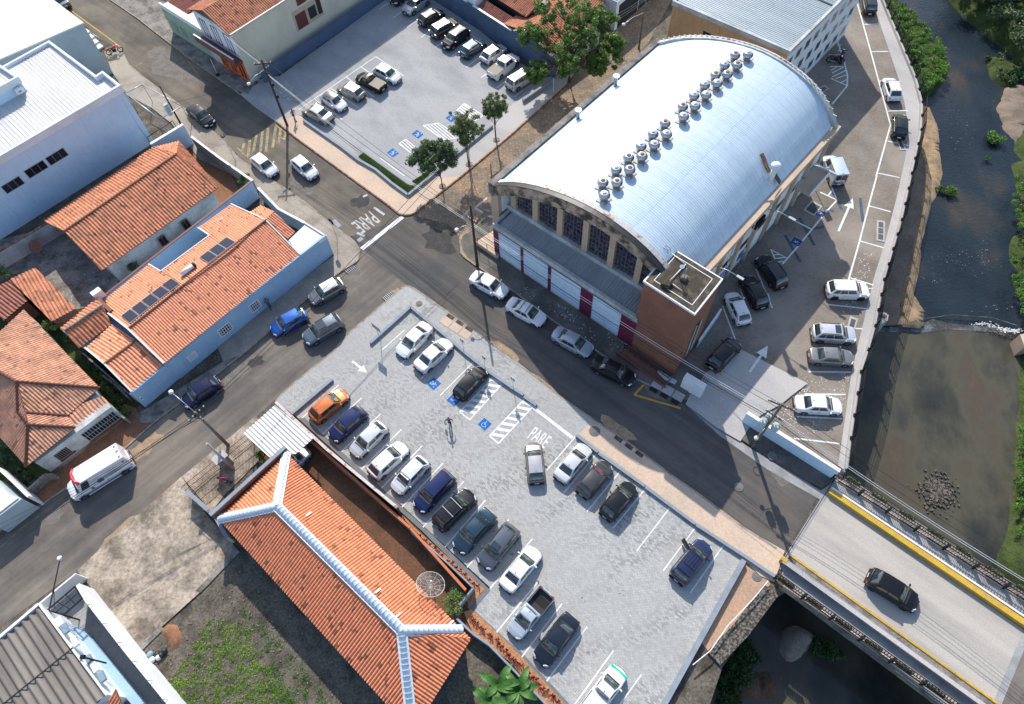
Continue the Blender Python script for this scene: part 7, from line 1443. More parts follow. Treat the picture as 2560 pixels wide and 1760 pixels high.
# ===== bridge
bmat='concrete_bridge'; ZB=.02
br=thing('road_bridge','pale concrete road bridge with yellow kerbs and walkways crossing the river','bridge',tuple(G(2250,1450)))
t33=lambda x,y:tp(3,3,x,y); t23=lambda x,y:tp(2,3,x,y)
def ext(a,b,k): return (a[0]+(b[0]-a[0])*k,a[1]+(b[1]-a[1])*k)
swo=[t33(120,515),ext(t33(120,515),t33(1560,1596),1.35)]; neo=[t23(700,1120),ext(t23(700,1120),t33(2321,560),1.25)]
b1=[xy(G(*swo[0],0)),xy(G(*swo[1],0)),xy(G(*neo[1],0)),xy(G(*neo[0],0))]
m=MB(); m.prism(b1,-.9,-.03); m.build('deck','concrete_old',br)
rdw=[xy(G(*p,ZB)) for p in (t33(60,400),t33(190,230),t33(330,0),t23(480,1330),t23(560,1240),t33(2321,930),ext(t33(1000,60),t33(2321,930),1.3),ext(t33(190,240),t33(2060,1575),1.35),t33(2060,1590))]
a=xy(G(*t33(172,235))); b=xy(G(*t23(520,1260))); c=xy(G(*ext(t33(1000,40),t33(2321,925),1.02))); d=xy(G(*ext(t33(190,240),t33(2060,1575),1.01)))
m=MB(); m.prism([a,b,c,d],-.03,ZB); m.build('roadway','concrete_bridge',br)
c2=c+(c-b).normalized()*25; d2=d+(d-a).normalized()*25
sheet('far_street','asphalt',[c,c2,d2,d],ZB+.004,thick=1.2)
m=MB(); stripe(m,c,d,.55,ZB+.008); m.build('expansion_joint','concrete_grey',br); m=MB(); stripe(m,xy(G(*t23(610,1150))),xy(G(*t33(100,370))),.30,ZB+.03); m.build('expansion_joint','concrete_grey',br)
m=MB(); stripe(m,xy(G(*t23(590,1175))),xy(G(*t33(75,395))),.06,ZB+.036); m.build('joint_gap','dark_metal',br)
def longbar(name,p,q,wd,z0,z1,mat,k=1.25,side=0,parent=br):
    a=xy(G(*p,z1)); b=xy(G(*ext(p,q,k),z1)); m=MB(); m.wall(a,b,wd,z0,z1,side); return m.build(name,mat,parent),a,b
longbar('yellow_line',t33(190,232),t33(2060,1575),.20,ZB,ZB+.012,'yellow_paint')
_,ka,kb=longbar('kerb_barrier',t33(150,285),t33(1940,1590),.30,-.03,.75,'concrete_grey')
m=MB(); m.wall(ka-Vector((.15,.1)),kb,.34,.75,.78); m.build('barrier_top','concrete_pale',br)
m=MB(); m.box((ka.x,ka.y,.40),(.5,.36,.82),rz=R_(-43)); m.build('barrier_end','yellow_paint',br)
_,na,nb=longbar('kerb_barrier',t23(565,1255),t33(2321,850),.50,-.03,.50,'yellow_paint'); _,na,nb=longbar('barrier_top',t23(580,1228),t33(2321,795),.16,-.03,.56,'trim_white')
# walkways
swa=xy(G(*t33(80,420),.06)); swb=xy(G(*ext(t33(80,420),t33(1700,1596),1.3),.06))
m=MB(); m.prism([ka,kb,xy(G(*ext(t33(130,490),t33(1590,1596),1.3),.06)),xy(G(*t33(130,490),.06))],-.03,.10); m.build('walkway','concrete_grey',br)
m=MB(); m.prism([na,nb,xy(G(*ext(t23(620,1140),t33(2321,640),1.2),.06)),xy(G(*t23(620,1140),.06))],-.03,.10); m.build('walkway','concrete_grey',br)
_,o1,o2=longbar('edge_beam',t33(150,520),t33(1720,1610),.22,-.9,.22,'wall_beige'); _,o3,o4=longbar('edge_beam',t23(640,1165),t33(2321,650),.22,-.9,.22,'wall_beige')
def railing(p,q,k,nm,lab,h=1.15,seg=2.55,wd=.28):
    a=xy(G(*p,h)); b=xy(G(*ext(p,q,k),h)); d=(b-a).normalized(); n=int((b-a).length/seg); r=thing(nm,lab,'railing',(a.x,a.y,0)); nn=Vector((-d.y,d.x))*wd
    m=MB(); 
    for o in (-.5,.5): m.beam((a+nn*o).to_3d()+Vector((0,0,h)),(b+nn*o).to_3d()+Vector((0,0,h)),.06,.06); 
    m.beam(a.to_3d()+Vector((0,0,.25)),b.to_3d()+Vector((0,0,.25)),.06,.06); m.build('top_rail','iron_black',r)
    m=MB(); L=(b-a).length; k_=int(L/.24)
    for i in range(k_):
        q_=a+d*(i*.24); m.beam((q_-nn*.5).to_3d()+Vector((0,0,h)),(q_+nn*.5).to_3d()+Vector((0,0,h)),.05,.05); m.tube([(q_.x,q_.y,.2),(q_.x,q_.y,h)],.02,4,caps=False)
    o=m.build('balusters','iron_black',r); o['kind']='stuff'
    for i in range(n+1): q_=a+d*(i*seg); m=MB(); m.box((q_.x,q_.y,.6),(.12,.34,1.25),rz=math.atan2(d.y,d.x)); m.build('post','iron_black',r)
    return a,d,n,r
ra_=railing(t33(90,425),t33(1720,1600),1.25,'bridge_railing','black railing with flower boxes on the lower left side of the bridge')
rb_=railing(t23(620,1100),t33(2321,590),1.2,'bridge_railing','black railing on the upper right side of the bridge')
rn=random.Random(77)
def flowerbox(a,d,s,off,i,where,h=1.0):
    nn=Vector((-d.y,d.x)); c=a+d*s+nn*off; ang=math.atan2(d.y,d.x); hues=('yellow green','red leaved','mixed')[i%3]
    r=thing('flower_box','%s flower box from the left bank on the %s bridge railing, %s plants'%(ORD[i],where,hues),'flower box',(c.x,c.y,h-.35),'flower boxes on the bridge railings',0); m=MB(); m.box((c.x,c.y,h-.18),(1.35,.24,.24),rz=ang); m.build('trough','iron_black',r)
    for mt,k in (('vine_green',150),('red_leaf',60)):
        m=MB(); leafcloud(m,[(c.x+d.x*q,c.y+d.y*q,h+.02,.17) for q in (-.5,-.25,0,.25,.5)][(0 if mt=='vine_green' else i%3):],k,.075,rn); m.build('flowers' if mt=='red_leaf' else 'leaves',mt,r)
for i in range(7): flowerbox(ra_[0],ra_[1],.9+i*2.55,0.0,i,'lower left')
for i in range(7): flowerbox(rb_[0],rb_[1],1.5+i*2.5,.42,i+1,'upper right')
# pier below and rubble wall on the left bank
t=thing('bridge_pier','concrete abutment under the left end of the bridge','pier',tuple(G(2000,1430,-5))); m=MB(); p=[xy(G(*q)) for q in (t33(60,430),t33(350,0),t23(620,1160))]; m.prism([p[0],p[2],p[2]+Vector((1.2,-1.1)),p[0]+Vector((1.2,-1.1))],-7,-.9); m.build('wall','concrete_old',t)
rw=lowwall('rubble_retaining_wall','dark rubble stone retaining wall above the river bank',[tp(3,2,2350,560),tp(3,2,2080,920),tp(3,2,1830,1180)],.25,1.35,'rubble',z0=-7)
sheet('orange_soil_wedge','dirt_pale',[xy(G(*p)) for p in (tp(3,2,2110,320),tp(3,2,2321,440),(1925,1462),tp(3,2,2180,700),tp(3,2,1780,1120),tp(3,2,1700,1020))],.03)
lowwall('white_pipe_fence','thin white pipe rail above the rubble wall',[tp(3,2,2321,480),tp(3,2,2180,650),tp(3,2,1960,880),tp(3,2,1800,1110),tp(3,2,1640,1240)],.8,.07,'steel_white',z0=.72)
rk=thing('river_rock','large flat brown boulder under the lower side of the bridge','rock',tuple(G(1995,1610,-5)))
bpy.data.objects.remove(rk); mound('river_rock','rock',[t33(150,900),t33(250,860),t33(390,900),t33(445,980),t33(410,1090),t33(320,1180),t33(230,1245),t33(150,1190),t33(90,1100),t33(110,960)],-5.9,-4.1,71,kind=None,rim=.7,rough=.16,label='large flat brown boulder under the lower side of the bridge',cat='rock')
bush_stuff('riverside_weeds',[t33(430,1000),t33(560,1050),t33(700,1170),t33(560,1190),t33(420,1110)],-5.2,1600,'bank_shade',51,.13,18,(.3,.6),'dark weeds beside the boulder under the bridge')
bush_stuff('riverside_weeds',[tp(3,2,1650,1300),tp(3,2,1800,1250),tp(3,2,1700,1450),tp(3,2,1560,1620),tp(3,2,1480,1590)],-1.0,1500,'bank_green',52,.13,16,(.25,.6),'green weeds between the lot wall and the river bank')
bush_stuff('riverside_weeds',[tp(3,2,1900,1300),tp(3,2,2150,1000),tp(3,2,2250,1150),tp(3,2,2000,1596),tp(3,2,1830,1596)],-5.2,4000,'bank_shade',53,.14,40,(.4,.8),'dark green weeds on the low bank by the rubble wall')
sheet('lower_bank','dirt_dark',[xy(G(*p,-1.2)) for p in (tp(3,2,1690,1050),tp(3,2,1850,1230),tp(3,2,1790,1640),tp(3,2,1400,1700))],-1.2,thick=1.0)
# river fence along the lot: kerb beam, mesh panels, posts
ep=[xy(G(x,y,0)) for x,y in edge[1:]]+[xy(G(2106,1184))]
t=thing('river_wall_beam','pale concrete beam along the top of the river wall','beam',tuple(ep[3])+(0,)); m=MB()
for a,b in zip(ep,ep[1:]): m.wall(a,b,.22,-1.5,.42,-1)
m.build('beam','concrete_pale',t); m=MB()
for a,b in zip(ep,ep[1:]): m.wall(a,b,.10,-.8,.30,1)
m.build('outer_face','concrete_grey',t)
rf=thing('river_fence','long dark metal fence on the river wall beside the parking row','fence',tuple(ep[3])+(0,)); posts=0; m=MB(); mp_=MB()
for a,b in zip(ep,ep[1:]):
    d=(b-a).normalized(); nn=Vector((d.y,-d.x))*-.06; L=(b-a).length; a3=lambda s,z:(a+d*s+nn).to_3d()+Vector((0,0,z))
    for z in (.5,.85,1.2,1.5): m.tube([a3(0,z),a3(L,z)],.03,4)
    k=int(L/.14)
    for i in range(k): m.tube([a3(i*.14,.45),a3(i*.14,1.5)],.014,3,caps=False)
o=m.build('mesh_panels','iron_black',rf)
s=0
for a,b in zip(ep,ep[1:]):
    d=(b-a).normalized(); L=(b-a).length; n=max(1,round(L/2.4))
    for i in range(n): q=a+d*(L*i/n); m=MB(); m.box((q.x,q.y,.95),(.10,.10,1.3),rz=math.atan2(d.y,d.x)); m.box((q.x,q.y,.50),(.3,.3,.16),rz=math.atan2(d.y,d.x)); m.build('post','iron_black',rf)
c=G(*tp(1,3,1040,1290),-1.2); t=thing('outfall_block','pale concrete outfall block jutting from the river wall','outfall',tuple(c)); P=[xy(G(*tp(1,3,x,y),-1.0)) for x,y in ((980,1230),(1060,1235),(1095,1260),(1085,1310),(1000,1350),(960,1360))]; m=MB(); m.prism(P,-5.3,-1.0); m.build('block','concrete_pale',t); m=MB(); q=G(*tp(1,3,1050,1270),-1.0); m.lathe(tuple(q),[(.28,0),(.24,.02)],12); m.build('pipe_mouth','rusty',t)
t=thing('far_bank_post','broken concrete post on the far bank by the weir','post',tuple(G(2552,860,-5))); m=MB(); q=G(2552,862,-4.6); m.prism([xy(q)+Vector(v) for v in ((-.5,-.8),(.6,-.7),(.6,.9),(-.4,.7))],-6,-3.6); m.build('post','wall_beige',t)
# white blue walls at the lot entrance
def tallwall(nm,lab,p,q,h,t_,mat,capm):
    t=thing(nm,lab,'wall',tuple(G(*p))); a,b=xy(G(*p,h)),xy(G(*q,h)); m=MB(); m.wall(a,b,t_,0,h); m.build('wall_body',mat,t); m=MB(); m.wall(a,b,t_+.12,h,h+.10); m.build('coping',capm,t); return t,a,b
_,a,b=tallwall('entrance_wall','long pale blue white wall between the bridge pavement and the river lot',(1868,1032),(2100,1178),1.9,.22,'wall_blue_white','trim_white')
t2,a,b=tallwall('entrance_wall','short white sign wall with black spikes beside the lot entrance',(1713,938),(1763,968),2.1,.5,'wall_white','trim_white'); 
m=MB()
for k in range(11): p=a.lerp(b,(k+.3)/11)+Vector((.35,.40)); m.tube([(p.x,p.y,1.6),(p.x+.1,p.y+.12,2.5)],.025,4)
m.build('spikes','iron_black',t2)
t=thing('stone_bench','low pale blue concrete bench slab on the hall pavement','bench',tuple(G(1665,940))); P=[xy(G(*q,.45)) for q in ((1642,922),(1693,952),(1688,960),(1665,950),(1646,932))]; m=MB(); m.prism(P,.3,.45); m.build('slab','wall_grey_teal',t); m=MB(); m.prism(inset(P,.25),.1,.3); m.build('base','wall_grey_teal',t)
t=thing('slanted_panel','long white panel leaning along the tower side','panel',tuple(G(1770,800))); a,b=G(1742,868,.2),G(1796,790,.2); m=MB(); m.wall(a,b,.10,.1,1.5); m.build('panel','wall_blue_white',t); m=MB(); m.wall(a,b,.18,1.5,1.56); m.build('top_edge','trim_white',t)
# ===== painted markings (parts of the surface they lie on)
def marks(name,mat,segs,parent,z,wd=.11):
    for a,b in segs:
        m=MB(); stripe(m,G(*a),G(*b),wd,z); z+=.0005; m.build(name,mat,parent)
zl=.106
marks('bay_line','white_paint',[(t21(420,602),t21(755,300)),(t21(595,757),t21(960,420)),(t21(770,915),t21(1132,565)),(t21(950,1075),t21(1320,705)),(t21(1135,1242),t21(1508,855)),(t21(1325,1410),t21(1695,1013)),(t21(1515,1592),t21(1885,1175)),((1113,1368),(1214,1251)),((1168,1419),(1272,1300)),((1225,1472),(1331,1348)),((1241,1582),(1345,1455)),((1303,1645),(1405,1510)),((1367,1703),(1468,1567)),((1432,1768),(1534,1626)),((1545,1768),(1603,1687)),
 (tp(2,2,315,1077),tp(2,2,577,770)),(tp(2,2,470,1280),tp(2,2,775,915)),(tp(2,2,680,1450),tp(2,2,987,1077)),((1532,1322),(1614,1222)),(tp(3,2,1130,210),tp(2,2,1438,1403)),(tp(3,2,1367,393),tp(3,2,1655,5)),(tp(3,2,1615,590),tp(3,2,1915,160)),
 ((956,876),(1012,826)),((1003,912),(1092,829)),((1052,949),(1139,866)),(t21(1670,400),t21(1987,83))],lot,zl,.12)
def hatched(name,mat,A,Bq,Cq,Dq,n,parent,z,wd=.14,sw=.42,slant=.5):
    """outline A-B-C-D with slanting bars"""
    A,Bq,Cq,Dq=[xy(G(*p)) for p in (A,Bq,Cq,Dq)]; m=MB()
    for a,b in ((A,Bq),(Bq,Cq),(Cq,Dq),(Dq,A)): stripe(m,a,b,wd,z); z+=.0015
    m.build(name,mat,parent)
    for i in range(n):
        u=(i+.35)/n; m=MB(); p=A.lerp(Dq,u); q=Bq.lerp(Cq,max(0,min(1,u+slant/n))); stripe(m,p,q,sw,z); m.build('hatch_bar',mat,parent)
hatched('hatch_outline','white_paint',t21(1848,548),t21(1940,618),t21(2240,285),t21(2160,222),7,lot,zl,.13,.30,.9)
hatched('hatch_outline','white_paint',t21(2118,765),t21(2198,833),tp(2,2,198,492),tp(2,2,120,425),7,lot,zl,.13,.30,.9)
marks('stop_line','white_paint',[(tp(2,2,195,508),tp(2,2,550,783))],lot,zl,.32)
def arrow(a,b,parent,z,mat='white_paint',wd=.16,hw=.42,hl=1.1):
    a=xy(G(*a));b=xy(G(*b)); d=(b-a).normalized(); n=Vector((-d.y,d.x)); h=b-d*hl; m=MB(); stripe(m,a,h,wd,z); m.face([tuple(h-n*hw)+(z,),tuple(b)+(z,),tuple(h+n*hw)+(z,)][::-1]); o=m.build('painted_arrow',mat,parent); return o
arrow(t21(875,87),t21(1008,192),lot,zl,wd=.22,hl=.9)
def sign_square(pts,parent,z,kind,mat='blue_sign_paint'):
    P=[xy(G(*p)) for p in pts]; c=sum(P,Vector((0,0)))/4; m=MB(); q=P
    ar=sum(q[i].x*q[(i+1)%4].y-q[(i+1)%4].x*q[i].y for i in range(4))
    if ar<0: q=q[::-1]
    m.face([(p.x,p.y,z) for p in q]); o=m.build('painted_sign',mat,parent)
    up_=(P[0]-P[3]).normalized() if kind!='x' else None; s=(P[0]-P[1]).length*.5; K=s*.08
    ux=((P[1]-P[0]).normalized()); uy=(P[0]-P[3]).normalized(); m=MB(); Z=z+.004
    W=lambda x,y:c+ux*x*s+uy*y*s
    if kind=='chair':
        stripe(m,W(-.05,.45),W(0,-.05),K,Z); stripe(m,W(0,-.02),W(.38,-.05),K,Z); stripe(m,W(.36,-.05),W(.55,-.5),K,Z); k=14
        for i in range(10): a0=R_(60+i*28); a1=R_(60+(i+1)*28); stripe(m,W(-.05+.42*math.cos(a0),-.25+.42*math.sin(a0)),W(-.05+.42*math.cos(a1),-.25+.42*math.sin(a1)),K*.85,Z)
        cc=W(-.08,.62); m.face([(cc.x+K*math.cos(6.283*i/10),cc.y+K*math.sin(6.283*i/10),Z) for i in range(10)])
    else:
        cc=W(-.15,.60); m.face([(cc.x+K*math.cos(6.283*i/10),cc.y+K*math.sin(6.283*i/10),Z) for i in range(10)])
        for a,b in (((-.12,.42),(.0,-.05)),((.0,-.05),(-.35,-.62)),((.0,-.05),(.30,-.62)),((-.1,.3),(.35,.05)),((.35,.05),(.42,-.6)),((-.1,.3),(-.45,.1))): stripe(m,W(*a),W(*b),K,Z)
        if 1:
            for i in range(8): a0=R_(i*45); a1=R_((i+1)*45); stripe(m,W(.5+.13*math.cos(a0),.55+.13*math.sin(a0)),W(.5+.13*math.cos(a1),.55+.13*math.sin(a1)),K*.6,Z)
    # keep the overlapping strokes of the symbol apart by a hair
    for i in range(0,len(m.v)): x,y,zz=m.v[i]; m.v[i]=(x,y,zz+.0004*(i//4))
    m.build('symbol','white_paint',o); return o
sign_square([t21(1680,290),t21(1610,350),t21(1545,290),t21(1610,235)],lot,zl+.012,'old'); sign_square([t21(1865,435),t21(1800,498),t21(1728,440),t21(1795,375)],lot,zl+.012,'old'); sign_square([t21(2070,600),t21(2138,655),t21(2075,718),t21(2012,660)],lot,zl+.012,'chair')
def ground_text(txt,p_start,p_end,parent,z,mat,hgt,bold=.02):
    """text baseline direction from p_start to p_end (reading direction), letters hgt tall on the ground"""
    a=xy(G(*p_start));b=xy(G(*p_end)); d=b-a; L=d.length; ang=math.atan2(d.y,d.x); c=(a+b)/2
    w_=L/(len(txt)*.72); return text_obj(txt,(c.x,c.y,z),ang,1.0,mat,parent,sx=w_,sy=hgt/.72,name='painted_word',bold=bold)
ground_text('PARE',tp(2,2,145,720),tp(2,2,345,850),lot,zl,'white_paint',1.45,.005)
# side street: stop line, word, worn crossing
SS=bpy.data.objects['side_street']; zs_=.012
marks('stop_line','white_paint',[(tp(1,1,1330,370),tp(1,1,958,662))],SS,zs_,.5)
ground_text('PARE',tp(1,1,1100,340),tp(1,1,880,490),SS,zs_,'white_worn',2.2,.012)
marks('lane_mark','white_worn',[(tp(1,1,1070,285),tp(1,1,1165,352)),(tp(1,1,915,515),tp(1,1,985,545)),(tp(1,1,970,190),tp(1,1,1010,170))],SS,zs_,.28)
marks('faded_patch','faint_paint',[(tp(1,1,700,400),tp(1,1,760,460)),(tp(1,1,925,590),tp(1,1,965,560))],SS,zs_,.5)
marks('crossing_stripe','yellow_worn',[(tp(0,1,185,1130),tp(0,1,150,1340)),(tp(0,1,225,1165),tp(0,1,205,1300)),(tp(0,1,110,1160),tp(0,1,90,1380)),(tp(0,1,60,1190),tp(0,1,40,1375)),(tp(0,1,5,1220),tp(0,1,-25,1380)),(tp(0,0,2265,1270),tp(0,0,2250,1420)),(tp(0,0,2210,1300),tp(0,0,2195,1400)),(tp(0,1,272,1200),tp(0,1,255,1265))],SS,zs_,.34)
marks('crossing_edge','yellow_worn',[(tp(0,1,185,1140),tp(0,1,272,1205)),(tp(0,0,2150,1340),tp(0,0,2250,1430)),(tp(0,1,205,1230),tp(0,1,262,1270))],SS,zs_+.004,.16)
marks('yellow_line','yellow_paint',[(tp(0,0,650,100),tp(0,0,1100,430)),(tp(0,0,640,115),tp(0,0,665,100))],SS,zs_,.13)
marks('yellow_line','yellow_worn',[(tp(0,0,1290,690),tp(0,0,1560,890)),(tp(0,0,1230,600),tp(0,0,1290,570))],SS,zs_,.13)
HS=bpy.data.objects['hall_street']
marks('yellow_line','yellow_paint',[(tp(2,2,1195,298),tp(2,2,1108,390)),(tp(2,2,1108,388),tp(2,2,1530,512))],HS,.016,.20)
HX=bpy.data.objects['hex_paved_street']
marks('corner_mark','white_worn',[(tp(1,1,2095,198),tp(1,1,1985,290)),(tp(1,1,1985,290),tp(1,1,2095,360)),(tp(1,1,1948,290),tp(1,1,1865,378))],HX,.022,.26)
MS=bpy.data.objects['main_street']; 
marks('yellow_line','yellow_worn',[(t20(200,1600),t20(355,1485)),(tp(3,0,0,180),tp(3,0,230,-30))],MS,.006,.10)
# hall corner yellow kerb paint
m=MB(); q=[xy(G(*p)) for p in (tp(1,1,2080,385),tp(1,1,1950,500),tp(1,1,1870,545),tp(1,1,1850,600),tp(1,1,1868,680),tp(1,1,1905,745),tp(1,1,1990,812))]
[m.wall(a,b,.2,.0,.15) for a,b in zip(q,q[1:])]; m.build('yellow_kerb','yellow_worn',bpy.data.objects['hall_pavement'])
# upper lot
t01=lambda x,y:tp(0,1,x,y)
marks('bay_line','white_paint',[(t01(1115,85),t01(1200,30)),(t01(1240,165),t01(1312,113)),(t01(1370,250),t01(1455,190)),(t01(1497,340),t01(1560,293)),(t01(1630,430),t01(1680,393)),(t01(1765,520),t01(1845,460)),(t01(1905,612),t01(2040,510)),(t01(2040,707),t01(2105,660)),(t01(2180,800),t01(2290,715)),(t01(375,1005),t01(1085,515)),(t01(530,902),t01(785,1087)),(t01(672,797),t01(930,980)),(t01(815,698),t01(1070,880)),(t01(948,605),t01(1205,782)),(t01(1085,513),t01(1340,690)),(t01(1935,305),t01(2112,425)),(t01(1125,1435),t01(1345,1596)),(tp(0,2,25,880),tp(0,2,175,765)),(t01(40,790),t01(440,1085))],ulot,.03,.11)
hatched('hatch_outline','white_paint',t01(1515,1140),t01(1700,1270),t01(1850,1250),t01(1660,1117),5,ulot,.03,.12,.13,-.8)
hatched('hatch_outline','white_paint',t01(1295,1305),t01(1415,1395),t01(1460,1350),t01(1355,1262),3,ulot,.03,.12,.13,-.4)
hatched('hatch_outline','white_paint',t01(1820,1000),t01(1980,1100),t01(2060,1050),t01(1890,940),4,ulot,.03,.14,.2,-.4)
for q in ([t01(1520,1220),t01(1470,1258),t01(1412,1215),t01(1460,1178)],[t01(1296,1390),t01(1240,1428),t01(1188,1385),t01(1240,1345)],[t01(1820,1070),t01(1770,1110),t01(1718,1070),t01(1770,1035)]): sign_square([q[3],q[0],q[1],q[2]],ulot,.04,'old')
ground_text('PARE',t01(385,900),t01(200,750),ulot,.03,'white_worn',2.0,.01)
# river lot
t03=lambda x,y:tp(0,3,x,y); t13=lambda x,y:tp(1,3,x,y); zz3=lambda x,y:(1860+x/5.7,380+y/5.7)
marks('lane_line','white_paint',[(t03(795,-20),t03(940,500)),(t03(940,500),t03(1110,1135)),(t03(1110,1135),t03(980,1600)),(t13(985,0),t13(912,270)),(t13(912,270),t13(830,590)),(t13(830,590),t13(722,970))],rlot,.024,.17)
marks('bay_line','white_paint',[(t03(872,222),t03(1008,219)),(t03(937,470),t03(1090,467)),(t03(1005,737),t03(1040,735)),(t03(1088,1008),t03(1268,1003)),(t03(1083,1280),t03(1278,1322)),(t03(1003,1572),t13(1190,15)),(t13(915,272),t13(1110,325)),(t13(832,590),t13(1047,652)),(t13(745,925),t13(955,990)),(t13(545,1167),t13(902,1205)),(t13(680,1377),t13(855,1387)),(t23(365,180),t23(750,184)),(t23(330,383),t23(702,386)),(t23(262,587),t23(670,606)),(t23(235,783),t23(648,832)),(tp(1,2,1908,1180),tp(1,2,2025,1485)),(tp(1,2,2210,840),tp(1,2,2360,1200)),(tp(1,2,2060,1000),tp(1,2,2172,1338)),(tp(1,3,0,1070),tp(1,3,15,1130))],rlot,.024,.15)
marks('hatch_bar','white_paint',[(t13(780,930),t13(830,980)),(t13(840,950),t13(880,1005)),(t13(900,1020),t13(950,1020))],rlot,.026,.12)
marks('lane_line','white_paint',[(zz3(1240,480),zz3(1322,690)),(zz3(1322,690),zz3(1160,865)),(zz3(1110,930),zz3(830,1270)),(zz3(775,1340),zz3(545,1600)),(zz3(1085,575),zz3(1312,680)),(zz3(1200,620),zz3(1262,540)),(zz3(735,988),zz3(958,1103))],rlot,.024,.17)
marks('hatch_bar','white_paint',[(zz3(380,1390),zz3(600,1510)),(zz3(380,1390),zz3(460,1560)),(zz3(410,1470),zz3(500,1462)),(zz3(440,1520),zz3(590,1505)),(zz3(480,1570),zz3(560,1560))],rlot,.026,.13)
sign_square([zz3(1170,870),zz3(1110,930),zz3(1010,885),zz3(1055,820)],rlot,.034,'chair','blue_deep'); sign_square([zz3(835,1275),zz3(770,1350),zz3(660,1290),zz3(715,1215)],rlot,.034,'old','blue_deep')
arrow(zz3(1345,1130),zz3(1550,660),rlot,.024,wd=.24,hl=1.5,hw=.55); arrow((1873,932),(1919,866),bpy.data.objects['entrance_apron'],.158,wd=.24,hl=1.4,hw=.55)
marks('old_blue_line','blue_faded',[(zz3(790,940),zz3(1000,1330)),(zz3(580,1180),zz3(800,1570)),(zz3(860,1120),zz3(1140,1060)),(zz3(1160,790),zz3(1280,850)),(zz3(1330,700),zz3(1390,820)),(t13(835,200),t13(860,420)),(t13(380,480),t13(500,465))],rlot,.021,.34)
marks('hatch_bar','white_paint',[(t03(570,640),t03(640,600)),(t03(580,665),t03(690,605)),(t03(580,700),t03(705,640)),(t03(610,715),t03(712,680)),(t03(660,750),t03(718,720)),(t03(620,370),t03(650,372)),(t03(625,410),t03(665,410)),(t03(630,460),t03(670,462)),(t03(550,500),t03(680,498))],rlot,.026,.14)
marks('lane_line','white_paint',[(t03(618,340),t03(690,560)),(t03(690,560),t03(720,680)),(t03(720,680),t03(718,778)),(t03(718,778),t03(570,712)),(t03(718,778),t03(582,945)),(t03(560,605),t03(690,605))],rlot,.024,.17)
ground_text('CARGA',t03(512,1015),t03(578,950),rlot,.026,'white_worn',.85,.02)
# drains and manholes
def drain(px,lab,parent_z=.0,slab=None,z=.03,sz=.45,rz=R_(60),L=1.6,n=1,dirv=(0,0)):
    c=G(*px); t=thing('storm_drain',lab,'drain',(c.x,c.y,z)); m=MB(); m.box((c.x,c.y,z+.02),(L+.35,sz+.35,.04),rz=rz); m.build('slab','concrete_pale',t)
    for i in range(n):
        o=Vector((math.cos(rz),math.sin(rz)))*((i-(n-1)/2)*L/n); m=MB(); m.box((c.x+o.x,c.y+o.y,z+.045),(L/n-.12,sz,.015),rz=rz); g=m.build('grate','dark_opening',t); m=MB()
        for k in range(7): p=Vector((math.cos(rz),math.sin(rz)))*((k/6-.5)*(L/n-.2)); m.box((c.x+o.x+p.x,c.y+o.y+p.y,z+.055),(.035,sz,.02),rz=rz)
        m.build('bars','concrete_grey',g)
    return t
drain(tp(1,3,1020,500),'triple grated storm drain in a bay beside the river fence',n=3,L=2.6,rz=R_(72),sz=.5)
drain(tp(1,3,765,1335),'small grated drain above the silver SUV by the river',L=1.1,rz=R_(62)); drain(tp(0,3,1203,1310),'narrow grated drain below the black hatchback at the fence bend',L=1.6,rz=R_(88),sz=.35)
drain(zz3(980,805),'square black grate in the pavement edge by the hall wall',L=1.5,sz=1.0,rz=R_(45),z=.03)
drain(tp(0,3,500,808),'small grate near the painted loading word',L=.9,sz=.5,rz=R_(30))
def manhole(px,lab,z,mt='concrete_old',r=.38,square=False):
    c=G(*px); t=thing('manhole_cover',lab,'manhole cover',(c.x,c.y,z)); m=MB()
    if square: m.box((c.x,c.y,z+.01),(1.2,1.0,.02),rz=R_(-43)); m.build('surround','concrete_pale',t); m=MB()
    m.lathe((c.x,c.y,z+.005),[(r,0),(r,.03),(r*.95,.035)],24); m.build('cover',mt,t)
    m=MB(); m.lathe((c.x,c.y,z+.04),[(r*.7,0),(r*.66,.006)],24); m.build('ring','pole_concrete',t)
manhole(tp(1,1,1480,1163),'round manhole cover in the corner paving of the central lot',.10,square=True); manhole(tp(2,2,748,722),'big round cover in the peach pavement',.105,'kerb_flush',.52); manhole(tp(2,3,35,948),'dark round cover on the pavement by the pale entrance wall',.12,'kerb_flush',.42); manhole(tp(2,2,2055,1225),'faint round cover in the hall street',.008,'kerb_flush',.42); manhole(tp(3,2,2218,440),'mossy round cover in the orange soil wedge',.03,'kerb_flush',.42)
def grated_row(px0,px1,n,lab,z,slabm='concrete_pale',inward=1,w_=1.3):
    a,b=xy(G(*px0)),xy(G(*px1)); d=(b-a).normalized(); nn=Vector((-d.y,d.x))*inward; t=thing('kerb_inlet',lab,'storm drain',tuple((a+b)/2)+(z,)); L=(b-a).length
    m=MB()
    for i in range(n): p=a+d*(L*(i+.04)/n); q=a+d*(L*(i+.96)/n); m.prism([p+nn*.35,q+nn*.35,q+nn*w_,p+nn*w_],z-.05,z+.03)
    m.build('slabs',slabm,t)
    for i in range(n):
        p=a+d*(L*(i+.12)/n); q=a+d*(L*(i+.80)/n); m=MB(); m.prism([p-nn*.10,q-nn*.10,q+nn*.28,p+nn*.28],z-.05,z+.02); g=m.build('opening','dark_opening',t); m=MB()
        for k in range(10): r=p.lerp(q,(k+.5)/10); m.beam((r-nn*.10).to_3d()+Vector((0,0,z+.025)),(r+nn*.28).to_3d()+Vector((0,0,z+.025)),.03,.02)
        m.build('bars','rusty' if slabm=='concrete_peach' else 'dark_metal',g)
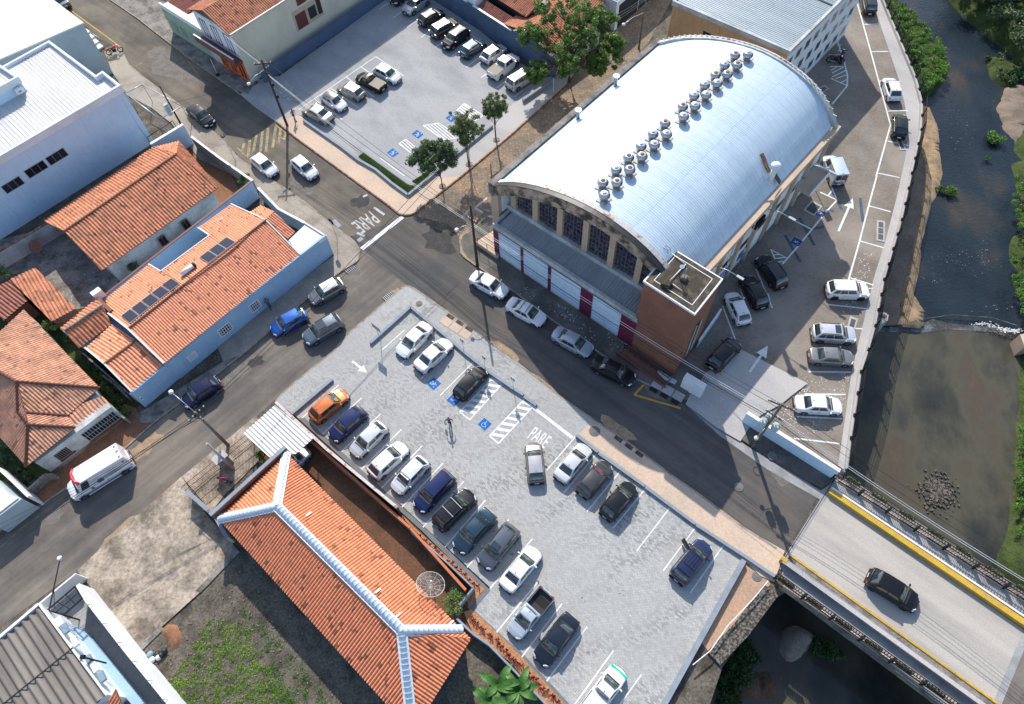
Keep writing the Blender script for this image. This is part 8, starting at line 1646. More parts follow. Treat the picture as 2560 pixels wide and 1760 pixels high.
grated_row(tp(1,1,1730,1250),tp(1,1,1985,1415),3,'kerb inlet with three openings and patched slabs at the central lot corner',.10,'concrete_peach',-1,1.25)
grated_row(tp(2,2,925,755),tp(2,2,1210,960),3,'kerb inlet with rusty openings in the peach pavement',.10,'concrete_peach',-1,1.0)
grated_row(tp(2,2,1235,330),tp(2,2,1520,490),3,'kerb inlet with three grates and pale slabs near the entrance',.14,'concrete_pale',1,1.25)
for px,lab in ((tp(1,1,850,840),'slotted drain at the corner below the white flat roof'),(tp(1,1,1203,1095),'slotted drain at the rounded corner of the central lot')):
    c=G(*px); t=thing('slot_drain',lab,'drain',(c.x,c.y,.004)); m=MB(); m.box((c.x,c.y,.012),(1.3,.75,.012),rz=R_(43)); m.build('pit','dark_opening',t); m=MB()
    for k in range(6): m.box((c.x+math.cos(R_(43))*(-.5+.2*k),c.y+math.sin(R_(43))*(-.5+.2*k),.03),(.09,.8,.03),rz=R_(43))
    m.build('bars','concrete_pale',t)
# ===== trees and plants
def crown_px(base,lst):
    out=[]
    for (px,py,z,r) in lst:
        c=G(px,py,z); out.append((c.x-base.x,c.y-base.y,z-base.z,r,r,r*.75))
    return out
b=G(1423,204,.13); t02=lambda x,y:tp(0,2,x,y)
cr=crown_px(b,[(*t02(x,y),z,r*1.4) for x,y,z,r in ((330,330,6,1.7),(600,120,8.2,1.7),(820,160,7,1.3),(880,500,5.2,1.5),(760,590,4.3,1.0),(230,650,3.6,1.1),(170,300,6,1.2),(560,420,6.5,1.9),(330,60,7.5,1.5),(640,300,7.5,1.6),(500,580,5,1.2),(930,380,6,1.0))])
tree('street_tree','large spreading green tree between the upper lot and the hall',tuple(b),8.5,cr,52000,.13,'leaf_big','bark',None,tr=.24,limbs=22,seed=3,cl=520,clr=(.25,.6))
b=G(1106,466,.13); tree('street_tree','small round dark green tree at the corner of the upper lot',tuple(b),4.6,crown_px(b,[(1058,380,4.3,1.2),(1098,372,4.9,1.3),(1110,398,4.2,1.2),(1070,405,4.0,1.1),(1130,395,4.4,.9),(1038,400,3.8,.6)]),15000,.12,'leaf_dark','bark_dark',None,tr=.09,limbs=12,seed=4,cl=80,clr=(.35,.7))
b=G(1173,411,.13); tree('street_tree','upright airy tree with several thin stems, nearest the street corner',tuple(b),6.6,crown_px(b,[(1150,300,6.2,1.4),(1172,295,6.6,1.3),(1160,325,5.4,1.3),(1185,322,5.6,1.1),(1140,325,5.2,1.0),(1168,350,4.4,.8)]),13000,.085,'leaf_olive','bark',None,tr=.07,limbs=18,seed=5,cl=120,clr=(.2,.45),multi=3)
b=G(1241,350,.13); tree('street_tree','smaller upright airy tree beside the hexagon paved street',tuple(b),6.0,crown_px(b,[(1228,255,5.6,1.2),(1245,250,6.0,1.1),(1238,280,4.8,1.0),(1258,265,5.2,.8),(1225,282,4.6,.8)]),10000,.095,'leaf_olive','bark',None,tr=.06,limbs=14,seed=6,cl=90,clr=(.2,.4),multi=3)
for x,y,lb in ((1106,466,'round dark tree'),(1173,411,'taller airy tree'),(1241,350,'smaller airy tree')):
    c=G(x,y,.13); t=thing('tree_pit','round planting pit at the foot of the '+lb,'tree pit',tuple(c),'planting pits of the street trees'); m=MB(); m.lathe(tuple(c),[(.42,0),(.42,.05),(.34,.05),(.33,.02)],16); m.build('ring','concrete_old',t)
for x,y,s,lb in ((2440,-70,3.2,'dense dark tree on the far bank at the top edge'),(2560,-10,3.4,'dark spreading tree at the top right corner'),(2660,90,3.2,'dark tree beyond the right edge')):
    b=G(x,y,-2.6); tree('bank_tree',lb,tuple(b),8,[(0,0,6,s,s,2.2),(1.5,.5,5,s*.7,s*.7,1.8)],7000,.2,'leaf_dark','bark_dark','trees on the far bank',tr=.2,limbs=8,seed=int(x),cl=50,clr=(.6,1.1))
def banana(px,z,lab,n=9,L=1.9,seed=1):
    rn=random.Random(seed); c=G(*px,z); t=thing('banana_plant',lab,'plant',tuple(c)); m=MB(); m.tube([c,c+Vector((0,0,1.3))],.13,8,r1=.08); m.build('stem','banana_green',t)
    for k in range(n):
        a=k*2.4+rn.random()*.6; m=MB(); l=L*rn.uniform(.7,1.15); pr=None; seg=9; rise=rn.uniform(.3,.9)
        for j in range(seg+1):
            u=j/seg; p=c+Vector((math.cos(a)*l*u,math.sin(a)*l*u,1.2+rise*math.sin(u*2.4)-.5*u*u)); w=.30*math.sin(math.pi*min(1,(u*.92+.08)))**.6; s=Vector((-math.sin(a),math.cos(a),0)); i=len(m.v); m.v+=[tuple(p-s*w+Vector((0,0,.10))),tuple(p),tuple(p+s*w+Vector((0,0,.10)))]
            if pr is not None: m.f+=[(pr,pr+1,i+1,i),(pr+1,pr+2,i+2,i+1)]; m.sm+=[True,True]
            pr=i
        m.build('leaf','banana_green',t)
banana(tp(3,1,2200,1440),-.3,'banana plant with broad leaves at the bottom edge left of the gravel strip',9,1.9,1); banana(tp(3,1,2120,1590),-.3,'second banana plant cut by the bottom edge',8,1.7,2); banana(tp(3,2,60,1480),-.3,'banana plant with dark broad leaves behind the lower boundary wall',10,1.7,3)
def bushy(nm,lab,px,z,r,n,mat,size=.1,seed=1,cat='bush'):
    rn=random.Random(seed); c=G(*px,z); t=thing(nm,lab,cat,(c.x,c.y,max(0,z-r))); m=MB(); leafcloud(m,[(c.x+rn.gauss(0,r*.45),c.y+rn.gauss(0,r*.45),z+rn.gauss(0,r*.2),r*.45) for _ in range(12)],n,size,rn); m.build('foliage',mat,t); m=MB()
    for k in range(4): m.tube([(c.x,c.y,0),(c.x+rn.gauss(0,r*.3),c.y+rn.gauss(0,r*.3),z)],.03,5)
    m.build('stem','bark',t)
bushy('bush','bright green bush behind the wall beside the rounded white hatchback',(608,446),1.2,.75,900,'leaf_big',seed=1)
bushy('bush','leafy vine climbing in the courtyard of the long tiled house',tp(1,0,1205,815),1.4,.8,700,'leaf_dark',seed=2); bushy('bush','light green creeper on the end of the grey boundary wall',tp(3,1,1780,640),1.2,.95,1300,'vine_green',.075,seed=3)
bushy('bush','climbing shrub between the hipped roof and the brown shed',tp(1,0,440,1350),1.6,.8,900,'vine_green',.09,seed=4); bushy('bush','green plants at the left edge above the dark shed roof',tp(1,0,15,870),1.6,.7,700,'leaf_big',seed=5); bushy('bush','bush under the edge of the white sheet carport',tp(2,1,40,930),.8,.6,500,'leaf_big',seed=6); bushy('bush','round weed bush at the foot of the lower lot wall',tp(3,2,1545,1560),-.4,.55,500,'bank_green',seed=7); bushy('bush','tuft of weeds at the inner corner of the lot wall',tp(3,2,1745,1195),-.4,.35,260,'bank_green',seed=8)
# ===== utility poles and cables
def pole(lab,base,top_h,r,mat='pole_concrete',arms=(),box=None,name='utility_pole',z0=.0):
    c=G(*base,z0); t=thing(name,lab,'pole',tuple(c)); m=MB(); m.tube([c,c+Vector((0,0,top_h-z0))],r,10,r1=r*.6); m.build('shaft',mat,t)
    for (z,L,az) in arms:
        d=Vector((math.cos(R_(az)),math.sin(R_(az)),0)); m=MB(); m.beam((c.x-d.x*L/2,c.y-d.y*L/2,z),(c.x+d.x*L/2,c.y+d.y*L/2,z),.10,.12); a=m.build('crossarm','pole_dark',t); m=MB()
        for k in (-.45,-.2,.2,.45): p=Vector((c.x,c.y,z+.06))+d*L*k; m.lathe(tuple(p),[(.05,0),(.07,.06),(.05,.12),(.02,.18)],8)
        m.build('insulators','steel_white',a)
    return t,c
def lamp_arm(t,c,z,to_px,zl=None):
    e=G(*to_px,zl or z+.3); s=Vector((c.x,c.y,z)); md=s.lerp(e,.6)+Vector((0,0,.25)); m=MB(); m.tube([s,md,e],.035,6); a=m.build('lamp_arm','galv',t); d=(e-s).normalized(); m=MB(); m.lathe((e.x,e.y,e.z-.1),[(.12,0),(.22,.06),(.20,.18),(.06,.26)],12); m.build('lamp_head','steel_white',a)
p1,c1=pole('dark utility pole with crossarms beside the person in red',(719,316),9.7,.17,'pole_dark',((9.2,2.0,5),(8.4,1.2,50))); lamp_arm(p1,c1,8.4,tp(0,0,2255,760),8.4); m=MB(); [m.lathe((c1.x+.2,c1.y-.1,z),[(.16,0),(.2,.1),(.16,.4)],8) for z in (4.5,6.2)]; m.build('cable_box','iron_black',p1)
p2,c2=pole('black utility pole on the kerb at the hall corner',(1194,666),9.8,.17,'pole_dark',((7.6,1.0,137),)); lamp_arm(p2,c2,6.9,tp(1,1,1820,488),6.9)
p3,c3=pole('pale utility pole carrying three grey green transformers by the entrance wall',(1882,1115),9.2,.18,'pole_concrete',((8.9,2.2,150),(6.9,1.6,137)),z0=.12)
for k,(dx,dy) in enumerate(((-.55,.05),(.1,.5),(.45,-.45))): m=MB(); m.lathe((c3.x+dx,c3.y+dy,5.0),[(.28,0),(.33,.08),(.33,.75),(.25,.85)],14); tr=m.build('transformer','wall_grey_teal',p3); m=MB(); [m.lathe((c3.x+dx+q,c3.y+dy,5.85),[(.05,0),(.07,.12),(.03,.3)],8) for q in (-.14,.14)]; m.build('bushings','steel_white',tr)
m=MB(); m.tube([(c3.x-.25,c3.y-.1,2.0),(c3.x-.25+.32,c3.y-.1,2.2)],.01,4); n=20; [m.tube([(c3.x-.3+.32*math.cos(6.283*k/n),c3.y-.25,1.7+.32*math.sin(6.283*k/n)),(c3.x-.3+.32*math.cos(6.283*(k+1)/n),c3.y-.25,1.7+.32*math.sin(6.283*(k+1)/n))],.03,5) for k in range(n)]; m.build('cable_coil','iron_black',p3)
e=G(*tp(2,2,2215,778),4.0); m=MB(); m.tube([(c3.x,c3.y,4.6),e+Vector((0,0,.1))],.03,5); a=m.build('lamp_arm','galv',p3); m=MB(); m.lathe((e.x,e.y,e.z-.1),[(.2,0),(.2,.12),(.08,.22)],12); m.build('lamp_head','steel_white',a)
p4,c4=pole('grey utility pole with tangled cables at the edge of the main street',(571,1114),7.6,.17,'pole_concrete',((7.2,1.8,50),(6.6,1.0,-40))); lamp_arm(p4,c4,7.3,tp(2,0,1550,362),8.0)
m=MB(); rn=random.Random(8)
for k in range(6): 
    o=Vector((rn.gauss(0,.3),rn.gauss(0,.3),0)); m.tube([Vector((c4.x,c4.y,7.1))+o+Vector((.45*math.cos(6.283*j/12),.45*math.sin(6.283*j/12),.1*math.sin(j))) for j in range(13)],.015,4)
m.build('cable_tangle','iron_black',p4)
t,c=pole('tapered white concrete post behind the meter pillar',(584,1172),6.2,.16,'concrete_pale',(),None,'service_pole')
t,c=pole('thin rust brown pole at the left corner of the hall',(1238,560),9.4,.09,'rusty',(),None,'service_pole')
p6,c6=pole('pale utility pole in the hexagon paved street behind the hall ledge',tp(0,2,1150,440),8.2,.14,'pole_concrete',((7.8,1.2,137),)); lamp_arm(p6,c6,5.2,tp(0,2,1012,222),8.0)
t,c=pole('dark utility pole behind the white yard wall',tp(0,0,1640,1125),5.8,.12,'pole_dark',(),None,'service_pole'); m=MB(); m.box((c.x-.4,c.y-.3,2.6),(.5,.4,1.6),rz=R_(45)); m.build('meter_box','wall_grey_teal',t)
t,c=pole('slim white post with a dark disc at the yellow crossing',tp(0,0,2140,1470),4.3,.05,'steel_white',(),None,'sign_post'); m=MB(); m.lathe((c.x,c.y,4.1),[(.28,0),(.28,.12)],14); m.build('disc','iron_black',t)
t,c=pole('short white bent post with a black foot on the shop pavement',tp(0,0,1978,688),2.6,.05,'steel_white',(),None,'sign_post'); m=MB(); m.lathe((c.x,c.y,.13),[(.22,0),(.22,.2),(.1,.3)],12); m.build('foot','iron_black',t)
t,c=pole('white post with black cap beside the big tree',tp(0,2,375,850),2.6,.05,'steel_white',(),None,'sign_post'); m=MB(); m.lathe((c.x,c.y,2.55),[(.1,0),(.1,.2)],10); m.build('cap','iron_black',t)
def cable(lab,pts,sag,r=.022,mat='cable_black'):
    m=MB(); 
    for a,b in zip(pts,pts[1:]):
        n=12; m.tube([a.lerp(b,k/n)-Vector((0,0,sag*4*(k/n)*(1-k/n))) for k in range(n+1)],r,4)
    m.build('power_cable',mat,None,label=lab,cat='cable',group='overhead cables')
P_=lambda c,z,dx=0,dy=0:Vector((c.x+dx,c.y+dy,z))
cv=G(2700,1560,6)
for i,(z,dx,dy,mt) in enumerate(((9.3,-.8,0,'cable_black'),(9.3,.7,0,'cable_black'),(7.6,.1,.1,'cable_pale'),(7.4,.2,0,'cable_pale'),(6.9,.15,0,'cable_black'),(6.7,.2,.1,'cable_black'),(6.4,.2,.1,'cable_black'))):
    w_=['highest left','highest right','pale upper','pale lower','dark upper','dark middle','dark lowest'][i]
    cable(w_+' cable along the hall street from the upper lot pole past the transformer pole',[P_(c1,min(z,9.3),dx,dy),P_(c2,z-1.4 if z>9 else z-.6,dx*.3,dy),P_(c3,z-.6,dx*.5,dy),Vector((cv.x+dx,cv.y+dy,z-.4))],.5+.1*i,.020 if mt=='cable_black' else .028,mt)
for i,(z,d) in enumerate(((8.0,0),(7.2,.35))): cable(('upper' if i==0 else 'lower')+' dark cable crossing the junction towards the main street pole',[P_(G(1115,545),z+.0,d,0),P_(c4,7.3,d,0),P_(G(-120,1560),7.0,d,0)],.7,.03)
for i in range(4): cable(['first','second','third','fourth'][i]+' thin cable over the ambulance along the main street',[P_(c4,6.7,.1*i,0),P_(G(-60,1500-12*i),6.5,0,.2*i)],.6,.014,'cable_black')
cable('thin service cable from the upper lot pole to the yard pole',[P_(c1,8.2),P_(G(*tp(0,0,1560,930),5.5),5.5)],.5,.016); cable('thin service cable from the upper lot pole down the side street',[P_(c1,8.6),P_(G(590,360),7.5),P_(G(300,-60),8.5)],.4,.018)
cable('cable from the upper lot pole along the shop front',[P_(c1,8.9),G(*tp(0,0,1750,60),7.0)],.4,.03,'cable_pale'); cable('cable beside it along the shop front',[P_(c1,8.7,.2,.2),G(*tp(0,0,1800,40),6.6)],.5,.02)
for i in range(3): cable(['left','middle','right'][i]+' service cable from the hexagon street pole to the tree side',[P_(c6,7.6-.3*i),G(*tp(0,2,900-20*i,150+40*i),4.5)],.3,.014,'cable_pale')
# ===== signs
def round_sign(lab,base,h,kind):
    c=G(*base,.1); t=thing('road_sign',lab,'sign',tuple(c)); m=MB(); m.tube([c,c+Vector((0,0,h))],.03,6); m.build('post','galv',t); return t,c
t,c=round_sign('octagonal stop sign on a thin post at the corner, seen from behind',(843,596),3.0,'s'); M_=Matrix.Translation(c+Vector((0,0,2.85)))@Matrix.Rotation(R_(137),4,'Z')@Matrix.Rotation(R_(90),4,'X')
m=MB(); vs=[M_@Vector((.42*math.cos(R_(22.5+45*k)),.42*math.sin(R_(22.5+45*k)),zq)) for zq in (.02,.05) for k in range(8)]; m.add(vs,[tuple(range(8))[::-1],tuple(range(8,16))]+[(k,(k+1)%8,8+(k+1)%8,8+k) for k in range(8)]); m.build('sign_plate','iron_black',t)
c=G(952,852,.1); t=thing('road_sign','grey rectangular sign seen from behind above the low wall of the central lot','sign',tuple(c)); m=MB(); m.tube([c,c+Vector((0,0,2.5))],.03,6); m.build('post','galv',t); m=MB(); m.box(c+Vector((0,0,2.6)),(1.15,.04,.75),rz=R_(-43)); m.build('sign_plate','concrete_grey',t)
def id_sign(lab,px,base):
    c=G(*base,.1); t=thing('parking_sign',lab,'sign',tuple(c),'parking signs along the long kerb wall'); m=MB(); m.tube([c,c+Vector((0,0,2.4))],.025,6); m.build('post','galv',t); m=MB(); a=R_(-43); M_=Matrix.Translation(c+Vector((0,0,2.25)))@Matrix.Rotation(a,4,'Z'); m.box(c+Vector((0,0,2.25)),(.50,.03,.72),rz=a); pl_=m.build('sign_plate','trim_white',t)
    m=MB(); m.box(c+Vector((0,0,2.36)),(.40,.036,.38),rz=a); m.build('blue_field','blue_sign_paint',pl_); text_obj('P',None,0,.34,'trim_white',pl_,M=M_@Matrix.Translation((0,-.021,.12))@Matrix.Rotation(R_(90),4,'X'),name='symbol')
id_sign('blue and white parking sign beside the second white sedan',None,(1160,880)); id_sign('blue and white parking sign in front of the black hatchback',None,(1213,922)); id_sign('blue and white parking sign between the two hatched strips',None,(1284,975))
c=G(1860+1020/5.7,380+540/5.7,.1); t=thing('parking_sign','white sign with a round blue symbol on a post by the hall wall','sign',tuple(c)); m=MB(); m.tube([c,c+Vector((0,0,2.9))],.04,6); m.build('post','steel_white',t); m=MB(); m.box(c+Vector((0,0,2.9)),(.75,.04,1.1),rz=R_(20)); pp_=m.build('sign_plate','trim_white',t); M_=Matrix.Translation(c+Vector((0,0,3.1)))@Matrix.Rotation(R_(20),4,'Z')@Matrix.Rotation(R_(90),4,'X'); text_obj('E',None,0,.5,'stripe_navy',pp_,M=M_@Matrix.Translation((0,0,.024)),name='letter'); m=MB(); n=16; vs=[M_@Vector((r*math.cos(6.283*k/n),r*math.sin(6.283*k/n),.026)) for r in (.24,.31) for k in range(n)]; m.add(vs,[(k,(k+1)%n,n+(k+1)%n,n+k) for k in range(n)]); m.build('ring','stripe_navy',pp_)
# ===== people
def person(lab,px,face,shirt,trousers,hair='hair_black',arms=((.28,.12,1.12),(-.30,.10,1.10)),legs=((.10,.16,0),(-.10,-.18,0)),h=1.74,lean=.05,z=0,bag=None,name='person'):
    c=G(*px,z); root=thing(name,lab,'person',tuple(c)); M_=Matrix.Translation(c)@Matrix.Rotation(face-math.pi/2,4,'Z')
    V=lambda x,y,zz:Vector((x,y,zz*h/1.74)); pel=V(0,0,.95); ch=V(0,lean,1.28); nk=V(0,lean*1.3,1.48); hd=V(0,lean*1.6,1.60)
    chains=[[(pel,.135),(V(0,lean*.5,1.10),.12),(ch,.15),(V(0,lean*1.2,1.42),.11),(nk,.055),(hd,.085),(V(0,lean*1.7,1.69),.07)]]
    for s,(ax,ay,az) in ((1,arms[0]),(-1,arms[1])):
        sh=V(s*.17,lean*1.1,1.40); hn=V(ax,ay,az*.85); el=sh.lerp(hn,.5)+Vector((s*.10,-.04,-.06)); chains.append([(ch,.12),(sh,.065),(el,.045),(hn,.032),(hn+(hn-el).normalized()*.08,.030)])
        for k in range(4): q=hn+(hn-el).normalized()*.07; chains.append([(q,.012),(q+(hn-el).normalized()*(.05+.012*(k%3))+Vector((.016*(k-1.5),0,-.012)),.009),(q+(hn-el).normalized()*(.075+.012*(k%3))+Vector((.018*(k-1.5),.012,-.03)),.008)])
        chains.append([(hn,.013),(hn+Vector((-s*.03,.03,-.02)),.010)])
    for s,(lx,ly,lz) in ((1,legs[0]),(-1,legs[1])):
        hp_=V(s*.09,0,.90); an=V(lx,ly,.09+lz); kn=hp_.lerp(an,.5)+Vector((0,.06,.02)); chains.append([(pel,.12),(hp_,.095),(kn,.06),(an,.042),(an+Vector((0,.15,-.05)),.035)])
    def grow(chs,nm,mat):
        vs=[];es=[];rr=[];roots=[]
        for chn in chs:
            i=len(vs); roots.append(i)
            for j,(p,r) in enumerate(chn):
                vs.append(tuple(M_@p-c)); rr.append(r)
                if j: es.append((i+j-1,i+j))
        me=bpy.data.meshes.new(nm); me.from_pydata(vs,es,[]); o=bpy.data.objects.new(nm,me); col.objects.link(o); o.modifiers.new('skin','SKIN'); o.modifiers.new('sub','SUBSURF').levels=1
        if not me.skin_vertices: me.skin_vertices.new()
        for k,r in enumerate(rr): me.skin_vertices[0].data[k].radius=(r,r)
        for k in roots: me.skin_vertices[0].data[k].use_root=True
        dg=bpy.context.evaluated_depsgraph_get(); nm2=bpy.data.meshes.new_from_object(o.evaluated_get(dg)); bpy.data.objects.remove(o); nm2.materials.clear(); nm2.materials.append(MATS[mat])
        for p in nm2.polygons: p.use_smooth=True
        o=bpy.data.objects.new(nm,nm2); col.objects.link(o); o.parent=root; return o
    # one continuous body; clothes are slightly larger shells over it
    body=grow(chains,'body','skin_a')
    grow(([[(a,r*1.13) for a,r in chains[0][:4]]]+[[(ch,.13),(V(s*.17,lean*1.1,1.40),.078),(V(s*.17,lean*1.1,1.40).lerp(V(ar[0],ar[1],ar[2]*.85),.42)+Vector((s*.08,-.03,-.04)),.062)] for s,ar in ((1,arms[0]),(-1,arms[1]))]),'shirt',shirt)
    grow(([[(pel,.14),(V(s*.09,0,.90),.105),(V(s*.09,0,.90).lerp(V(l[0],l[1],.09),.5)+Vector((0,.06,.02)),.072),(V(l[0],l[1],.12+l[2]),.054)] for s,l in ((1,legs[0]),(-1,legs[1]))]),'trousers',trousers)
    m=MB(); n=10
    for s,l in ((1,legs[0]),(-1,legs[1])): q=M_@V(l[0],l[1]+.06,.045+l[2]); m.box(q,(.09,.26,.09),rz=face-math.pi/2)
    m.build('shoes','cloth_black',root)
    m=MB(); q=M_@(hd+Vector((0,-.02,.06))); m.lathe((q.x,q.y,q.z-.05),[(.088,-.03),(.10,.03),(.085,.09),(.04,.125)],12); m.build('hair',hair,root)
    m=MB(); f=M_@(hd+Vector((0,.088,.0))); m.box(f,(.022,.03,.04),rz=face-math.pi/2); [m.box(M_@(hd+Vector((s*.035,.082,.025))),(.018,.01,.010),rz=face-math.pi/2) for s in (-1,1)]; m.box(M_@(hd+Vector((0,.08,-.045))),(.05,.01,.01),rz=face-math.pi/2); m.build('face_features','skin_a',root)
    if bag: m=MB(); q=M_@V(arms[1][0]-.02,arms[1][1],.62); m.box(q,(.30,.12,.36),rz=face+.4); m.box(q+Vector((0,0,.22)),(.12,.04,.12),rz=face+.4); m.build('carried_bag','bag_blue',root)
    return root
person('person in dark blue shirt and cap walking across the central lot with a bag',(1126,1066),R_(95),'cloth_navy','cloth_black','cap_red',arms=((.36,.02,1.15),(-.40,.12,1.20)),legs=((.09,-.22,0),(-.08,.26,0)),h=1.95,bag=True)
person('person in a red top walking on the pavement beside the dark utility pole',(738,300),R_(-40),'cloth_red','cloth_navy',h=1.85,z=.13,legs=((.09,.2,0),(-.08,-.22,0)))
person('person in dark clothes standing by the pale blue wall near the blue hatchback',tp(1,1,135,1200),R_(130),'cloth_grey','cloth_denim',h=1.8,z=.13)
person('person in a magenta top bending in the yard behind the brown gate',tp(2,0,2085,1180),R_(200),'cloth_magenta','cloth_denim',h=1.8,z=.06,lean=.3)
# ===== motorcycles
def moto(lab,px,ang,cl,s=1.15):
    c=G(*px,.0); c.z=.13 if px[0]<900 else .02; t=thing('motorcycle',lab,'motorcycle',tuple(c),None,ang); t.scale=(s,s*1.2,s)
    def add(nm,m,mt,par=None): o=bpy.data.objects.new(nm,m.mesh(nm)); o.data.materials.append(MATS[mt]); col.objects.link(o); o.parent=par or t; return o
    for x in (-.65,.65):
        m=MB(); n=20; [m.tube([(x+.29*math.cos(6.283*k/n),0,.31+.29*math.sin(6.283*k/n)),(x+.29*math.cos(6.283*(k+1)/n),0,.31+.29*math.sin(6.283*(k+1)/n))],.055,6) for k in range(n)]; w_=add('wheel',m,'rubber'); m=MB(); [m.tube([(x,0,.31),(x+.27*math.cos(k*1.05),0,.31+.27*math.sin(k*1.05))],.012,4) for k in range(6)]; add('rim',m,'galv',w_)
    m=MB(); m.tube([(.65,0,.31),(.42,0,.95),(.05,0,.75),(-.65,0,.35)],.04,6); m.box((.0,0,.42),(.42,.28,.32)); add('frame',m,'iron_black')
    m=MB(); m.lathe((.18,0,.72),[(.10,0),(.17,.08),(.16,.18),(.06,.24)],12); m.box((-.55,0,.80),(.40,.18,.10)); m.box((.68,0,.64),(.34,.12,.05)); add('tank',m,cl)
    m=MB(); m.box((-.22,0,.82),(.62,.24,.09)); add('seat',m,'plastic_black'); m=MB(); m.tube([(.30,-.34,1.05),(.42,0,.98),(.30,.34,1.05)],.02,6); add('handlebar',m,'iron_black'); m=MB(); m.lathe((.52,0,.86),[(.06,0),(.10,.05),(.08,.14)],10); add('headlight',m,'lamp_glass'); m=MB(); m.tube([(.1,-.14,.3),(-.6,-.18,.38)],.045,6); add('exhaust',m,'galv')
moto('red and black motorcycle parked at the end of the yellow line',tp(0,0,1055,490),R_(20),'red_paint'); moto('dark motorcycle parked in the small bay below the office wall',tp(0,3,600,570),R_(-15),'plum_paint'); moto('second dark motorcycle close beside the office wall bay line',tp(0,3,655,545),R_(70),'plastic_black')
# ===== lettering on vehicles
o_=find('yellow digits'); text_obj('02',None,0,.42,'yellow_paint',None,M=Matrix.Translation((0,0,0)),name='windscreen_digits'); d_=col.objects['windscreen_digits']; d_.parent=o_; d_.matrix_local=Matrix.Translation((.78,-.33,1.20))@Matrix.Rotation(R_(90),4,'Z')@Matrix.Rotation(R_(-0),4,'X')@Matrix.Rotation(R_(38),4,'X')
m=MB(); m.box((.55,0,1.40),(.10,1.0,.02)); onto(find('pink strip'),'windscreen_strip',m,'cloth_magenta'); m=MB(); m.box((.52,0,1.40),(.12,1.0,.02)); onto(find('lettered windscreen'),'windscreen_strip',m,'trim_white')
def side_text(txt,x,z,size,mt,nm,sx=1):
    text_obj(txt,None,0,size,mt,None,M=Matrix.Identity(4),name=nm); o=[q for q in col.objects if q.name.startswith(nm) and q.parent is None][-1]; o.parent=van; o.matrix_local=Matrix.Translation((x,1.045,z))@Matrix.Rotation(math.pi,4,'Z')@Matrix.Rotation(R_(90),4,'X')@Matrix.Diagonal((sx,1,1,1)); return o
m=MB()
for k in range(3): M3=Matrix.Translation((-.05,1.05,1.45))@Matrix.Rotation(R_(60*k),4,'Y'); m.box((0,0,0),(.62,.012,.17),M=M3)
onto(van,'emblem',m,'blue_sign_paint')
m=MB(); m.box((.92,1.04,1.02),(.30,.012,.10)); M3=Matrix.Translation((.92,1.045,1.02)); m.box((0,0,0),(.1,.012,.30),M=M3); onto(van,'small_emblem',m,'stripe_navy')
rn=random.Random(4)
def scribble(x0,x1,z,h,mt,nm):
    """tiny lettering, too small to read in the photo: a run of letter sized strokes"""
    m=MB(); x=x0
    while x<x1: w_=h*rn.uniform(.3,.7); m.box((x+w_/2,1.036,z+rn.uniform(-.1,.1)*h),(w_*.7,.010,h*rn.uniform(.6,1))); x+=w_+h*.12
    onto(van,nm,m,mt)
scribble(-1.55,-.45,1.50,.13,'cloth_grey','side_lettering'); scribble(-2.1,-1.5,1.52,.13,'red_paint','side_lettering'); scribble(-2.0,-.9,1.28,.06,'cloth_grey','side_lettering'); scribble(-.2,1.0,1.98,.07,'cloth_grey','side_lettering'); scribble(-1.9,-.8,2.0,.07,'cloth_grey','side_lettering')
bv=find('high roofed van'); m=MB(); m.box((-2.17,-.35,1.25),(.02,.55,.16)); onto(bv,'rear_logo',m,'red_paint'); m=MB(); m.box((-2.17,.45,1.25),(.02,.28,.10)); onto(bv,'rear_lettering',m,'cloth_grey'); m=MB(); m.box((-2.17,.42,.8),(.02,.35,.12)); onto(bv,'rear_lettering',m,'stripe_navy')
# ===== worn patches on the streets and a painted tree shadow
def patch(px,s,mt,parent,z,seed,el=1.0,az=43):
    rn=random.Random(seed); c=G(*px); n=14; ca,sa=math.cos(R_(az)),math.sin(R_(az)); pts=[]
    for k in range(n): a=6.283*k/n; r=s*rn.uniform(.65,1.25); u,v=r*math.cos(a)*el,r*math.sin(a); pts.append((c.x+u*ca-v*sa,c.y+u*sa+v*ca,z))
    m=MB(); m.face(pts); m.build('wear_shade_patch',mt,bpy.data.objects[parent])
for i,(px,s,mt,pa,el) in enumerate((((430,165),2.2,'patch_pale','side_street',1.6),((470,200),1.3,'patch_pale','side_street',1),((395,135),1.4,'patch_pale','side_street',1.2),((560,395),1.5,'patch_dark','side_street',1.8),((760,470),1.3,'patch_pale','side_street',1.5),((900,505),1.0,'patch_dark','side_street',1),
  ((350,1125),.9,'sand_dust','main_street',1.4),((378,1105),.8,'sand_dust','main_street',1.6),((135,1290),.8,'patch_pale','main_street',1),((590,930),1.1,'patch_pale','main_street',1.8),((640,905),.6,'patch_dark','main_street',1.5),((420,1235),.7,'dirt_red','main_street',2.6),((300,1335),.9,'sand_dust','main_street',2.4),((820,830),.7,'sand_dust','main_street',2.2),((880,680),.9,'patch_pale','main_street',1.5),((995,735),.8,'sand_dust','main_street',1.0),
  ((1260,880),.8,'sand_dust','hall_street',2.6),((1130,800),.8,'patch_pale','hall_street',2.4),((1350,960),.7,'sand_dust','hall_street',3.0),((1640,980),.8,'patch_pale','hall_street',2.0),((1960,1175),1.3,'patch_pale','hall_street',1.8),((1545,1075),.7,'sand_dust','hall_street',3),((1100,600),1.6,'patch_dark','hall_street',1.3))):  # last dark patch paints the round tree's cast shadow at the junction
    patch(px,s,mt,pa,{'side_street':.0075,'main_street':.0025,'hall_street':.0095}[pa]+i*.0001,i,el,43 if pa=='main_street' else -43)
rn=random.Random(19); m=MB()
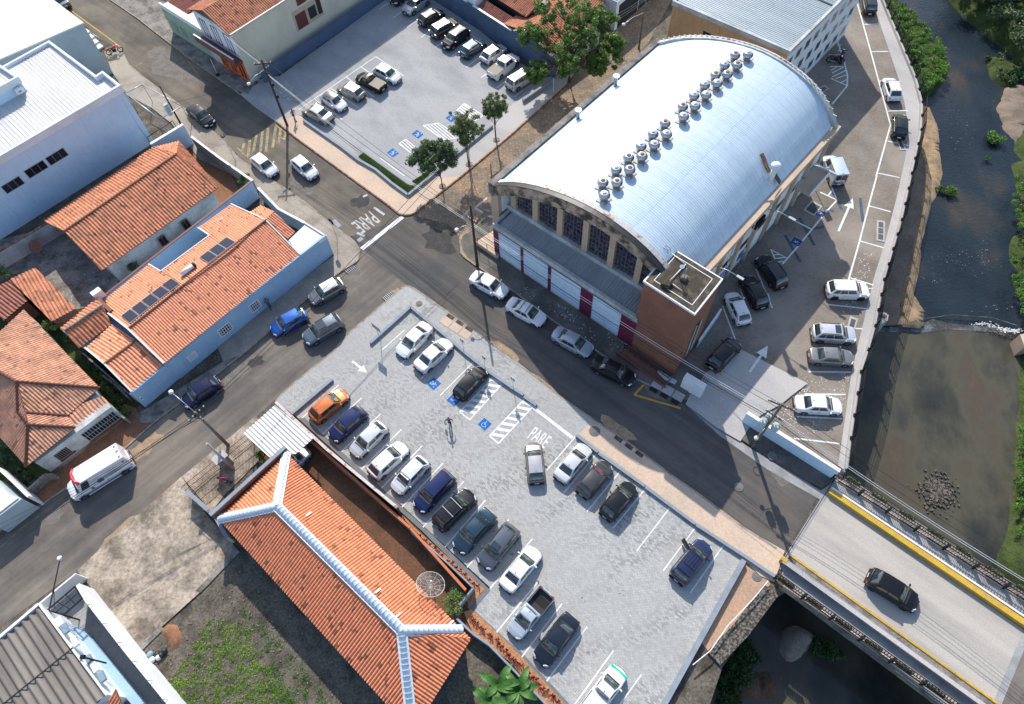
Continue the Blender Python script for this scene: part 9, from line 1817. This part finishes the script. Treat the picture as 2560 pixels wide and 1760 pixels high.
for (x,y) in [(850,1010),(905,1055),(960,1100),(1015,1140),(1075,1190),(1130,1235),(1185,1290),(1240,1340),(1300,1390),(1320,1560),(1400,1620),(1470,1170),(1520,1215),(1590,1270),(1650,1330),(1060,880),(1150,930),(1490,1640),(1260,1200),(1380,1270),(1450,1500),(1560,1480)]:
    for _ in range(3): dab(m,G(x+rn.gauss(0,9),y+rn.gauss(0,9),.10),rn.uniform(.05,.20),rn,.0065+.0004*_+rn.uniform(0,.0003))
m.build('oil_stains','oil_stain',None,kind='stuff',label='small dark oil stains in the bays of the central lot',cat='stains')
# ===== scattered litter and fallen petals
def litter(px,n,seed,lab,z=.03,mat='trim_white',s0=.03,s1=.07):
    rn=random.Random(seed); m=MB()
    for p in scatter([tuple(xy(G(*q))) for q in px],n,seed,14,1.1): a=rn.uniform(0,3); s=rn.uniform(s0,s1); d=Vector((math.cos(a),math.sin(a))); e=Vector((-d.y,d.x)); q=[Vector(p)+d*s,Vector(p)+e*s*.5,Vector(p)-d*s,Vector(p)-e*s*.5]; m.face([(v.x,v.y,z+rn.uniform(0,.004)) for v in q])
    m.build('litter',mat,None,kind='stuff',label=lab,cat='litter')
litter([tp(2,3,60,330),tp(2,3,350,180),tp(2,3,740,200),tp(2,3,620,850),tp(2,3,420,830),tp(2,3,20,560)],300,1,'white petals scattered over the lower river lot',s0=.04,s1=.08)
litter([tp(1,3,830,700),tp(1,3,960,700),tp(1,3,800,1320),tp(1,3,640,1290)],90,2,'white petals near the white SUV by the river',s0=.05,s1=.09); litter([(1290,700),(1560,850),(1620,935),(1500,870),(1300,742)],90,3,'white petals on the stone pavement in front of the hall',z=.15,s0=.05,s1=.09)
litter([tp(3,2,300,400),tp(3,2,1600,100),tp(3,2,1500,1000),tp(3,2,700,1100)],40,4,'few pale scraps on the central lot',z=.11)
litter([(1713,1012),(1850,1105),(1900,1040),(1985,985),(1765,940)],60,5,'small scraps on the entrance apron',z=.156)
litter([(150,600),(300,700),(262,760),(185,775),(60,690)],60,6,'scraps in the stained yard',z=.06)
